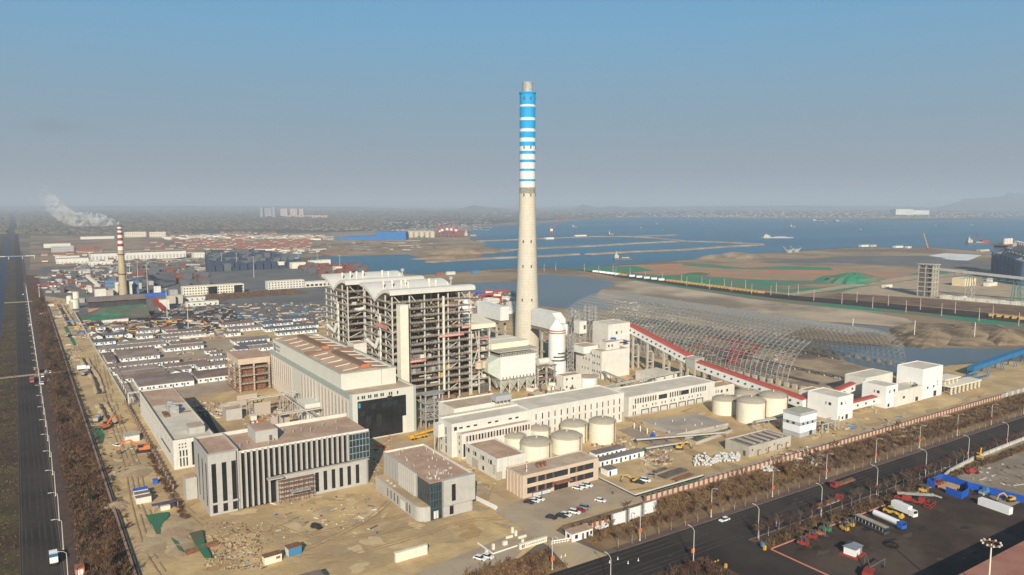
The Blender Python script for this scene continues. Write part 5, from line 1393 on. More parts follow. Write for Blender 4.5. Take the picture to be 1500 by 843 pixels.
# white office blocks behind
def slabb(label, x0,y0,x1,d,h,wm,rm,nx,nz,cat='building',wmat=GLASS,ww=1.6,wh=1.6):
    T = bldg('office_block' if nx else 'warehouse', label, x0,y0,x1,y0+d,h,wm,rm,.4,cat=cat)
    if nx:
        st = (x1-x0)/nx
        for k in range(nz):
            for i in range(nx): win(T,'S',st*(i+.3),1.3+k*(h-.8)/nz,ww,wh,wmat)
    return T
T = slabb('cream three-storey office with a dark glass entrance beyond the camp',177,1050,254,14,11.6,CREAM,ROOFG,22,3)
part('glass_entrance', MB().box(31,-1.2,0,42,-.05,10.5), GLASSB, T); part('glass_entrance', MB().box(64,-1.2,0,74,-.05,10.5), GLASSB, T)
slabb('white three-storey dormitory with rows of small windows right of the cream office',289.5,1062,341,14,11.2,WHITE,ROOFG,12,3)
slabb('white low building with arched openings left of the farther boiler frame',342,1062,380,14,7.5,WHITE,ROOFG,6,1,ww=4,wh=3)
slabb('white low house with a brown roof before the cream office',161,937,197,10,5,WHITE,ROOFS,6,1); slabb('second white low house behind the first before the cream office',162,988,192,10,5,WHITE,ROOFS,5,1)
slabb('very long white warehouse with bays of windows behind the old chimney',128,1792,312,60,15,WHITE,ROOFS,26,1,ww=3.2,wh=8,wmat=mat('pale_window',(.36,.38,.40),.5))
slabb('low white workshop left of the very long warehouse',64,1749,120,30,10,WHITE,ROOFS,8,1); slabb('low white range before the long warehouse',115,1676,156,14,7,WHITE,ROOFS,6,1)
slabb('white gabled shed behind the low white workshop',66,1840,110,20,9,WHITE,ROOFG,0,0)
slabb('small white block at the right end of the long warehouse',322,1760,345,24,12,WHITE,ROOFG,4,2)
slabb('pale grey school block far left near the highway',70,2160,118,14,15,mat('grey_school',(.4,.4,.4),.8),ROOFG,10,3); slabb('white long roof behind the grey school',61,2400,124,26,10,WHITE,ROOFG,0,0)
slabb('red brick block right of the grey school',125,2190,165,14,14,BROWNW,ROOFP,8,3)
slabb('cream long block left of the pair far behind the old chimney',322,2985,390,20,18,CREAM,ROOFG,10,3,ww=3,wh=3); slabb('cream block right of the pair far behind the old chimney',397,2940,448,20,18,CREAM,ROOFG,8,3,ww=3,wh=3)
slabb('white small roof between the far cream blocks and the highway',180,2900,280,30,8,WHITE,ROOFG,0,0)
# customs like cream sheds by the inlet
for i,(px,py,w,h,wd) in enumerate(((405,391,24,9,'leftmost'),(428,394,26,11,'second'),(455,390,30,10,'third'),(470,388,20,9,'rightmost'),(420,384,26,7,'rearmost'),(492,397,12,7,'smallest'))):
    x,y=G(px,py); bldg('cream_shed', wd+' cream flat shed in the cluster beside the blue inlet',x,y,x+w,y+16,h,CREAM,CREAM,0,cat='shed')

# mast lights of the yards
def mastlight(label, x, y, h, name='light_mast'):
    T = thing(name, label, 'light mast', (x,y,0), group='tall light masts')
    part('pole', MB().tube((0,0,0),(0,0,h),.45,8,r2=.22), STEELL, T)
    part('lamp_ring', MB().lathe(0,0,[(1.4,h),(1.9,h+.15),(1.9,h+.6),(.4,h+.8)],14), STEELL, T)
for (px,pb,pt,w) in ((245,463.5,424,'left of the black coal yard'),(276,483,450,'at the near edge of the black coal yard'),(217,438,389,'just right of the old chimney'),(202,408,384,'behind the old chimney'),(325,393,371,'left of the dark container block'),(347,392,372,'above the dark container block'),(372,407,377,'in front of the dark container block'),(437,385,368,'between the cream sheds'),(465,391,371,'right of the cream sheds'),(498,399,375,'beside the farther boiler frame'),(58,437,418,'by the highway junction'),(190,400,370,'beside the far warehouse')):
    x,y=G(px,pb); fw=x*_F[0]+y*_F[1]; v=(_cy-pt)/_f; h=120+fw*(v*math.cos(_th)-math.sin(_th))/(math.cos(_th)+v*math.sin(_th))
    mastlight('tall pale light mast '+w, x, y, h)
# container stacks
base = random.Random(15)
DBC = mat('container_blue',(.03,.045,.08),.7,(.045,.06,.09),.1); DGC = mat('container_grey',(.09,.10,.11),.7,(.12,.125,.13),.1)
RDC = mat('container_red',(.20,.075,.055),.8,(.15,.06,.045),.1)
def stackm(m,lv,seed,wd=12):
    r=random.Random(seed); mb=MB()
    for k in range(6):
        mb.box(0,k*2.9,0,wd,k*2.9+2.6,2.6*max(1,lv-r.randint(0,2)))
    return mb.mesh('container_stack',m)
sms=[stackm(m,l,i) for i,(m,l) in enumerate(((DBC,5),(DBC,4),(DGC,5),(DGC,3),(RDC,3),(DBC,3)))]
for r_ in range(9):
    for c in range(17):
        x,y = 236+14*c+3*r_, 1400+52*r_
        if y>1760 and c<3: continue
        dd_=x*_R[0]+y*_R[1]; fw=x*_F[0]+y*_F[1]; px=750+1107*dd_/fw
        if not (300<px<432): continue
        tag(link('container_stack', sms[base.choice((0,0,1,2,2,5))], None, (x,y,0)), 'stack of dark shipping containers in the big block beyond the light masts', 'container stack', 'dark container stacks')
for r_ in range(7):
    for c in range(16):
        x,y=base.uniform(150,250), base.uniform(1150,1560)
        if base.random()<.62: continue
        tag(link('container_stack', sms[base.choice((3,3,5,3,3,3,4))], None, (x,y,0), base.choice((0,0,.02)),), 'low scattered container stack on the open grey yard', 'container stack', 'scattered low container stacks')
for i in range(34):
    x,y=G(base.uniform(440,530),base.uniform(391,402)); tag(link('container_stack', sms[base.choice((4,4,3,4))], None, (x,y,0)), 'reddish container stack crowded by the inlet shore', 'container stack', 'reddish container stacks by the inlet')

# village houses with red roofs
hs=[]
for i in range(4):
    m=MB(); L_=10+3*i; m.cur=0; m.box(0,0,0,L_,8,2.6); m.cur=1; m.sect([(-.5,2.62),(8.5,2.62),(4,6.4)],'x',-.5,L_+.5); hs.append(m.mesh('village_house',[CREAM if i%4==0 else CONC,mat('village_roof',(.25,.105,.075),.9,(.19,.09,.065),.3)]))
cnt=0
for reg in (((270,352),(450,367),170),((320,341),(400,345),36),((110,366),(140,371),24),((60,371),(160,384),20),((200,355),(270,372),20)):
    (ax,ay),(bx,by),k=reg
    for i in range(k):
        px,py=base.uniform(ax,bx),base.uniform(ay,by); x,y=G(px,py)
        tag(link('village_house', hs[base.randrange(4)], None, (x,y,-.1), base.uniform(-.15,.15)), 'small house with a red tiled roof packed in the far village', 'house', 'red roofed village houses'); cnt+=1

# far apartment towers
for i,(px,py,pt,w,m_,wd) in enumerate(((381,319,304.5,4.5,0,'left leg of the grey arch shaped pair of far towers'),(399,319,304.5,4.5,0,'right leg of the grey arch shaped pair of far towers'),(388,318,305.5,10,0,'grey slab between the two grey far towers'),(411,316.5,306,10,1,'leftmost pale pink far apartment tower'),(425,316.5,306,10,1,'middle pale pink far apartment tower'),(438.5,316.5,306,6,1,'rightmost pale pink far apartment tower'))):
    x,y=G(px,py); fw=x*_F[0]+y*_F[1]; sc=fw/1107; h=(py-pt)*sc
    T=thing('apartment_tower',wd,'tower block',(x,y,0),rad(-33),group='far apartment towers')
    part('wall', MB().box(0,0,0,w*sc,18,h), mat('far_grey',(.30,.31,.32),.9) if m_==0 else mat('far_pink',(.50,.40,.34),.9), T)
    for k in range(int(w/2.2)): part('window_strip', MB().box((1+2.2*k)*sc,-.6,h*.06,(1.6+2.2*k)*sc,-.05,h*.94), mat('far_window_grey',(.2,.2,.21),.9), T)  # window strips in one dark grey
r_=random.Random(5)
for i in range(13):
    px=418+i*4.8; x,y=G(px,319); sc=6300/1107; 
    single('apartment_block','low pinkish apartment block in the row below the far pale towers','apartment block',MB().box(0,0,0,4.1*sc,16,3.4*sc+r_.uniform(-2,2)), mat('far_rose',(.45,.31,.26),.9,(.38,.27,.23),.05),(x,y,0),rad(-33),group='row of far pinkish blocks')
# white works on the far right shore
for i,(a,b_,h) in enumerate(((1312,1338,8),(1338,1361,6.5))):
    x,y=G(a,315); sc=(x*_F[0]+y*_F[1])/1107
    single('white_works',('left','right')[i]+' huge white works hall on the far right shore','works hall',MB().box(0,0,0,(b_-a)*sc,120,h*sc),mat('far_white',(.66,.64,.58),.9,(.58,.56,.51),.01),(x,y,0),rad(-33))
# the distant town and works scattered round the bay: one mass
mb=MB(); r_=random.Random(8)
for i in range(2600):
    u=r_.random()
    if u<.45: px,py=r_.uniform(690,1560),r_.uniform(305.5,318.5)
    elif u<.6: px,py=r_.uniform(-60,760),r_.uniform(304,308.5)
    elif u<.8: px,py=r_.uniform(440,720),r_.uniform(324,338)
    else: px,py=r_.uniform(1000,1560),r_.uniform(312,319)
    x,y=G(px,py); fw=x*_F[0]+y*_F[1]; sc=fw/1107
    w=r_.uniform(.8,4.0)*sc; h=r_.uniform(.25,.9)*sc*(.6 if w>2*sc else 1)
    mb.cur=r_.choice((0,0,1,2)); c_,s_=math.cos(rad(-33)),math.sin(rad(-33)); d_=r_.uniform(10,60)
    P=[(x+c_*a-s_*b_, y+s_*a+c_*b_) for a,b_ in ((0,0),(w,0),(w,d_),(0,d_))]
    mb.prism(P,-.3,h)
o=link('distant_town', mb.mesh('distant_town',[mat('town_pale',(.40,.37,.32),.9),mat('town_grey',(.25,.24,.22),.9),mat('town_pink',(.36,.27,.22),.9)])); o['kind']='stuff'
# far woods: one mass of little crowns
mb=MB(); r_=random.Random(2)
for i in range(9000):
    px=r_.uniform(-30,900) if r_.random()<.8 else r_.uniform(-30,600); py=300.8+ (r_.random()**1.3)*42
    if py>336 and px>280: continue
    if py>322 and px>560: continue
    x,y=G(px,py); fw=x*_F[0]+y*_F[1]
    if -35<x<12: continue
    if 318 > py > 315 and 380<px<480: continue
    w=r_.uniform(12,42)*(1+fw/9000); h=r_.uniform(5,11); d_=r_.uniform(8,22)
    mb.cur=0 if r_.random()<.6 else 1
    n=7; top=(x+r_.uniform(-3,3),y,h); ring=[(x+w/2*math.cos(2*math.pi*j/n)*r_.uniform(.7,1.2),y+d_*math.sin(2*math.pi*j/n),-.3) for j in range(n)]
    md=[(x+w/2.6*math.cos(2*math.pi*j/n)*r_.uniform(.7,1.1),y+d_*.7*math.sin(2*math.pi*j/n),h*r_.uniform(.6,.95)) for j in range(n)]
    for j in range(n):
        k=(j+1)%n; mb.face([ring[j],ring[k],md[k],md[j]]); mb.face([md[j],md[k],top])
o=link('far_woods', mb.mesh('far_woods',[mat('wood_a',(.11,.095,.075),.95,(.08,.07,.055),.02),mat('wood_b',(.15,.125,.09),.95,(.11,.09,.07),.02)])); o['kind']='stuff'

# ================================================================ HARBOUR
def dike(px, w=11, h=3.2):
    pts=[Vector((*G(*p),0)) for p in px]; mb=MB(); r=random.Random(len(px)+int(px[0][0])); sec=[]
    fine=[pts[0]]
    for a,b_ in zip(pts,pts[1:]):
        n=max(1,int((b_-a).length/25))
        for k in range(1,n+1): fine.append(a+(b_-a)*k/n)
    for i,p in enumerate(fine):
        d_=(fine[min(i+1,len(fine)-1)]-fine[max(i-1,0)]).normalized(); n_=Vector((-d_.y,d_.x,0)); q=r.uniform(.85,1.15)
        sec.append([p+n_*w*1.6*q+Vector((0,0,-.3)), p+n_*w*q*.9+Vector((0,0,h*r.uniform(.7,1))), p+n_*w*.45+Vector((0,0,h)), p-n_*w*.45+Vector((0,0,h)), p-n_*w*q*.9+Vector((0,0,h*r.uniform(.7,1))), p-n_*w*1.6*q+Vector((0,0,-.3))])
    for a,b_ in zip(sec,sec[1:]):
        for k in range(5): mb.face([a[k],a[k+1],b_[k+1],b_[k]])
    mb.face(sec[0]); mb.face(sec[-1])
    o=link('breakwater', mb.mesh('breakwater', mat('rubble',(.30,.235,.17),.95,(.20,.16,.12),.05,c3=(.36,.29,.22),scale3=.02,detail=10))); o['kind']='structure'
dike([(700,354),(740,352.5),(785,350.5),(868,347.3),(930,347.2),(960,346),(990,344.6)],10)
dike([(925,347.6),(960,349.5),(1000,353.6)],8)
dike([(706,368.3),(740,367.2),(800,364),(868,361),(935,357),(1000,354),(1060,355.5),(1114,358.6)],11)
dike([(628,385),(660,382.5),(700,380.3),(740,378.3),(800,376),(845,373.3)],10)
dike([(862,373.5),(900,371),(930,369.5),(1000,366.6),(1060,362.3),(1114,359.4)],10)
def mound(name,label,px,py,rx,ry,h,m,rz=0,seed=1,kind=None):
    x,y=G(px,py); r=random.Random(seed); mb=MB(); n=26; K=7; rows=[]
    for k in range(K+1):
        s=k/K; rows.append([(rx*(1-s)*math.cos(2*math.pi*i/n)*(1+.09*math.sin(3*i+seed)+.05*r.uniform(-1,1)), ry*(1-s)*math.sin(2*math.pi*i/n)*(1+.14*r.uniform(-1,1)), -.2+h*math.sin(s*math.pi/2)**.8*(1+.05*r.uniform(-1,1)*(s>0))) for i in range(n)])
    for a,b_ in zip(rows,rows[1:]):
        for i in range(n): j=(i+1)%n; mb.face([a[i],a[j],b_[j],b_[i]],True)
    o=link(name, mb.mesh(name,m), None, (x,y,0), rz)
    if kind: o['kind']=kind
    else: tag(o,label,'heap')
    return o
EARTH=mat('earth_mound',(.34,.24,.14),.95,(.21,.15,.09),.06,c3=(.12,.09,.05),scale3=.03,detail=12,bump=1.2)
mound('netted_mound','big mound under green netting beyond the causeway',1250,411,70,40,12,GREENF,.3,3)
mound('netted_mound','low green netted mound at the left end of the red earth field',1015,404,50,16,5,GREENN,.2,4)
for i,(px,py,rx,ry,h) in enumerate(((1370,490,85,26,4.5),(1425,489,80,30,5),(1475,494,50,24,6),(1335,482,50,16,3),(1330,495,50,8,1.0),(685,370,120,60,12),(660,378,90,30,6))):
    mound('earth_hill','',px,py,rx,ry,h,EARTH if i<5 else mat('quarry_earth',(.34,.25,.15),.95,(.2,.13,.08),.02,detail=10),.3 if i<5 else 0,10+i,'structure')
for i,(px,py) in enumerate(((1045,378),(1075,374),(1100,377))): mound('earth_hill','',px,py,60,24,7,TANF,.2,30+i,'structure')
# blue shed and silos of the far terminal
T=thing('blue_warehouse','bright blue warehouse with a lower sloping wing on the far quay','warehouse',(1002,2305,0),rad(-33))
part('hall', MB().box(-18,0,0,78,60,27), BLUEL if False else mat('far_blue',(.02,.13,.36),.7), T)
part('low_wing', MB().sect([(-160,0),(-18.2,0),(-18.2,14),(-120,11),(-160,4)],'y',0,50).shift(Matrix.Identity(4)), mat('far_blue',(.02,.13,.36)), T)
for i in range(14):
    x,y=G(583+i*3.9,347.5+(.6 if i%2 else 0)); T=single('grain_silo','pale cylindrical silo in the far row right of the blue warehouse','silo',MB().lathe(0,0,[(9,0),(9,20),(1,24)],14),mat('far_silo',(.50,.44,.34),.9),(x,y,0),group='far row of pale silos')
mound('netted_mound','green netted mound in front of the far silos',620,348,40,16,9,GREENN,-.5,8)
def gantry(label,px,py,hgt,boom,m=REDP,rz=-.58,grp='harbour cranes'):
    x,y=G(px,py); T=thing('harbour_crane',label,'crane',(x,y,0),rz,group=grp); h=hgt
    for (a,b_) in ((-6,-6),(6,-6),(-6,6),(6,6)): part('leg', MB().bar((a,b_,0),(a*.5,b_*.5,h*.42),1.6), m, T)
    part('portal', MB().box(-6,-6,h*.4,6,6,h*.46), m, T); part('cab', MB().box(-4,-4,h*.46+.1,5,4,h*.62), WHITE, T)
    part('tower', MB().bar((0,0,h*.62),(0,0,h*.8),3), m, T); part('boom', MB().bar((2,0,h*.56),boom,1.7), m, T); part('stay', MB().bar((0,0,h*.8),boom,.7).bar((0,0,h*.8),(-10,0,h*.55),.8), m, T)
    return T
gantry('red and white slewing crane alone on the upper breakwater',807.5,349,52,(34,0,62))
for i,(px,hh,b_) in enumerate(((648,46,(-26,0,44)),(655,52,(24,0,58)),(661,50,(26,0,36)),(668,44,(26,0,22)),(645,38,(-20,0,30)))):
    gantry(ordw(i)+' red crane of the crowded far quay',px,347.5,hh,b_)
single('quay_cargo','dark red cargo block beside the far quay cranes','cargo',MB().box(0,0,0,60,20,14),RDC,(*G(662,346),0),rad(-33))
single('quay_cargo','white warehouse strip on the upper breakwater right of the lone crane','shed',MB().box(0,0,3,46,12,8),WHITE,(*G(843,348),0),rad(-8))
single('quay_cargo','white caisson at the foot of the lone crane','caisson',MB().box(0,0,0,30,16,6),WHITE,(*G(800,351),0),rad(-8))
def ship(label,px,py,L_,w,h,cat='ship',rz=-.58,hullm=None,sup=CONC,aft=True,crane=None,grp=None):
    x,y=G(px,py); T=thing('ship',label,cat,(x,y,0),rz,group=grp)
    hull=[(0,0),(L_*.06,-w/2),(L_*.85,-w/2),(L_,0),(L_*.85,w/2),(L_*.06,w/2)]
    part('hull', MB().prism(hull,-.1,h), hullm or STEELD, T)
    a=L_*.06 if aft else L_*.6
    part('superstructure', MB().box(a,-w*.35,h+.02,a+L_*.2,w*.35,h*2.6).box(a+L_*.03,-w*.25,h*2.6+.02,a+L_*.13,w*.25,h*3.4), sup, T)
    part('funnel', MB().cyl(a+L_*.1,0,h*3.4,h*4.2,w*.08,n=10), sup, T)
    part('deck_gear', MB().box(L_*.4,-w*.3,h+.02,L_*.75,w*.3,h*1.5), STEEL, T)
    part('mast', MB().tube((a+L_*.08,0,h*3.4),(a+L_*.08,0,h*5),.5,6), sup, T)
    if crane: part('jib', MB().bar((L_*.62,0,h),(L_*.45,0,crane),1.6), mat('dark_red_jib',(.25,.04,.03),.8), T); part('red_house', MB().box(L_*.66,-w*.3,h+.02,L_*.95,w*.3,h*2.4), REDP, T)
    return T
ship('white and grey dredger in the near channel',898,381,46,11,4,crane=None); ship('small white tug beside the upper breakwater',891,345,26,9,4)
ship('long grey cargo ship alone in the middle of the bay',1115,349,112,18,3.6,hullm=STEEL,sup=CONC); ship('crane barge with a white cabin and red housing near the blue silos',1414,358,70,16,5,'barge',crane=32)
ship('small white ferry left of the bay middle',838,334,30,9,4); ship('small white boat on the right of the bay',1157,333.5,34,10,4)
for i,(px,py,w_) in enumerate(((938,335,'in the left middle of the bay'),(961,329,'far in the bay behind the breakwater tip'),(1028,324.5,'far in the bay left of the cargo ship'),(1209,328,'near the far right shore'),(1369,331.5,'off the far right shore'),(1422,330.5,'right of the far right shore bank'),(1259,338,'close to the reclaimed land'))):
    ship('tiny boat '+w_,px,py,15,6,2.2,'boat',sup=STEEL)
ship('low dark hulk beyond the pier end',1188,324,120,30,3,'barge'); ship('second low dark hulk nearer the far shore',1222,325,110,30,3,'barge')
ship('white dredger moored by the far quay',679,348,60,14,6)
T=thing('crawler_crane','crawler crane with its long thin jib upright on the right shore','crane',(*G(1359,366),0)); part('body', MB().box(-3,-3,0,4,3,4), REDP, T); part('jib', MB().bar((2,0,3),(-10,8,42),1.4), YEL, T)
for i,(px,py,w_) in enumerate(((1155,371,'left'),(1165,370,'right'))): single('shore_plant',w_+' grey gravel plant on the near shore','plant',MB().box(0,0,0,14,8,8).bar((0,4,2),(-16,4,16),2).bar((14,4,2),(26,4,10),2),STEEL,(*G(px,py),0))
for i,(px,py,l) in enumerate(((1262,362,40),(1275,361.8,24),(1312,363.5,30),(1436,369,36),(1330,364,14))): single('shore_shed',ordw(i)+' pale shed from the left along the right shore','shed',MB().box(0,0,0,l,10,5),WHITE if i%2==0 else CONC,(*G(px,py),0),rad(-8))

# right hand terminal: blue silos, trestle conveyor, dark tower
SILB=mat('silo_blue_grey',(.10,.15,.24),.6,(.085,.125,.20),.2,lines=[('z',6,(.07,.10,.16),.08)])
for r_ in range(2):
    for i in range(8):
        x,y=1386-26*i*.76+r_*26, 622-26*i*.52+r_*22 if False else 622-17.2*i+r_*20
        x=1408-26*i+r_*8; y-=15
        T=thing('steel_silo',('front','rear')[r_]+' row tall blue grey silo, '+ordw(i)+' from the left at the right edge','silo',(x,y,0),group='tall blue grey silos')
        part('shell', MB().lathe(0,0,[(12,0),(12,36)],24), SILB, T); part('roof', MB().lathe(0,0,[(12.3,36),(2,40),(2,42)],24), STEEL, T)
        part('fan', MB().box(-3,-12.8,5,1,-12.05,9), CREAM, T)
        for k in range(3): part('stairway', MB().bar((13,-2,2+10*k),(13,3,11+10*k),1.5), STEELD, T)
T=thing('silo_headhouse','tall rusty headhouse with steel hoppers above the blue grey silos','headhouse',(1410,616,0))
part('frame', MB().box(-6,-6,0,22,16,48), SILB, T); part('top_deck', MB().box(-10,-8,48.1,34,20,50), RUST, T)
for i in range(3): part('hopper', MB().lathe(6+9*i,4,[(4,50.1),(4,60)],12), STEELL, T)
T=thing('silo_conveyor','bridge conveyor with steel hoppers along the tops of the blue grey silos','conveyor',(1402,611,0))
part('bridge', MB().bar((0,0,44),(-190,-125,44),5,3), STEEL, T); part('hopper', MB().box(-90,-56,46,-84,-48,58), STEELL, T)
for i in range(7): part('hopper', MB().cyl(-62-13*i,-41-8.7*i,45.6,60,4.2,n=12), STEELL, T)
for i in range(8): part('leg', MB().bar((-6-24*i,-4-16*i,38),(-6-24*i,-4-16*i,43),2), GREEN, T)
T=thing('trestle_conveyor','long raised grey conveyor on green trestles crossing the terminal yard','conveyor',(0,0,0))
p0=Vector((*G(1376,398,34),34)); p0=Vector((1003,525,35)); p1=Vector((1045,300,22))
part('gallery', MB().bar(p0,p1,4.5,3.2), STEEL, T)
TEAL=mat('teal_steel',(.06,.22,.20),.7,(.05,.18,.17),.3)
trs=MB(); dd_=(p1-p0); n=26
for i in range(n):
    a=p0+dd_*i/n-Vector((0,0,1.7)); b_=p0+dd_*(i+1)/n-Vector((0,0,1.7)); a2=a-Vector((0,0,4)); b2=b_-Vector((0,0,4))
    trs.bar(a2,b2,.5).bar(a,a2,.4).bar(a2,b_,.35)
part('truss', trs, TEAL, T)
for s in (.2,.42,.64,.86):
    c=p0+dd_*s-Vector((0,0,5.5)); tr=MB()
    for sx_ in (-4,4):
        for sy_ in (-4,4): tr.bar((c.x+sx_,c.y+sy_,0),(c.x+sx_*.6,c.y+sy_*.6,c.z),.8)
    for k in range(3): tr.bar((c.x-4,c.y-4,c.z*k/3),(c.x+3.4,c.y-3.4,c.z*(k+1)/3),.4).bar((c.x+4,c.y-4,c.z*k/3),(c.x-3.4,c.y-3.4,c.z*(k+1)/3),.4)
    part('trestle', tr, TEAL if s>.3 else STEEL, T)
T=thing('dark_frame_tower','dark open transfer tower of concrete frames at the causeway','tower',(970.4,513.3,0))
part('dark_wall', MB().box(9.5,4,0,19,16,38), STEELD, T)
for x in (8,14.5,21):
    for y in (0,9,18): part('column', MB().box(-.7,-.7,0,.7,.7,41), CONC, T, (x+2,y-2,0))
for z in (6,12,18,24,30,36): part('floor', MB().box(9,-3,z,24,17,z+1), CONC, T)
part('roof', MB().box(8,-4,41,25,18,42), CONC, T)
x,y=G(1413,420); bldg('terminal_house','cream gatehouse between the trestles of the grey conveyor',x,y,x+32,y+18,11,mat('cream_yellow',(.68,.58,.36),.8),ROOFG,.5)
x,y=G(1335,415); 
for i,(px,py,w,h,wd) in enumerate(((1298,422,16,4,'leftmost'),(1452,413,12,5,'upper'),(1448,420,26,5,'lower'))): x,y=G(px,py); bldg('yard_container',wd+' pale container in the terminal yard',x,y,x+w,y+7,h,CREAM,WHITE,0,cat='container')
mb=MB(); 
for i in range(60): x=870+3.2*i; y0=0; 
T=thing('barge_row','long row of pale containers along the edge of the terminal yard','containers',(0,0,0))
base=random.Random(19)
for i in range(22):
    x,y=G(1382+5.6*i,438.3+.5*i-.3); part('container', MB().box(0,0,0,11,5,3+base.random()*1.5), WHITE if i%3 else STEELL, T, (x,y,0))
# tall frame portal and lamps on the causeway
cl=thing('causeway_lamp','tall white lamp post of the double row along the causeway','street lamp',(0,0,0),group='lamp posts along the causeway')
part('pole', MB().tube((0,0,0),(0,0,13),.3,6,r2=.2), STEELL, cl); part('arm', MB().bar((0,0,13),(2.6,1,13.4),.25), STEELL, cl); part('banner', MB().box(-.9,-.15,3.6,.9,.15,5.0), ORANGE, cl)
pts=[(856,398,0),(877,400.5,0),(898,399,1),(902,405,0),(923,404,1),(945,410,0),(970,411,1),(998,415,0),(1006,419,0),(1028,419,1),(1039,424,0),(1061,422,1),(1071,427,0),(1092,424,1),(1101,431,0),(1129,433,0),(1137,429,1),(1155,434,0),(1169,431,1),(1192,441,0),(1233,446,0),(1255,443,1),(1278,452,0),(1301,448,1),(1327,458,0),(1348,454,1),(1379,463,0),(1399,459.5,1),(1434,470,0),(1454,466,1),(1492,478,0),(797,398,0),(814,397,0)]
for i,(px,py,k) in enumerate(pts):
    x,y=G(px,py)
    if i==0: cl.location=(x,y,0)
    else: dup(cl,(x,y,0),rz=math.pi*k)
# buses and trucks queueing on the causeway
q=MB().box(0,0,.5,9,2.6,3.4).box(7,.2,3.42,8.8,2.4,3.6); qy=q.mesh('queued_truck',[mat('queue_yellow',(.42,.26,.07),.8,(.3,.2,.08),.6)]); qw=q.mesh('queued_car',[CARW])
bus=[]
for i in range(46):
    s=i/46.; px=868+ (1115-868)*s; py=399.3+(431-399.3)*s**1.02
    x,y=G(px,py); col=YEL if (.14<s<.19 or s>.42) else CARW
    if .19<=s<.42 and i%2: continue
    o=link('queued_truck', qy if col is YEL else qw, None, (x,y,.05), rad(-52)); tag(o,'yellow truck in the long queue parked on the causeway' if col is YEL else 'white truck in the long queue parked on the causeway','truck','yellow trucks queued on the causeway' if col is YEL else 'white trucks queued on the causeway')
for i in range(5):
    x,y=G(1448+11.3*i,464.3+1.25*i); o=link('queued_truck', qy, None, (x,y,.05), rad(-52)); tag(o,'yellow truck in the short queue at the right end of the causeway','truck','yellow trucks at the right of the causeway')
# blue conveyor
T=thing('blue_conveyor','bright blue conveyor bridge on legs at the right edge by the grey pond','conveyor',(0,0,0))
BLC=mat('conveyor_blue',(.03,.16,.32),.6,(.025,.13,.28),.3)
a=Vector((551.9,257.9,5.2)); b_=Vector((560,258,5.5)); e_=Vector((700,258,13.5))
part('bridge', MB().bar(a,e_,4.5,3.2), BLC, T)
for i in range(8):
    c=a+(e_-a)*(i/7.5); z=c.z-1.6; part('trestle', MB().bar((c.x-1,c.y-3,0),(c.x,c.y-1.5,z),.4).bar((c.x+1,c.y+3,0),(c.x,c.y+1.5,z),.4).bar((c.x+3,c.y-3,0),(c.x+2,c.y-1.5,z),.4).bar((c.x+3,c.y+3,0),(c.x+2,c.y+1.5,z),.4), BLC, T)
for i,(px,py,l) in enumerate(((1416,553,16),(1428,557,20))):
    x,y=G(px,py); T=thing('blue_truss',('upper','lower')[i]+' blue steel truss lying on the sand below the blue conveyor','steel truss',(x,y,0)); tr=MB()
    for k in range(8): tr.bar((l/8*k,0,0),(l/8*(k+1),0,1.6),.3).bar((l/8*k,0,1.6),(l/8*(k+1),0,1.6),.35).bar((l/8*k,2,.2),(l/8*(k+1),2,.2),.35).bar((l/8*k,2,0),(l/8*k,0,1.6),.25)
    part('truss', tr, BLC, T)
T=bldg('pale_block','pale three-storey block with ribbon windows behind the largest white cube',533.8-30,267,545-16,280,7.5,STONE,ROOFP,.4)
for z in (1.4,4.2): 
    for i in range(6): win(T,'S',1+4*i,z,3.2,1.0,mat('dim_window',(.2,.2,.2),.5))
T=thing('open_frame_house','pale open concrete frame with roof slabs right of the largest white cube','frame',(486,238,0))
for i in range(8):
    for y in (0,7): part('column', MB().box(-.4,-.4,0,.4,.4,4.6), CREAM, T, (1+5*i,y,0))
part('roof_slab', MB().box(0,-1,4.62,37,8,5.4), CREAM, T); part('upper_slab', MB().box(0,3,8.4,18,12,9.2), CREAM, T)
for i in range(4): part('upper_column', MB().box(1+5*i,4,5.42,1.6+5*i,4.6,8.38), CREAM, T)

yb=G(28,380)[1]
T=thing('footbridge','thin white footbridge spanning the highway in the distance','bridge',(-34,yb,0)); part('deck',MB().box(0,-1.5,6,66,1.5,7.4),WHITE,T)
for x in (0,17,42,64): part('pier',MB().box(x,-1,0,x+1.6,1,5.98),CONC,T)
part('blue_rail',MB().box(12,-1.7,6.4,48,-1.55,7.8),BLUEL,T)

# faint dark smoke drifting high at the far left
sv=MB(); cx_,cy_=G(100,560); u_=(95-750)/1113.9; D_=1500
sv.lathe(0,0,[(.01,-26),(60,-20),(100,-6),(105,4),(70,18),(.01,25)],32)
DS=bpy.data.materials.new('dark_smoke'); DS.use_nodes=True; t=DS.node_tree
for n_ in list(t.nodes):
    if n_.type=='BSDF_PRINCIPLED': t.nodes.remove(n_)
out=[n_ for n_ in t.nodes if n_.type=='OUTPUT_MATERIAL'][0]
pv=t.nodes.new('ShaderNodeVolumePrincipled'); pv.inputs['Color'].default_value=(.30,.33,.38,1)
tc=t.nodes.new('ShaderNodeTexCoord'); nz=t.nodes.new('ShaderNodeTexNoise'); nz.inputs['Scale'].default_value=.014; nz.inputs['Detail'].default_value=5
t.links.new(tc.outputs['Object'],nz.inputs['Vector'])
ln=t.nodes.new('ShaderNodeVectorMath'); ln.operation='LENGTH'; mp=t.nodes.new('ShaderNodeMapping'); mp.inputs['Scale'].default_value=(.0095,.0095,.042)
t.links.new(tc.outputs['Object'],mp.inputs[0]); t.links.new(mp.outputs[0],ln.inputs[0])
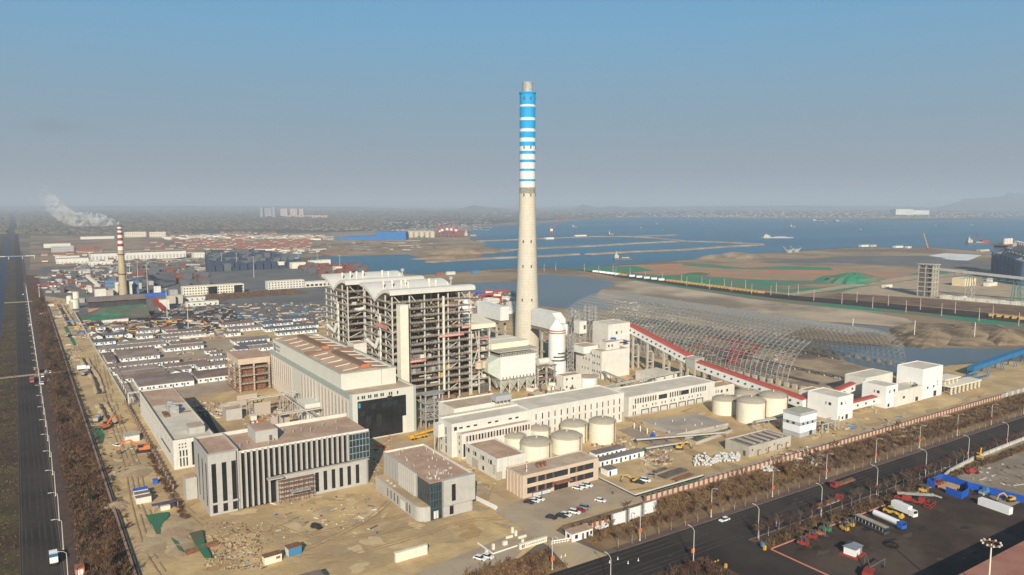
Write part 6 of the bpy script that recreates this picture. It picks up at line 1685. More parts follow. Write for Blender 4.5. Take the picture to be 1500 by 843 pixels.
fo=t.nodes.new('ShaderNodeMapRange'); fo.inputs[1].default_value=.35; fo.inputs[2].default_value=1.0; fo.inputs[3].default_value=1; fo.inputs[4].default_value=0; t.links.new(ln.outputs['Value'],fo.inputs[0])
mr=t.nodes.new('ShaderNodeMapRange'); mr.inputs[1].default_value=.42; mr.inputs[2].default_value=.68; mr.inputs[3].default_value=0; mr.inputs[4].default_value=.0026
t.links.new(nz.outputs[0],mr.inputs[0]); mm=t.nodes.new('ShaderNodeMath'); mm.operation='MULTIPLY'; t.links.new(mr.outputs[0],mm.inputs[0]); t.links.new(fo.outputs[0],mm.inputs[1])
t.links.new(mm.outputs[0],pv.inputs['Density']); t.links.new(pv.outputs[0],out.inputs['Volume'])
o=link('dark_smoke',sv.mesh('dark_smoke',DS),None,(D_*(_F[0]+u_*_R[0]),D_*(_F[1]+u_*_R[1]),268)); o['kind']='stuff'; o.rotation_euler=(0,rad(7),rad(-33))
# ================================================================ VEGETATION
def tree_proto(seed, h=6.5, mats=(BARK, TWIG), crown=1.9, n=210, th_=.035, low=.38):
    r = random.Random(seed)
    tk = MB()
    pts = [Vector((0,0,0))]
    for k in range(1, 5): pts.append(Vector((r.uniform(-.12,.12)*k, r.uniform(-.12,.12)*k, h*.19*k)))
    for k in range(4): tk.tube(pts[k], pts[k+1], .13*(1-.2*k), 5, r2=.13*(1-.2*(k+1)))
    cr_ = MB()
    for i in range(12):
        z0 = h*r.uniform(low, .75); a = r.uniform(0, 6.28); b0 = Vector((0,0,z0))
        l = crown*r.uniform(.6,1.0); e_ = b0+Vector((math.cos(a)*l, math.sin(a)*l, l*r.uniform(.6,1.5)))
        cr_.tube(b0, e_, .045, 3, r2=.02)
        for j in range(n//12):
            s = r.uniform(.25,1); p = b0+(e_-b0)*s; dd = Vector((r.uniform(-1,1), r.uniform(-1,1), r.uniform(-.1,1.3))).normalized()*r.uniform(.4,1.1)
            w = Vector((r.uniform(-1,1), r.uniform(-1,1), r.uniform(-.4,.4))).normalized()*th_
            q = p+dd
            cr_.face([p-w, p+w, q+w*.3]) 
            cr_.face([p+dd*.4-w*1.2, p+dd*.4+w*1.2, p+dd*.6+Vector((r.uniform(-.4,.4), r.uniform(-.4,.4), .4))])
    return tk.mesh('trunk', mats[0]), cr_.mesh('crown', mats[1])
protos = [tree_proto(1), tree_proto(2, 7.2, (BARK, TWIGR), 2.2), tree_proto(3, 6.0, (BARK, TWIG), 1.7), tree_proto(4, 6.8, (BARK, TWIGR), 2.0)]
big = [tree_proto(11, 9.5, (TWIG, TWIGR), 3.2, 420, .06, .12), tree_proto(12, 8.0, (TWIG, TWIGO), 2.8, 420, .06, .1), tree_proto(13, 10.5, (TWIG, TWIG), 3.4, 480, .06, .12), tree_proto(14, 7.5, (TWIG, LEAFD), 2.3, 620, .10, .08)]
def tree(x, y, P, label, group, s=1.0, name='bare_tree', rz=0):
    T = thing(name, label, 'tree', (x,y,0), rz, group=group); T.scale = (s,s,s)
    link('trunk', P[0], T); link('crown', P[1], T)
    return T
r = random.Random(42)
i = 0; x = 170.0
while x < 480:
    tree(x, 191.4+r.uniform(-.2,.2), protos[r.randrange(4)], ordw(i)+' bare young tree from the gate on the plant side pavement', 'bare street trees on the plant side', r.uniform(.85,1.12), rz=r.uniform(0,6)); x += r.uniform(6.2,7.2); i += 1
i = 0; x = 216.0
while x < 430:
    tree(x, 168.4+r.uniform(-.3,.3), protos[r.randrange(4)], ordw(i)+' bare young tree from the junction beside the machine yard', 'bare street trees on the yard side', r.uniform(.9,1.2), rz=r.uniform(0,6)); x += r.uniform(5.6,6.8); i += 1
for k in range(40):
    x, y = r.uniform(165,400), r.uniform(197,213)
    tree(x, y, big[r.choice((0,1,2,1))], 'bare brown tree in the scrub belt between the main road and the plant wall', 'bare trees in the scrub belt', r.uniform(.45,.8), rz=r.uniform(0,6))
for k in range(14):
    tree(r.uniform(110,146), r.uniform(190,203), big[r.choice((0,1,2))], 'bare brown tree in the corner left of the plant gate', 'bare trees left of the gate', r.uniform(.4,.7), rz=r.uniform(0,6))
for k in range(10):
    tree(r.uniform(160,188), r.uniform(150,168), big[r.choice((0,2))], 'bare reddish tree in the planted corner across the junction', 'bare trees across the junction', r.uniform(.4,.7), rz=r.uniform(0,6))
for k in range(26):
    tree(r.uniform(222,330), r.uniform(162.5,167), big[r.choice((0,1,2,3))], 'bare shrubby tree along the hedge of the machine yard', 'shrubby trees by the machine yard', r.uniform(.35,.6), rz=r.uniform(0,6))
# left highway belt: many individual trees
for k in range(170):
    y = 225+ (r.random()**1.6)*900; x = r.uniform(13.5,23.5)
    tree(x, y, big[r.choice((0,0,1,2,2,3))], 'bare reddish brown tree in the planted belt right of the highway', 'bare trees in the belt right of the highway', r.uniform(.45,.95), name='bare_tree', rz=r.uniform(0,6))
def scrub(name, area, n, mats, seed, hs=(.5,1.4), rad_=(.5,1.3), tri=16, wt=(1,)):
    rr = random.Random(seed); mb = MB(); (x0,y0),(x1,y1) = area
    for k in range(n):
        x = rr.uniform(x0,x1); y = y0+(y1-y0)*rr.random()
        h = rr.uniform(*hs); R_ = rr.uniform(*rad_); mb.cur = rr.choice(wt)
        for j in range(tri):
            a = rr.uniform(0,6.28); q = rr.uniform(0,R_); b_ = Vector((x+math.cos(a)*q, y+math.sin(a)*q, rr.uniform(0,h*.6)))
            t_ = b_+Vector((rr.uniform(-.4,.4), rr.uniform(-.4,.4), h*rr.uniform(.35,.8))); w = Vector((rr.uniform(-1,1), rr.uniform(-1,1), rr.uniform(-.3,.3))).normalized()*rr.uniform(.06,.22)
            mb.face([b_-w, b_+w, t_])
    o = link(name, mb.mesh(name, mats)); o['kind'] = 'stuff'
SM = [TWIGR, TWIG, TWIGO, LEAFD]
scrub('scrub', ((165,198),(300,214)), 1500, SM, 1, wt=(1,1,2,2,2,0))
scrub('scrub', ((300,197.5),(640,213.5)), 2100, SM, 2, wt=(1,1,1,2,3,0), tri=10, hs=(.8,1.9))
scrub('scrub', ((11.5,200),(25,420)), 3000, SM, 3, wt=(0,0,1,1,2,3), hs=(.4,1.8))
scrub('scrub', ((11.5,420),(25,1300)), 3600, SM, 4, wt=(0,0,1,1,3), tri=9, hs=(.8,2.2), rad_=(.8,1.8))
scrub('scrub', ((214,162),(420,166)), 1500, SM, 5, wt=(0,1,1,2,3))
scrub('scrub', ((-17,230),(-6,900)), 1500, [VERGE, TWIG, TWIGO, LEAFD], 6, wt=(1,2,2,3,0), tri=8, hs=(.3,.9), rad_=(.6,1.4))
scrub('scrub', ((100,189.6),(146,203)), 700, SM, 7, wt=(0,1,2,2))
scrub('scrub', ((150,120),(189,169)), 1000, SM, 8, wt=(0,0,1,3))
scrub('scrub', ((27,300),(29.5,700)), 260, SM, 9, wt=(0,1,3), hs=(.4,1.2))
scrub('scrub', ((46,300),(49,400)), 260, SM, 10, wt=(0,0,1), hs=(.4,1.4))
scrub('scrub', ((90,955),(115,1400)), 500, SM, 12, wt=(1,3), hs=(1,4), rad_=(1,3))
scrub('scrub', ((200,985),(320,1046)), 1600, SM, 13, wt=(1,2,0), hs=(1,3), rad_=(1.5,3.5), tri=10)

# ================================================================ WALLS AND FENCES
T = thing('boundary_wall','long plant boundary wall of beige panels between brown brick piers along the main road','wall',(205,216.2,0))
part('base', MB().box(0,-.3,0,300,.3,.5), BRICK, T)
pier = MB().box(-.45,-.45,0,.45,.45,2.6).box(-.55,-.55,2.62,.55,.55,2.8).mesh('pier', BROWNW)
pn = MB().box(-1.0,-.2,.51,1.0,.2,2.35).mesh('panel', PINKW); ln = [MB().box(-1.2,-.15,.51,1.2,.15,2.2).mesh('panel', m_) for m_ in (BROWNW, PINKW)]
for k in range(98):
    x = 1+3.05*k
    link('pier', pier, T, (x,0,0)); link('panel', pn, T, (x+1.52,0,0))
T = thing('boundary_wall','grey steel site hoarding continuing the boundary wall at the far right','wall',(505,216.4,0))
for k in range(30): part('panel', MB().box(0,-.1,0,3.6,.1,2.6), STEELL if k%2 else STEEL, T, (3.8*k, .35*k*.0, 0)); part('post', MB().box(3.62,-.15,0,3.78,.15,2.7), STEELD, T, (3.8*k,0,0))
T = thing('boundary_wall','short row of brown wall panels beside the guard house','wall',(168.5,209.0,0))
for k in range(5): part('pier', MB().box(-.4,-.4,0,.4,.4,3.0), BROWNW, T, (2.2*k,-.5*k,0)); part('panel', MB().box(.5,-.15,0,1.7,.15,2.6), PINKW, T, (2.2*k,-.5*k-.2,0))
T = thing('low_wall','low brown wall with a pipe along the right side of the highway tree belt','wall',(25.6,200,0))
part('wall', MB().box(-.25,0,0,.25,880,.9), BRICK, T); part('coping', MB().box(-.4,0,.92,.4,880,1.1), mat('coping_pinkish',(.33,.21,.16),.9,(.25,.16,.12),.4), T); part('pipe', MB().tube((1.2,0,.5),(1.2,880,.5),.25,6), STEELD, T)
T = thing('picket_fence','dark picket fence on a brown base left of the white workshop','fence',(48.9,335,0))
part('base', MB().box(-.3,0,0,.3,168,.5), BRICK, T)
for k in range(56): part('fence_bay', MB().box(-.06,0,.52,.06,2.4,2.1), STEELD, T, (0,3*k,0)); 
for k in range(28): part('pier', MB().box(-.35,-.35,0,.35,.35,2.5), BRICK, T, (0,6*k,0))
T = thing('camp_fence','thin green and white fence along the left edge of the hut camp','fence',(49.6,505,0))
for k in range(64): 
    s=k/64.; part('post', MB().box(-.12,-.12,0,.12,.12,2.6), STEELL, T, (-1.0*s*1.2,7*k,0))
part('rail', MB().bar((0,0,2.3),(-1.2,448,2.3),.2).bar((0,0,1.2),(-1.2,448,1.2),.2), STEELL, T); part('mesh_panel', MB().bar((.1,0,.9),(-1.1,448,.9),.06,1.2), GREEN, T)
# site screen walls near the parked cars
def wallline(label, pts, h, m, th_=.25, cat='wall', name='low_wall', z0=0):
    T = thing(name, label, cat, (pts[0][0], pts[0][1], 0)); o_ = Vector((pts[0][0],pts[0][1],0))
    for i,(a,b_) in enumerate(zip(pts,pts[1:])): part('panel', MB().bar(Vector((a[0],a[1],z0+h/2))-o_, Vector((b_[0],b_[1],z0+h/2))-o_, th_, h), m, T)
    return T
W_ = [G(875,700),G(930,727),G(1030,698)]
wallline('low white and black kerb wall round the contractors yard',W_,.8,WHITE,.5); wallline('black edging at the foot of the contractors yard wall',[(p[0]-.1,p[1]-.6) for p in W_],.45,BLACK,.5,name='edging')
wallline('short white hoarding beside the grey annex and the gate road',[G(697,733),G(728,748)],1.9,WHITE2,.15,name='hoarding')
for i in range(4):
    pass
wallline('grey hoarding behind the small blue trimmed site huts',[G(874,670),G(906,661)],1.6,STEELL,.2,name='hoarding')
T=thing('net_strip','long strip of crumpled green netting outside the contractors yard wall','netting',(0,0,0))
part('net', MB().prism([G(938,727),G(990,712),(G(1032,698)),G(1010,711),G(960,727),G(944,731)],.02,.12), GREENN, T)

# ================================================================ STREET LAMPS
LG = mat('lamp_pole',(.55,.52,.47),.6,(.5,.47,.42),.5)
def lampp(seed, h=12.0, arm=2.6, ban=True):
    T = thing('street_lamp','', 'street lamp', (0,0,0))
    part('pole', MB().tube((0,0,0),(0,0,h-1),.17,8,r2=.1).tube((0,0,0),(0,0,.6),.3,8), LG, T)
    ar = part('arm', MB().path([(0,0,h-1),(0,-arm*.3,h-.25),(0,-arm*.7,h)],.08,6), LG, T)
    part('lamp_head', MB().box(-.18,-arm-.3,h-.08,.18,-arm*.65,h+.1), LG, ar)
    if ban: part('banner', MB().box(-.75,-.06,3.2,-.14,.06,4.7).box(.14,-.06,3.2,.75,.06,4.7) if False else MB().box(-.75,-.24,3.2,.75,-.18,4.7), ORANGE, T)
    return T
L0 = lampp(1)
first = True
for i,x in enumerate((141,180,217,253.5,290,328,366,402,438,476,513)):
    lb = ordw(i)+' bannered street lamp from the left, plant side of the main road'
    if first: L0.location=(x,191-.0*i+min(i,6)*.2,0); L0['label']=lb; L0['group']='street lamps on the plant side'; first=False
    else: dup(L0,(x,191+min(i,6)*.2,0),label=lb,group='street lamps on the plant side')
for i,x in enumerate((147.5,184,217,254,291.5,329,366,404,441)):
    dup(L0,(x,169.4,0),rz=math.pi,label=ordw(i)+' bannered street lamp from the left, yard side of the main road',group='street lamps on the yard side')
LL = lampp(2, 11.5, 2.8, False); k=0
for y in range(238, 1250, 29):
    lb = ordw(k)+' plain street lamp from the camera end along the highway'
    if k==0: LL.location=(7.2,y,0); LL.rotation_euler=(0,0,rad(-90)); LL['label']=lb; LL['group']='street lamps along the highway'
    else: dup(LL,(7.2,y,0),rz=rad(-90),label=lb,group='street lamps along the highway')
    k+=1
T = thing('yard_mast','tall yard light mast with a round rusty crown of floodlights, lower right','light mast',(224.5,96.2,0))
part('pole', MB().tube((0,0,0),(0,0,24.6),.35,10,r2=.18), CREAM, T); part('ring', MB().lathe(0,0,[(2.0,24.6),(2.3,24.6),(2.3,24.9),(2.0,24.9)],20,cap=False).bar((-2,0,24.7),(2,0,24.7),.12).bar((0,-2,24.7),(0,2,24.7),.12), RUST, T)
for k in range(10): a=2*math.pi*k/10; part('floodlight', MB().box(-.25,-.2,0,.25,.2,.5), STEELL, T, (2.4*math.cos(a),2.4*math.sin(a),24.7), a)

# ================================================================ VEHICLES
def carmesh(col, suv=False):
    L_,w = 4.5,1.8; h1 = .85 if not suv else 1.0; h2 = 1.42 if not suv else 1.72
    b = MB(); pr=[(0,.3),(0,.75),(.1,h1),(1.0,h1+.02),(3.3,h1),(4.35,h1-.12),(4.5,.6),(4.5,.3)]
    b.sect(pr,'y',.02,w-.02)
    c = MB(); x0,x1,x2,x3 = (.55,1.0,2.7,3.45) if not suv else (.1,.4,2.8,3.5)
    i_=.16
    lo=[(x0,.08,h1),(x3,.08,h1),(x3,w-.08,h1),(x0,w-.08,h1)]; hi=[(x1,i_+.08,h2),(x2,i_+.08,h2),(x2,w-i_-.08,h2),(x1,w-i_-.08,h2)]
    for k in range(4): j=(k+1)%4; c.face([lo[k],lo[j],hi[j],hi[k]])
    rf = MB().box(x1-.05,i_+.04,h2,x2+.05,w-i_-.04,h2+.06)
    return b,c,rf
def car(label, x, y, rz, col=CARW, suv=False, group=None, px=None):
    if px: x,y = G(*px)
    T = thing('parked_car', label, 'car', (x,y,.05), rz, group=group)
    k=('car',col.name,suv)
    if k not in _wc:
        b,c,rf = carmesh(col,suv); _wc[k]=(b.mesh('body',col),c.mesh('cabin_glass',GLASS),rf.mesh('roof_panel',col),MB().lathe(0,0,[(.31,-.1),(.31,.1)],12).shift(Matrix.Rotation(rad(90),4,'X')).mesh('wheel',BLACK))
    bm,cm,rm,wm = _wc[k]; o_=(-2.25,-.9,0)
    link('body',bm,T,o_); link('cabin_glass',cm,T,o_); link('roof_panel',rm,T,o_)
    for (a,b_) in ((.85,.1),(3.6,.1),(.85,1.7),(3.6,1.7)): link('wheel',wm,T,(a-2.25,b_-.9,.31))
    return T
PK = rad(125-180)
A1 = rad(-62)
for (px,py,c,s,w) in ((774.7,737.5,CARB,0,'black car, left of the three by the corner of the beige office'),(782.7,735.5,CARW,0,'white car, middle of the three by the corner of the beige office'),(789.8,733,CARW,0,'white car, right of the three by the corner of the beige office'),
   (846,717,CARW,0,'white car, left of the three near the red canopy'),(854,714.8,CARW,0,'white car, middle of the three near the red canopy'),(860.5,713,CARW,1,'white car, right of the three near the red canopy'),
   (879.5,735,CARW,0,'white car standing alone in the middle of the parking ground'),(807.6,760,CARB,0,'black car at the left end of the front row'),(822,758,CARB,0,'black car, second in the front row'),
   (828.6,755.8,CARW,0,'white car, third in the front row'),(841.8,752.5,CARW,1,'white off-road car in the front row'),(850,749.5,CARR,0,'small red car in the front row'),(857.8,746,CARG,1,'dark grey car at the right end of the front row'),
   (936.6,708.5,CARB,0,'black car in the contractors yard'),(945.5,705.5,CARW,1,'white van in the contractors yard'),(954.8,698.5,CARG,0,'silver grey car in the contractors yard'),
   (703,820,CARW,0,'white car, left of the two by the garden kerb'),(714,817.5,CARW,0,'white car, right of the two by the garden kerb'),(463.5,774.5,CARB,1,'black off-road car alone on the bare sand'),(171.7,654,CARW,0,'white car beside the orange excavator and white house')):
    car(w,0,0,A1,c,bool(s),px=(px,py))
car('white saloon driving on the main road near the left lamps',218.5,186.2,math.pi,CARW)
for i,(x,y,c,z,w) in enumerate(((9.5,610,CARW,1.57,'left of the crossing lane by the highway'),(12.0,625,CARW,1.57,'upper of the pair by the highway crossing'),(14.5,622,CARW,1.4,'lower of the pair by the highway crossing'),(8.6,585,CARW,1.57,'just below the highway crossing'),(6.0,640,CARW,1.57,'on the hard shoulder above the crossing'),(12.5,595,CARG,1.5,'nearest the hedge below the crossing'),(6,880,CARW,1.57,'upper white one on the highway shoulder'),(6,920,CARG,1.57,'dark one on the highway shoulder'),(3,1180,CARW,1.57,'distant one on the highway'))):
    car(('white' if c is CARW else 'grey')+' car '+w,x,y,z,c,i%3==0)
def truck(label, x, y, rz, cab=REDP, cargo=None, L_=9.0, hgt=2.6, kind='box', cat='truck', name='truck', group=None):
    T = thing(name, label, cat, (x,y,.05), rz, group=group)
    part('cab', MB().sect([(L_-2.2,.7),(L_,.7),(L_,1.9),(L_-.35,3.0),(L_-2.2,3.0)],'y',0,2.4) , cab, T)
    part('windscreen', MB().bar((L_-.12,.2,2.1),(L_-.12,2.2,2.1),.1,.9) if False else MB().face([(L_+.01,.15,1.95),(L_+.01,2.25,1.95),(L_-.31,2.25,2.9),(L_-.31,.15,2.9)]), GLASS, T)
    part('chassis', MB().box(0,.5,.6,L_-2.25,1.9,.95), STEELD, T)
    if kind=='box': part('cargo_box', MB().box(0,0,1.0,L_-2.5,2.4,1.0+hgt), cargo or CARW, T)
    elif kind=='flat': part('flatbed', MB().box(0,0,1.0,L_-2.5,2.4,1.25), cargo or RUST, T); part('load', MB().box(.3,.2,1.27,L_-3.2,2.2,1.27+hgt), RUST, T)
    elif kind=='tank': part('tank', MB().tube((0,1.2,2.0),(L_-2.6,1.2,2.0),1.15,16), cargo or CARW, T)
    for a in (.9,2.2,L_-1.2):
        for b_ in (.15,2.25): part('wheel', MB().lathe(0,0,[(.48,-.15),(.48,.15)],12).shift(Matrix.Rotation(rad(90),4,'X')), BLACK, T, (a,b_,.48))
    return T
truck('white truck with a bright blue tarpaulin at its tail on the highway, lower left',5.2,284,rad(90),CARW,CARW,7,2.0)
single('tarpaulin','bright blue tarpaulin on the tail of the white highway truck','tarpaulin', MB().box(-2.45,-.1,3.12,.05,2.4,3.22), BLUEL, (5.2,284,.0))
truck('faded red tipper truck driving on the highway',1.8,600,rad(-90),mat('faded_red',(.45,.12,.10),.7),mat('faded_red',(.45,.12,.10)),9,2)
truck('rusty red truck parked on the highway shoulder by the crossing',5.6,632,rad(-90),REDP,RUST,9,2)
truck('white box truck by the lane crossing of the sand strip',31,618,rad(0),CARW,CARW,8,2.6)
truck('dark tipper truck on the sand strip below the lane',34,596,rad(60),CARG,CARG,8,1.6); truck('dark tipper truck beside the trench higher up the sand strip',33.5,780,rad(70),CARG,CARG,8,1.6)
truck('blue grey tipper truck beside the digging excavator',31.5,463,rad(75),CARG,STEEL,8,1.6)
truck('red flatbed lorry with a long rusty load heading left on the main road',297,184.5,math.pi,REDP,RUST,15,.5,'flat')
truck('red lorry with a grey load half hidden by the yard trees',256,172.3,0,REDP,STEEL,17,.6,'flat')
truck('white box truck parked nose out in the machine yard',281.5,157.5,rad(-99),CARW,CARW,10,2.9)
truck('silver tanker parked beside the long bus',268,157,rad(-99),BLUE,CARW,13,2,'tank')
T = thing('bus','long white bus with dark windows and a brown roof in the machine yard','bus',(258.5,158.5,.05),rad(-99))
part('body', MB().box(0,0,.5,13.4,2.5,1.5).box(0,0,2.6,13.4,2.5,3.0), mat('bus_dark',(.07,.075,.08),.4,(.05,.055,.06),.5), T); part('window_band', MB().box(.05,.03,1.52,13.35,2.47,2.58), GLASS, T); part('roof', MB().box(.1,.1,3.02,13.3,2.4,3.15), mat('bus_roof',(.40,.33,.25),.8,(.33,.27,.2),.4), T)
for k in range(9): part('window_pillar', MB().box(.6+1.5*k,-.02,1.5,.72+1.5*k,2.52,2.62), CARW, T)
for a in (2.4,3.4,10.4):
    for b_ in (.1,2.4): part('wheel', MB().lathe(0,0,[(.5,-.15),(.5,.15)],12).shift(Matrix.Rotation(rad(90),4,'X')), BLACK, T, (a,b_,.5))
def excavator(label,x,y,rz,m=ORANGE,rb=0.0,s=1.0):
    T=thing('excavator',label,'excavator',(x,y,0),rz); T.scale=(s,s,s)
    for b_ in (-1.5,.9): part('track', MB().sect([(-2,.1),(2,.1),(2.4,.5),(2,.95),(-2,.95),(-2.4,.5)],'y',b_,b_+.6), BLACK, T)
    part('house', MB().box(-2.4,-1.4,1.1,1.2,1.4,2.0).box(-2.4,-1.3,2.02,-.4,1.3,2.5), m, T); part('cab', MB().box(.1,.3,2.02,1.6,1.4,3.1), GLASS, T); part('cab_roof', MB().box(.05,.25,3.12,1.65,1.45,3.22), m, T)
    part('boom', MB().bar((1.0,0,2.0),(4.0,0,4.8),.5,.6).bar((3.9,0,4.8),(6.6,0,4.2),.45,.5), m, T); part('stick', MB().bar((6.6,0,4.3),(7.8,0,1.4),.35,.4), m, T); part('bucket', MB().prism([(7.1,-.6),(8.4,-.6),(8.4,.6),(7.1,.6)],.5,1.5), STEELD, T)
    part('counterweight', MB().box(-2.9,-1.3,1.1,-2.42,1.3,2.1), STEELD, T)
excavator('orange excavator digging at the ditch with its boom raised',33.8,448,rad(35),s=1.25); excavator('orange excavator with its boom laid out left beside the white house',45.2,396,rad(170),s=1.35)
excavator('rusty red excavator at the foot of the black coal shed',112,860,rad(120),REDP); excavator('yellow excavator in the machine yard behind the blue wall',330,136,rad(160),YEL,s=.8)
excavator('yellow excavator on the roadside at the far right',372,167,rad(20),YEL)
excavator('small yellow excavator beside the low slab and the narrow basin',266,256,rad(-30),YEL,s=.8); excavator('yellow loader machine beside the parked cars of the contractors yard',217.5,235.5,rad(150),YEL,s=.7)
def loader(label,x,y,rz,m=YEL):
    T=thing('wheel_loader',label,'loader',(x,y,0),rz)
    part('rear_body', MB().box(-3.2,-1,.9,-.3,1,2.0), m, T); part('cab', MB().box(-1.5,-.75,2.02,.0,.75,3.2), GLASS, T); part('cab_roof', MB().box(-1.6,-.85,3.22,.1,.85,3.35), m, T)
    part('front_body', MB().box(-.2,-.8,.8,1.3,.8,1.6), m, T); part('arm', MB().bar((.8,-.5,1.4),(3.0,-.5,.9),.25,.4).bar((.8,.5,1.4),(3.0,.5,.9),.25,.4), m, T)
    part('bucket', MB().sect([(2.9,.2),(4.1,.15),(3.2,1.4),(2.8,1.2)],'y',-1.5,1.5), m, T)
    for a in (-2.1,.8):
        for b_ in (-1.05,1.05): part('wheel', MB().lathe(0,0,[(.8,-.25),(.8,.25)],14).shift(Matrix.Rotation(rad(90),4,'X')), BLACK, T, (a,b_,.8))
for (px,py,w) in ((1307,755,'left of the pair beside the white box truck'),(1321,747,'right of the pair beside the white box truck')): x,y=G(px,py); loader('yellow wheel loader, '+w,x,y,rad(-80))
for (px,py,c,w) in ((1238,778,YEL,'left small yellow'),(1246,772,YEL,'right small yellow'),(1178,800,REDP,'largest red'),(1190,790,REDP,'black and red'),(1203,785,BROWNW,'brown'),(1211,779,GREEN,'green'),(1372,712,REDP,'red, by the blue enclosure'),(1354,722,YEL,'yellow, behind the red crane truck')):
    x,y=G(px,py); T=thing('forklift',w+' lift truck in the machine yard' if 'lift' not in w else w,'forklift',(x,y,0),rad(-80+random.Random(px).uniform(-25,25)))
    part('body', MB().box(-1.8,-1,.5,1.2,1,1.7), c, T); part('cage', MB().box(-1,-.8,1.72,-.85,.8,3.1).box(.6,-.8,1.72,.75,.8,3.1).box(-1,-.8,3.12,.75,.8,3.22), STEELD, T); part('mast', MB().box(1.3,-.7,.2,1.45,-.5,3.4).box(1.3,.5,.2,1.45,.7,3.4).box(1.3,-.7,3.42,1.45,.7,3.55), c if c is not YEL else STEELD, T); part('fork', MB().box(1.5,-.5,.2,2.7,-.3,.3).box(1.5,.3,.2,2.7,.5,.3), STEELD, T)
    part('counterweight', MB().box(-2.3,-.9,.6,-1.82,.9,1.6), STEELD, T)
    for a in (-1.3,.8):
        for b_ in (-.95,.95): part('wheel', MB().lathe(0,0,[(.45,-.15),(.45,.15)],12).shift(Matrix.Rotation(rad(90),4,'X')), BLACK, T, (a,b_,.45))
x,y=G(1330,735)
T=thing('crane_truck','red crane truck with its long grey lattice boom folded over the cab','crane truck',(x,y,0),rad(-75))
part('chassis', MB().box(-5,-1.3,.7,6,1.3,1.3), REDP, T); part('cab', MB().box(4,-1.2,1.32,6,1.2,3.0).box(-2,-1.1,1.32,1,1.1,2.8), REDP, T); part('boom', MB().bar((-4,0,2.6),(9,0,5.2),.9,1.0), STEEL, T); part('boom_tip', MB().bar((9,0,5.2),(12,0,4.8),.5), STEEL, T)
for a in (-4,-2.6,1.5,4.5):
    for b_ in (-1.2,1.2): part('wheel', MB().lathe(0,0,[(.55,-.18),(.55,.18)],12).shift(Matrix.Rotation(rad(90),4,'X')), BLACK, T, (a,b_,.55))
x,y=G(1362,742); single('pipe_cradle','low red steel frame on the asphalt beside the crane truck','steel frame',MB().bar((-3,-1.2,.4),(3,-1.2,.4),.25).bar((-3,1.2,.4),(3,1.2,.4),.25).bar((-3,-1.2,.4),(-3,1.2,.4),.25).bar((3,-1.2,.4),(3,1.2,.4),.25).bar((-3,-1.2,1.6),(3,-1.2,1.6),.25).bar((-3,1.2,1.6),(3,1.2,1.6),.25).bar((-3,-1.2,.4),(-3,-1.2,1.6),.25).bar((3,1.2,.4),(3,1.2,1.6),.25).bar((3,-1.2,.4),(3,-1.2,1.6),.25).bar((-3,1.2,.4),(-3,1.2,1.6),.25).bar((-3,-1.2,1.6),(-3,1.2,1.6),.25),REDP,(x,y,0),.2)
x,y=G(598,646); T=thing('mobile_crane','yellow mobile crane with its boom laid flat in front of the black glass wall','crane',(x+1,y+.5,0),rad(4))
part('chassis', MB().box(0,-1.2,.7,11,1.2,1.4), YEL, T); part('cab', MB().box(0,-1.1,1.42,2,1.1,2.8), YEL, T); part('boom', MB().bar((3,0,2.3),(14,0,3.2),.8,.9), YEL, T)
for a in (1.2,3,7,9): 
    for b_ in (-1.1,1.1): part('wheel', MB().lathe(0,0,[(.55,-.18),(.55,.18)],12).shift(Matrix.Rotation(rad(90),4,'X')), BLACK, T, (a,b_,.55))
x,y=G(1273,706); 
x,y=G(1423,694); T=thing('red_tractor','red tractor on the pale gravel behind the grey roadside wall','tractor',(x,y,0),rad(-30)); part('body', MB().box(-3,-.9,.7,3,.9,1.7).box(-1.5,-.7,1.72,.5,.7,2.6), REDP, T)
for a in (-2,2):
    for b_ in (-1,1): part('wheel', MB().lathe(0,0,[(.75,-.22),(.75,.22)],12).shift(Matrix.Rotation(rad(90),4,'X')), BLACK, T, (a,b_,.75))
x,y=G(1443,724); T=thing('road_roller','blue machine against the long blue wall','machine',(x,y,0),rad(-10)); part('body', MB().box(-2.5,-1,.9,2.5,1,1.9).box(-.6,-.9,1.92,1,.9,3), BLUEL, T); part('drum', MB().tube((-2.2,-1,.7),(-2.2,1,.7),.7,12), STEEL, T); part('wheel', MB().tube((1.8,-1,.7),(1.8,1,.7),.7,12), BLACK, T)
T=thing('red_harvester','red machine with two long dark booms at the bottom edge of the machine yard','machine',(*G(1272,845),0),rad(20)); part('body', MB().box(-3,-1.4,.7,2,1.4,2.4), REDP, T); part('boom', MB().bar((1,-.6,2),(9,3,3.4),.35).bar((9,3,3.4),(9,3,.3),.2), STEELD, T); part('boom', MB().bar((1,.6,2),(9.5,-3,3.2),.35).bar((9.5,-3,3.2),(9.5,-3,.3),.2), STEELD, T)
for a in (-2,1): part('wheel', MB().tube((a,-1.5,.8),(a,1.5,.8),.8,12), BLACK, T)
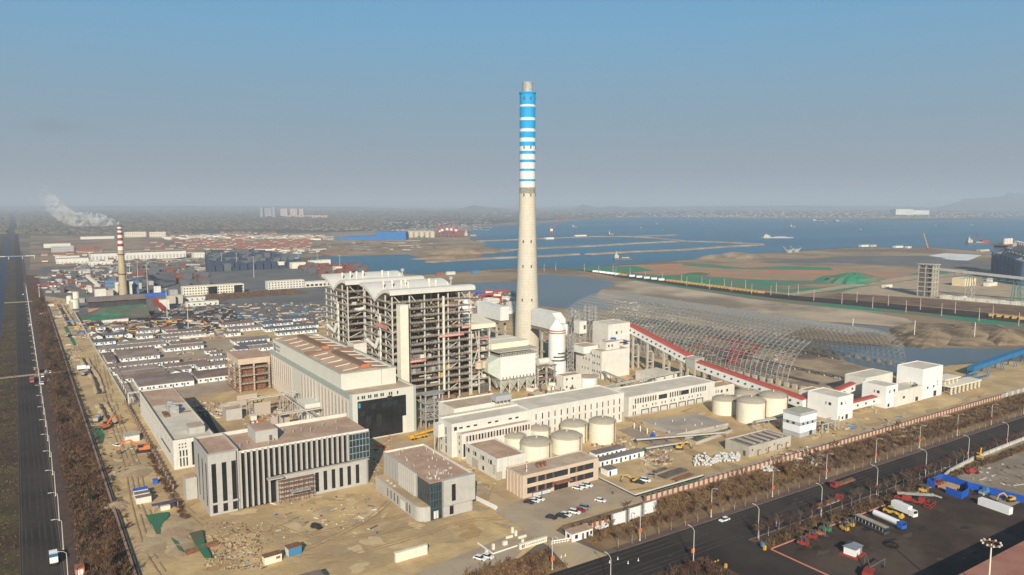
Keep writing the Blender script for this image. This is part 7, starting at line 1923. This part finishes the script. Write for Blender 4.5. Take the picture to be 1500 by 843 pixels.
# hut, container, blue walls and the big roof in the lower right
x,y=G(1255,817); T=thing('yard_hut','small white hut with a grey hipped roof on a red plinth in the machine yard','hut',(x-1,y,0),rad(8))
part('plinth', MB().box(-1.2,-1.2,0,6.2,5.2,.35), REDP, T); part('wall', MB().box(0,0,.36,5,4,3.0), CARW, T)
rf=MB(); c_=[(-.5,-.5,3.02),(5.5,-.5,3.02),(5.5,4.5,3.02),(-.5,4.5,3.02)]; tp_=[(1.8,2,4.3),(3.2,2,4.3)]
rf.face([c_[0],c_[1],tp_[1],tp_[0]]).face([c_[1],c_[2],tp_[1]]).face([c_[2],c_[3],tp_[0],tp_[1]]).face([c_[3],c_[0],tp_[0]]).face(c_[::-1]); part('roof', rf, mat('hipped_grey',(.16,.18,.21),.7), T); part('door', MB().box(3.8,-.08,.4,4.6,-.02,2.5), STEELD, T)
single('shipping_container','long white container standing by the blue wall of the machine yard','container', MB().box(0,0,0,2.6,12,2.7), CARW, (314.6,129.5,.05), rad(-6))
BW=mat('blue_wall',(.012,.10,.48),.6,(.01,.08,.4),.3)
wallline('bright blue sheet wall running towards the lower right behind the machine yard',[(331,163),(330.5,152.3)],3.0,BW,.2,name='blue_wall'); wallline('long bright blue sheet wall on the right of the machine yard',[(330.2,152.0),(333,131.5),(334,118)],3.0,BW,.2,name='blue_wall')
wallline('square bright blue sheet enclosure with stacked timber inside',[(331,163.2),(319,163.4),(318.8,160)],3.0,BW,.2,name='blue_wall'); wallline('front panels of the bright blue sheet enclosure',[(317,154.5),(316,147.7),(323,148.5),(330,152.2)],3.0,BW,.2,name='blue_wall')
single('timber_stack','stack of brown rolls inside the bright blue enclosure','stack', (lambda m:[m.tube((2.2*i,0,.9+.0*i),(2.2*i,5,.9),.8,10) for i in range(4)] and m)(MB()), mat('timber',(.40,.25,.13),.9),(320,154,0)); 
wallline('pale grey coping wall between the highway trees and the gravel yard',[(331.2,163.5),(345,166.5),(372,169.2),(520,172)],1.5,STEELL,.9)
wallline('pink kerb rail along the hedge side of the machine yard',[(214,161.2),(330,161.4)],.35,mat('pink_rail',(.55,.22,.15),.8),.35,name='kerb_rail'); wallline('pink and white kerb rail at the left end of the machine yard',[(213.4,161),(213.4,95)],.35,mat('pink_rail',(.55,.22,.15)),.4,name='kerb_rail')
BR=mat('big_roof_pink',(.33,.145,.10),.9,(.28,.125,.085),.3,c3=(.36,.17,.12),scale3=.08,lines=[('x',9,(.22,.1,.07),.01)])
T=thing('depot_roof','large reddish flat roofed depot cut off by the lower right corner','building',(205,60,0)); part('wall', MB().box(0,0,0,135,45.5,9.9), BRICK, T); part('roof', MB().box(-.3,-.3,9.92,135.3,46,10.3), BR, T)
# gate, sign wall, guard house, screens
T=thing('sign_wall','low beige gate wall with a row of dark blue characters and an emblem','sign wall',(140.2,208.8,0))
part('wall', MB().box(0,0,0,11.6,.7,1.75).box(-.15,-.1,1.77,11.75,.8,1.95), CREAM, T)
def glyph(m, x, z, s, r, y=-.06):
    for k in range(r.choice((2,3))): zz=z+s*r.uniform(.05,.95); m.box(x+s*r.uniform(0,.15),y,zz-.05*s,x+s*r.uniform(.8,.95),y+.05,zz+.05*s)
    for k in range(2): xx=x+s*r.uniform(.15,.85); m.box(xx-.05*s,y-.012,z+s*r.uniform(0,.2),xx+.05*s,y+.04,z+s*r.uniform(.8,1))
rr=random.Random(6)
part('emblem', MB().box(.7,-.06,.35,1.05,-.02,1.5).box(1.2,-.06,.35,1.4,-.02,1.5).face([(1.5,-.05,.35),(1.75,-.05,.35),(2.1,-.05,1.5),(1.6,-.05,1.5)]), NAVY, T)
for k in range(11): m=MB(); glyph(m, 2.5+.8*k, .75, .58, rr); part('character', m, NAVY, T)
T=thing('guard_house','white gate guard house with a brown flat roof','guard house',(158.9,203.4,0)); block(T,0,0,9.4,4.1,0,3.2,CARW,ROOFP,0)
for x in (1.2,): win(T,'S',x,1,1.3,1.4)
win(T,'S',4.4,.1,1.0,2.2,BROWNW,name='door'); win(T,'S',6.4,.1,1.0,2.2,GLASS,name='door'); win(T,'S',8.1,1.0,.9,1.3); win(T,'W',1.4,.9,1.4,1.4)
T=thing('gate_barrier','white folding gate barrier across the plant entrance','gate',(151.8,206,0)); part('rail', MB().bar((0,0,1.3),(7,-1.6,1.3),.25,.3).bar((0,0,.5),(7,-1.6,.5),.15), CARW, T)
for k in range(8): part('post', MB().box(-.08,-.08,0,.08,.08,1.3), CARW, T, (k,-.23*k,0))
part('motor_box', MB().box(6.8,-2.2,0,7.6,-1.4,1.2), ORANGE, T)
for i,(a,b_) in enumerate(((179.0,186.0),(187.5,194.2),(195.6,202.5))):
    y=205.2+.5*i; T=thing('display_board',('left','middle','right')[i]+' big white display board in grey frames behind the roadside trees','display board',(a,y,0))
    part('board', MB().box(.5,0,.6,b_-a-.5,.3,5.0), mat('board_white',(.70,.70,.67),.7,(.62,.64,.64),.6), T)
    for x in (0,b_-a-.45): part('post', MB().box(x,-.2,0,x+.45,.5,5.2), STEEL, T)
T=thing('pickup_truck','white pickup truck with an empty bed beside the guard house','pickup',(*G(877,779),0),rad(5)); part('bed', MB().box(0,0,.6,3,1.9,.75).box(0,0,.76,3,.08,1.15).box(0,1.82,.76,3,1.9,1.15), CARW, T); part('cab', MB().box(3.1,0,.5,5.2,1.9,1.3).box(3.2,.15,1.32,4.4,1.75,1.95), CARW, T); part('window', MB().box(3.25,.1,1.4,4.42,1.8,1.85), GLASS, T)
for a in (.8,4.3): part('axle_wheel', MB().tube((a,0,.38),(a,1.9,.38),.38,10), BLACK, T)
# white billboard wall, cabins on the sand
single('panel_wall','long cream panel standing upright on the bare sand in the foreground','panel', MB().box(0,0,0,11.8,1.1,3.2).box(-.1,-.1,3.22,11.9,1.2,3.35), CREAM, (100,223.6,0))
def cabin(label,x0,y0,x1,y1,h,wm,rm,rz=0):
    T=thing('site_cabin',label,'site cabin',(x0,y0,0),rz); part('wall', MB().box(0,0,0,x1-x0,y1-y0,h), wm, T); part('roof', MB().box(-.15,-.15,h+.02,x1-x0+.15,y1-y0+.15,h+.2), rm, T); return T
T=cabin('cream site cabin with a rusty roof and a red window',62.7,245.8,68.5,248.6,2.6,CREAM,RUST,rad(4)); part('window', MB().box(3.8,-.08,1.2,5.2,-.02,2.0), RUST, T)
T=cabin('blue site cabin with a rusty roof next to the cream one',71.2,247.5,75.8,250.8,2.8,BLUEL,RUST,rad(4)); part('white_side', MB().box(-.08,.2,0,-.02,3.1,2.5), WHITE, T)
cabin('brown and white cabin cut by the bottom edge of the picture',66,222,74.5,226,3.6,WHITE,ROOFS)
for i,w in enumerate(('nearest','middle','rearmost')): cabin(w+' white site cabin of the three on the left sand',33.8+.1*i,325.7+4.6*i,39.3,328.4+4.6*i,2.6,WHITE,ROOFS if i<2 else BLUE)
T=thing('carport','dark blue lean-to roof on posts beside the three white cabins','carport',(38,313.5,0)); part('roof', MB().box(0,0,2.6,9.5,2.6,2.75), mat('slate_blue',(.09,.09,.14),.8,(.07,.07,.11),.4), T); part('box', MB().box(3.0,.2,0,6.4,2.2,1.6), CREAM, T)
for x in (.2,9.1): part('post', MB().box(x,.2,0,x+.2,.4,2.58), STEEL, T)
T=cabin('white house with a pale roof between the excavator and the picket fence',39.8,416,46.3,424,3.0,WHITE,CONC); T=cabin('small blue cabin at the end of the picket fence',42.8,346,44.6,347.8,1.8,BLUE,BLUE)
single('steel_trough','rusty steel trough lying at the bottom left of the sand','steelwork', MB().box(0,0,0,11,2.0,.2).box(0,0,.22,11,.25,1.2).box(0,1.75,.22,11,2.0,1.2), RUST, (42.5,268,0), rad(12))
kiosk=G(112,843); T=thing('roadside_kiosk','orange framed kiosk with white doors at the lower left road edge','kiosk',(9.4,271.5,0)); part('wall', MB().box(0,0,0,2.6,3.6,2.5), ORANGE, T); part('roof', MB().box(-.1,-.1,2.52,2.7,3.7,2.65), mat('kiosk_roof',(.33,.12,.07),.8), T); part('door', MB().box(.35,-.08,.2,1.2,-.02,2.1).box(1.4,-.08,.2,2.25,-.02,2.1), CARW, T)
# small blue-trimmed huts in the contractors yard
def bluehut(label,x0,y0,x1,d):
    T=thing('site_cabin',label,'site cabin',(x0,y0,0)); L_=x1-x0; part('wall', MB().box(0,0,0,L_,d,2.8), CARW, T); part('roof', MB().box(-.2,-.2,2.82,L_+.2,d+.2,3.0), ROOFS, T); part('blue_trim', MB().box(-.24,-.26,2.75,L_+.24,-.21,3.02), BLUEL, T)
    for k in range(int(L_/2.8)): win(T,'S',.8+2.8*k,.9 if k%2 else .1,1.0,1.1 if k%2 else 2.1)
bluehut('rear row of white huts with blue trim in the contractors yard',221.6,266,240,5); bluehut('front row of white huts with blue trim in the contractors yard',217,257.5,244,4.5); bluehut('small corner hut with blue trim before the front row',212.2,246.5,217.6,5)
# pallets, heaps, trench
for i,(px,py,l,w,m_,n_) in enumerate(((985,694,16,5,STEELD,'dark'),(1000,700,12,3,RUST,'rusty'),(966,690,8,2,STEELD,'short dark'))):
    x,y=G(px,py); mb=MB(); rr=random.Random(i)
    for k in range(14): mb.tube((rr.uniform(-.4,.4)-l/2,-w/2+w*k/14,.25+.25*(k%3)),(l/2+rr.uniform(-.6,.6),-w/2+w*k/14+rr.uniform(-.2,.2),.25+.25*(k%3)),.16,5)
    o=single('pipe_stack',n_+' stack of steel bars on the ground of the contractors yard','stack',mb,m_,(x,y,0),rad(6)) 
bagm=[]
for s in range(3):
    rr=random.Random(s); bagm.append(MB().lathe(0,0,[(.25,0),(.62+rr.uniform(-.05,.05),.2),(.66,.7),(.45,1.05),(.01,1.15)],8,cap=False).mesh('bulk_bag',mat('bag_white',(.56,.54,.50),.85,(.45,.43,.40),1.2)))
rr=random.Random(3)
for k in range(150):
    px=rr.uniform(1016,1083); py=rr.uniform(668,684) if px<1050 else rr.uniform(667,677); x,y=G(px,py)
    tag(link('bulk_bag',bagm[k%3],None,(x,y,rr.choice((0,0,.85))),rr.uniform(0,6)),'white bulk bag in the big pile before the settling basin','bulk bag','white bulk bags piled before the basin')
for k in range(40):
    x,y=G(rr.uniform(1108,1132),rr.uniform(684,692)); tag(link('bulk_bag',bagm[k%3],None,(x,y,0),rr.uniform(0,6)),'white bulk bag in the small pile against the boundary wall','bulk bag','white bulk bags by the boundary wall')
def debris(area_px, n, mats, seed, smin=.3, smax=1.6, hmax=.8):
    rr=random.Random(seed); mb=MB()
    for k in range(n):
        px,py=rr.uniform(area_px[0],area_px[2]),rr.uniform(area_px[1],area_px[3]); x,y=G(px,py); mb.cur=rr.randrange(len(mats))
        a=rr.uniform(0,3.14); w,l,h=rr.uniform(smin,smax),rr.uniform(smin,smax)*rr.choice((1,1,3)),rr.uniform(.08,hmax); c_,s_=math.cos(a),math.sin(a)
        mb.prism([(x+c_*u-s_*v,y+s_*u+c_*v) for u,v in ((0,0),(l,0),(l,w*.5),(0,w*.5))],-.05,h)
    o=link('construction_debris',mb.mesh('construction_debris',mats)); o['kind']='stuff'
DM=[STEEL,RUST,CONC,WHITE,SAND2,STEELD,PINKW,BROWNW,CONC,SAND2]
debris((300,765,400,800),170,[CONC,RUST,STEELD,SAND2,BROWNW,SAND2],1,.15,.8,.4); debris((300,795,385,835),230,[CONC,RUST,STEELD,SAND2,SAND2,BROWNW,SAND2,STEEL],2,.15,.8,.5)
debris((400,720,560,790),90,[CONC,SAND2,STEELD,BLUE,WHITE],3,.2,1.2,.4); debris((545,630,575,710),90,[CONC,RUST,STEEL,ORANGE,SAND2],4); debris((360,620,400,650),80,DM,5)
debris((280,588,345,612),160,DM,6); debris((345,590,440,615),150,DM,7); debris((620,655,740,720),110,DM,8,.2,1.2,.6)
debris((870,640,930,672),130,DM,9); debris((940,660,985,682),110,DM,10); debris((1120,655,1210,690),150,[CONC,STEEL,RUST,WHITE],11)
debris((1130,605,1230,640),90,[CONC,STEEL,RUST],12,.2,1.4); debris((1230,600,1330,640),60,[CONC,BLUEL,STEEL,SAND2,CONC],13); debris((100,505,125,528),60,DM,14); debris((140,585,240,700),120,[CONC,RUST,SAND2,STEELD],15,.3,1.8,.5)
debris((110,470,330,497),420,DM+[ORANGE,BLUEL,YEL],16,1,5,1.6); debris((330,445,480,480),300,DM+[BLUEL],17,1,5,1.6); debris((240,440,330,470),240,[STEELD,STEEL,RUST],18,1,6,1.6)
debris((250,512,345,545),60,DM+[CARW],19,.6,3,1.2); debris((680,430,760,452),160,DM+[BROWNW,WHITE],20,2,8,3.5); debris((60,440,110,470),60,DM,21,1,4,2); debris((110,378,330,400),260,[CONC,ROOFS,STEELD,STEEL,MUD],22,4,16,3); debris((70,395,200,430),260,[CONC,ROOFG,STEELD,STEEL,RUST,ROOFS,REDP,WHITE],23,3,10,3.5)
debris((600,545,720,590),120,[STEEL,RUST,STEELD],24,.5,3,1.8); debris((780,520,860,590),240,[STEEL,RUST,STEELD,CONC,WHITE],25,.6,3,3.0); debris((900,555,1010,580),120,[STEEL,RUST,CONC,STEELD],26,.4,2,1)
debris((1000,480,1180,530),200,[STEEL,RUST,CONC,STEELD],27,.6,3,1.5); debris((1230,330+225,1300,600),60,[STEEL,CONC],28,.4,2); debris((1385,680,1500,720),90,[STEELD,RUST,CONC,WHITE],29,.3,2,.5); debris((900,440,1000,480),200,[STEEL,CONC,WHITE],30,.6,3,1.5)
debris((250,345,480,352),160,[WHITE,CONC,ROOFP],31,8,30,5); debris((330,366,470,372),90,[WHITE,CONC,BROWNW],32,5,22,4); debris((480,350,640,372),80,[STEELD,CONC,MUD],33,6,24,2)
# soil heaps and ditch on the left strip
DITCH_SHADE=mat('ditch_soil_painted_shade',(.07,.05,.035),.95,(.05,.035,.025),.3)  # dark soil colour that paints in the shade of an uncut ditch
def ditchline(pts,w):
    fine=[]
    for a,b_ in zip(pts,pts[1:]):
        n=8
        for k in range(n): fine.append((a[0]+(b_[0]-a[0])*k/n,a[1]+(b_[1]-a[1])*k/n))
    fine.append(pts[-1]); rr=random.Random(len(pts)); L_=[];R2=[]
    for p in fine: q=w*rr.uniform(.6,1.2); L_.append((p[0]-q,p[1]));R2.append((p[0]+q*.8,p[1]))
    sheet('ditch',L_+R2[::-1],DITCH_SHADE,.03)
    for side,off in ((1,w*1.3),(-1,w*1.5)):
        mb=MB(); sec=[]
        for p in fine:
            q=rr.uniform(.6,1.3); c=p[0]+side*off
            sec.append([(c-1.6*q,p[1],-.1),(c-.5*q,p[1],.9*q),(c+.4*q,p[1],1.1*q),(c+1.9*q,p[1],-.1)])
        for a,b_ in zip(sec,sec[1:]):
            for k in range(3): mb.face([a[k],a[k+1],b_[k+1],b_[k]],True)
        o=link('spoil_bank',mb.mesh('spoil_bank',SAND2)); o['kind']='structure'
ditchline([G(123.5,525.6),G(131,540),G(141,555),G(148,577)],1.5); ditchline([G(149,592),G(157,606),G(166,622)],1.6); ditchline([G(88,448),G(96,462),G(105,478)],2.2)
for (px,py,rx,ry,h,s) in ((170,742,5,6,1.5,1),(250,775,9,14,.9,2),(225,800,7,10,.7,3),(262,800,6,10,.8,4),(200,690,7,12,.8,5),(158,533,5,14,2.0,6),(172,480,8,18,2.5,7),(475,748,5,4,.6,8),(330,728,5,4,.5,9),(420,735,6,4,.7,10),(965,596+40,8,5,1.0,11),(1040,638,7,4,1.0,12)):
    mound('sand_heap','',px,py,rx,ry,h,SAND2,0,s,'structure')
net([(213,757),(246,752),(248,758),(238,770),(235,785),(229,785),(222,770)],.04) if False else sheet('green_ground',[G(213,757),G(246,752),G(248,758),G(238,770),G(235,785),G(229,785),G(222,770)],GREENN,.6)
sheet('green_ground',[G(277,785),G(297,780),G(300,800),(G(311,822)),G(300,822),G(288,805)],GREENN,1.0); sheet('green_ground',[G(250,790),G(262,796),G(270,812),(G(262,808))],GREENN,.6)
sheet('green_ground',[G(128,628),G(148,626),G(153,640),G(150,650),G(140,645),G(130,638)],GREENN,.2); sheet('green_ground',[G(93,480),G(98,478),G(112,505),(G(108,507))],GREENN,.2)
# garden of stones by the gate
for i,(px,py,w,d_,h) in enumerate(((750,782,.8,.8,2.2),(755,786,.8,.8,2.0),(760,790,3.4,.6,.8),(765,797,.8,.8,1.6),(742,790,2.8,.6,.8),(722,806,.8,.8,2.0),(738,800,1.6,1.0,1.4),(712,812,.8,.8,1.4))):
    x,y=G(px,py); single('stone_pillar' if w<1 else 'stone_bench',ordw(i)+' pale stone '+('pillar' if w<1 else 'bench')+' of the small garden left of the gate road','garden stone',MB().box(0,0,0,w,d_,h),CREAM,(x,y,0))
wallline('white kerb round the small stone garden',[G(700,796),G(722,812),G(758,800)],.35,CARW,.3,name='garden_kerb')
def person(label,x,y,top=CARB,rz=0,leg=CARB):
    T=thing('person',label,'person',(x,y,.02),rz)
    b=MB(); b.lathe(-.1,0,[(.05,0),(.07,.1),(.06,.45),(.09,.85)],8).lathe(.1,0,[(.05,0),(.07,.1),(.06,.45),(.09,.85)],8).lathe(0,0,[(.17,.8),(.16,1.05),(.2,1.35),(.12,1.46),(.05,1.5),(.06,1.56),(.1,1.64),(.09,1.74),(.01,1.8)],10)
    b.tube((-.2,0,1.38),(-.27,.03,1.08),.05,6,r2=.042).tube((-.27,.03,1.08),(-.26,.1,.8),.042,6,r2=.03).tube((.2,0,1.38),(.27,.03,1.08),.05,6,r2=.042).tube((.27,.03,1.08),(.26,.1,.8),.042,6,r2=.03)
    part('body',b,mat('skin_tone',(.45,.28,.2),.7),T); part('jacket',MB().lathe(0,0,[(.2,.82),(.19,1.05),(.23,1.36),(.13,1.48)],10,cap=False),top,T); part('trousers',MB().lathe(-.1,0,[(.08,.06),(.085,.45),(.12,.86)],8,cap=False).lathe(.1,0,[(.08,.06),(.085,.45),(.12,.86)],8,cap=False),leg,T)
x,y=G(897.8,724.5); person('person in dark clothes standing alone on the parking ground',x,y,mat('dark_red_jacket',(.12,.03,.03),.8)); x,y=G(728,748); person('person in white and blue at the end of the white hoarding',x,y,CARW,leg=BLUE)
T=thing('entrance_sign','round red and white sign post before the boundary wall','sign',(*G(1137,772),0)); part('post',MB().tube((0,0,0),(0,0,2.6),.06,6),STEEL,T); part('disc',MB().tube((0,-.05,2.3),(0,.05,2.3),.4,16),mat('purple_disc',(.25,.08,.35),.6),T); part('plate',MB().box(-.3,-.1,1.3,.3,-.04,1.8),CARW,T)
x,y=G(1120,806); T=thing('gate_post','yellow gate bollard with a blue box at the yard entrance','bollard',(x,y,0)); part('post',MB().box(-.4,-.4,0,.4,.4,1.6),YEL,T); part('box',MB().box(-.5,.5,1.0,.5,1.3,2.4),BLUEL,T)
x,y=G(1063,832); T=thing('gate_post','yellow gate bollard at the left of the side road','bollard',(x,y,0)); part('post',MB().box(-.35,-.35,0,.35,.35,1.4),YEL,T)
T=thing('striped_barrier','short black and yellow striped barrier by the side road','barrier',(*G(1040,828),0)); 
for k in range(6): part('stripe',MB().box(.7*k,-.1,.3,.7*k+.7,.1,.8),YEL if k%2 else BLACK,T)
for i,(px,py) in enumerate(((893,825),(905,820),(920,826),(935,822),(822,817),(828,815))): x,y=G(px,py); single('road_bollard','small white bollard on the junction asphalt','bollard',MB().cyl(0,0,0,.9,.12,n=8).cyl(0,0,0,.1,.3,n=8),CARW,(x,y,.04),group='white bollards on the junction')
# mixed silos, tower tanks near the pond edge, red crane behind the boilers
T=gantry('low red portal crane behind the boiler frame by the grey pond',716,436,13,(26,0,9),grp='red portal cranes behind the boilers'); T=gantry('second low red portal crane behind the boiler frame',728,441,14,(-22,0,8),grp='red portal cranes behind the boilers')
for i,(px,py,l,w,m_) in enumerate(((700,449,30,8,WHITE),(712,443,34,8,WHITE),(748,449,16,10,WHITE2),(735,456,20,9,WHITE),(727,462,24,9,WHITE2),(700,434,20,6,BLUE),(655,403,16,6,WHITE),(692,401,12,6,BLUEL),(640,404,14,6,BROWNW))):
    x,y=G(px,py); single('work_shed',ordw(i)+(' blue' if m_ is BLUE else ' pale')+' shed of the works behind the boiler frames','shed',MB().box(0,0,0,l,w,3.6).sect([(-.3,3.62),(w+.3,3.62),(w/2,5)],'x',-.3,l+.3),m_,(x,y,0))
# tall white pole by the pond and low lamp posts along the water
for i,(px,py,h) in enumerate(((1339,496,16),(1427,499,16),(1249,482,10))): x,y=G(px,py); single('lamp_post',('left','right','smallest')[i]+' white pole on the pond bank behind the shed','pole',MB().tube((0,0,0),(0,0,h),.35,6),WHITE,(x,y,0))

# worn patches, puddled hollows and wheel tracks on the bare site
PT=[mat('pale_dust',(.58,.43,.24),.95,(.52,.38,.21),.3), mat('grey_mud',(.40,.30,.175),.95,(.34,.25,.145),.3), mat('brown_soil',(.42,.28,.13),.95,(.35,.23,.11),.3), mat('wheel_rut',(.40,.28,.15),.95,(.28,.2,.12),.4)]
rr=random.Random(12); pm=[MB() for _ in PT]; zz=.012
def blob(px,py,rx,ry,k,rz=0):
    global zz
    x,y=G(px,py); n=22; ph=[rr.uniform(0,6.28) for _ in range(3)]; c_,s_=math.cos(rz),math.sin(rz); P=[]
    for i in range(n):
        a=2*math.pi*i/n; q=1+.28*math.sin(2*a+ph[0])+.2*math.sin(3*a+ph[1])+.13*math.sin(5*a+ph[2])+rr.uniform(-.06,.06); u,v=rx*q*math.cos(a),ry*q*math.sin(a); P.append((x+c_*u-s_*v,y+s_*u+c_*v,zz))
    pm[k].face(P); zz+=.0012
for (x0,y0,x1,y1,n_) in ((300,715,640,835,46),(150,690,290,740,10),(120,600,200,700,14),(640,700,740,800,12),(900,600,1100,690,26),(1180,600,1400,660,22),(880,680,1030,720,8),(560,715,640,780,8),(75,440,115,520,8),(1330,560,1480,600,10)):
    for i in range(n_): blob(rr.uniform(x0,x1),rr.uniform(y0,y1),rr.uniform(1.2,5.5),rr.uniform(.8,3.0),rr.choice((0,0,1,2)),rr.uniform(0,3.1))
def rut(pts):
    global zz
    for o_ in (-.95,.95):
        W=[Vector((*G(*p),0)) for p in pts]; f=[]
        for i in range(len(W)-1):
            p0=W[max(i-1,0)];p1=W[i];p2=W[i+1];p3=W[min(i+2,len(W)-1)]
            for k in range(8):
                t_=k/8; f.append(.5*((2*p1)+(p2-p0)*t_+(2*p0-5*p1+4*p2-p3)*t_*t_+(3*p1-p0-3*p2+p3)*t_**3))
        f.append(W[-1])
        for i in range(len(f)-1):
            d_=(f[min(i+1,len(f)-1)]-f[i]).normalized(); n_=Vector((-d_.y,d_.x,0)); d2=(f[min(i+2,len(f)-1)]-f[min(i+1,len(f)-2)]).normalized(); n2=Vector((-d2.y,d2.x,0))
            a,b_=f[i]+n_*o_,f[i+1]+n2*o_; w=.22*rr.uniform(.7,1.3)
            if rr.random()<.12: continue
            pm[3].face([(*(a-n_*w).xy,zz),(*(b_-n2*w).xy,zz),(*(b_+n2*w).xy,zz),(*(a+n_*w).xy,zz)])
        zz+=.0012
for pts in (((330,770),(420,785),(520,770),(620,750),(700,735),(720,712)),((400,812),(500,815),(600,790),(680,765),(740,760)),((350,835),(460,800),(540,760),(570,735)),((640,760),(590,775),(480,790),(400,770)),((140,520),(150,570),(165,620),(185,680),(195,730),(215,800),(240,843)),((150,520),(160,565),(175,615),(200,680),(212,740),(240,800)),
    ((1180,640),(1260,625),(1340,612),(1420,590)),((900,600),(960,640),(1010,660),(1100,690)),((940,650),(990,655),(1060,692)),((240,700),(262,735),(300,770)),((1230,640),(1300,633),(1390,598),(1440,575))): rut(pts)
for m_,b_ in zip(PT,pm):
    o=link('bare_patch',b_.mesh('bare_patch',m_)); o['kind']='structure'
    fl=[p.index for p in o.data.polygons if p.normal.z<0]

WORN=mat('worn_lane',(.060,.048,.039),.95,(.045,.036,.029),.5,c3=(.036,.029,.024),scale3=.08,detail=10)
for k,y in enumerate((173.0,175.0,177.6,182.2,184.4,187.0)): sheet('worn_lane',[(60,y-.35),(700,y-.35),(700,y+.35),(60,y+.35)],WORN,.0375)
for k,x in enumerate((-3.6,-1.8,.6,2.4,4.4)): sheet('worn_lane',[(x-.3,100),(x+.3,100),(x+.3,3000),(x-.3,3000)],WORN,.0375)
STN=mat('asphalt_stain',(.024,.020,.017),.9,(.03,.025,.021),.6); DST=mat('asphalt_dust',(.11,.083,.058),.96,(.08,.06,.043),.6,c3=(.06,.046,.036),scale3=.1); pm2=[MB(),MB()]; zr=.045
for i in range(60):
    k=rr.choice((0,0,1)); x,y=(rr.uniform(150,480),rr.uniform(172,188)) if i<30 else (rr.uniform(216,330),rr.uniform(115,160)); rx=rr.uniform(.6,3.2); n=16; ph=rr.uniform(0,6)
    pm2[k].face([(x+rx*(1+.35*math.sin(2*a+ph)+.2*math.sin(5*a))*math.cos(a),y+.45*rx*(1+.3*math.sin(3*a+ph))*math.sin(a),zr+.01) for a in [2*math.pi*j/n for j in range(n)]]); zr+=.001
for m_,b_,nm in ((STN,pm2[0],'asphalt_stain'),(DST,pm2[1],'dust_patch')): o=link(nm,b_.mesh(nm,m_)); o['kind']='structure'
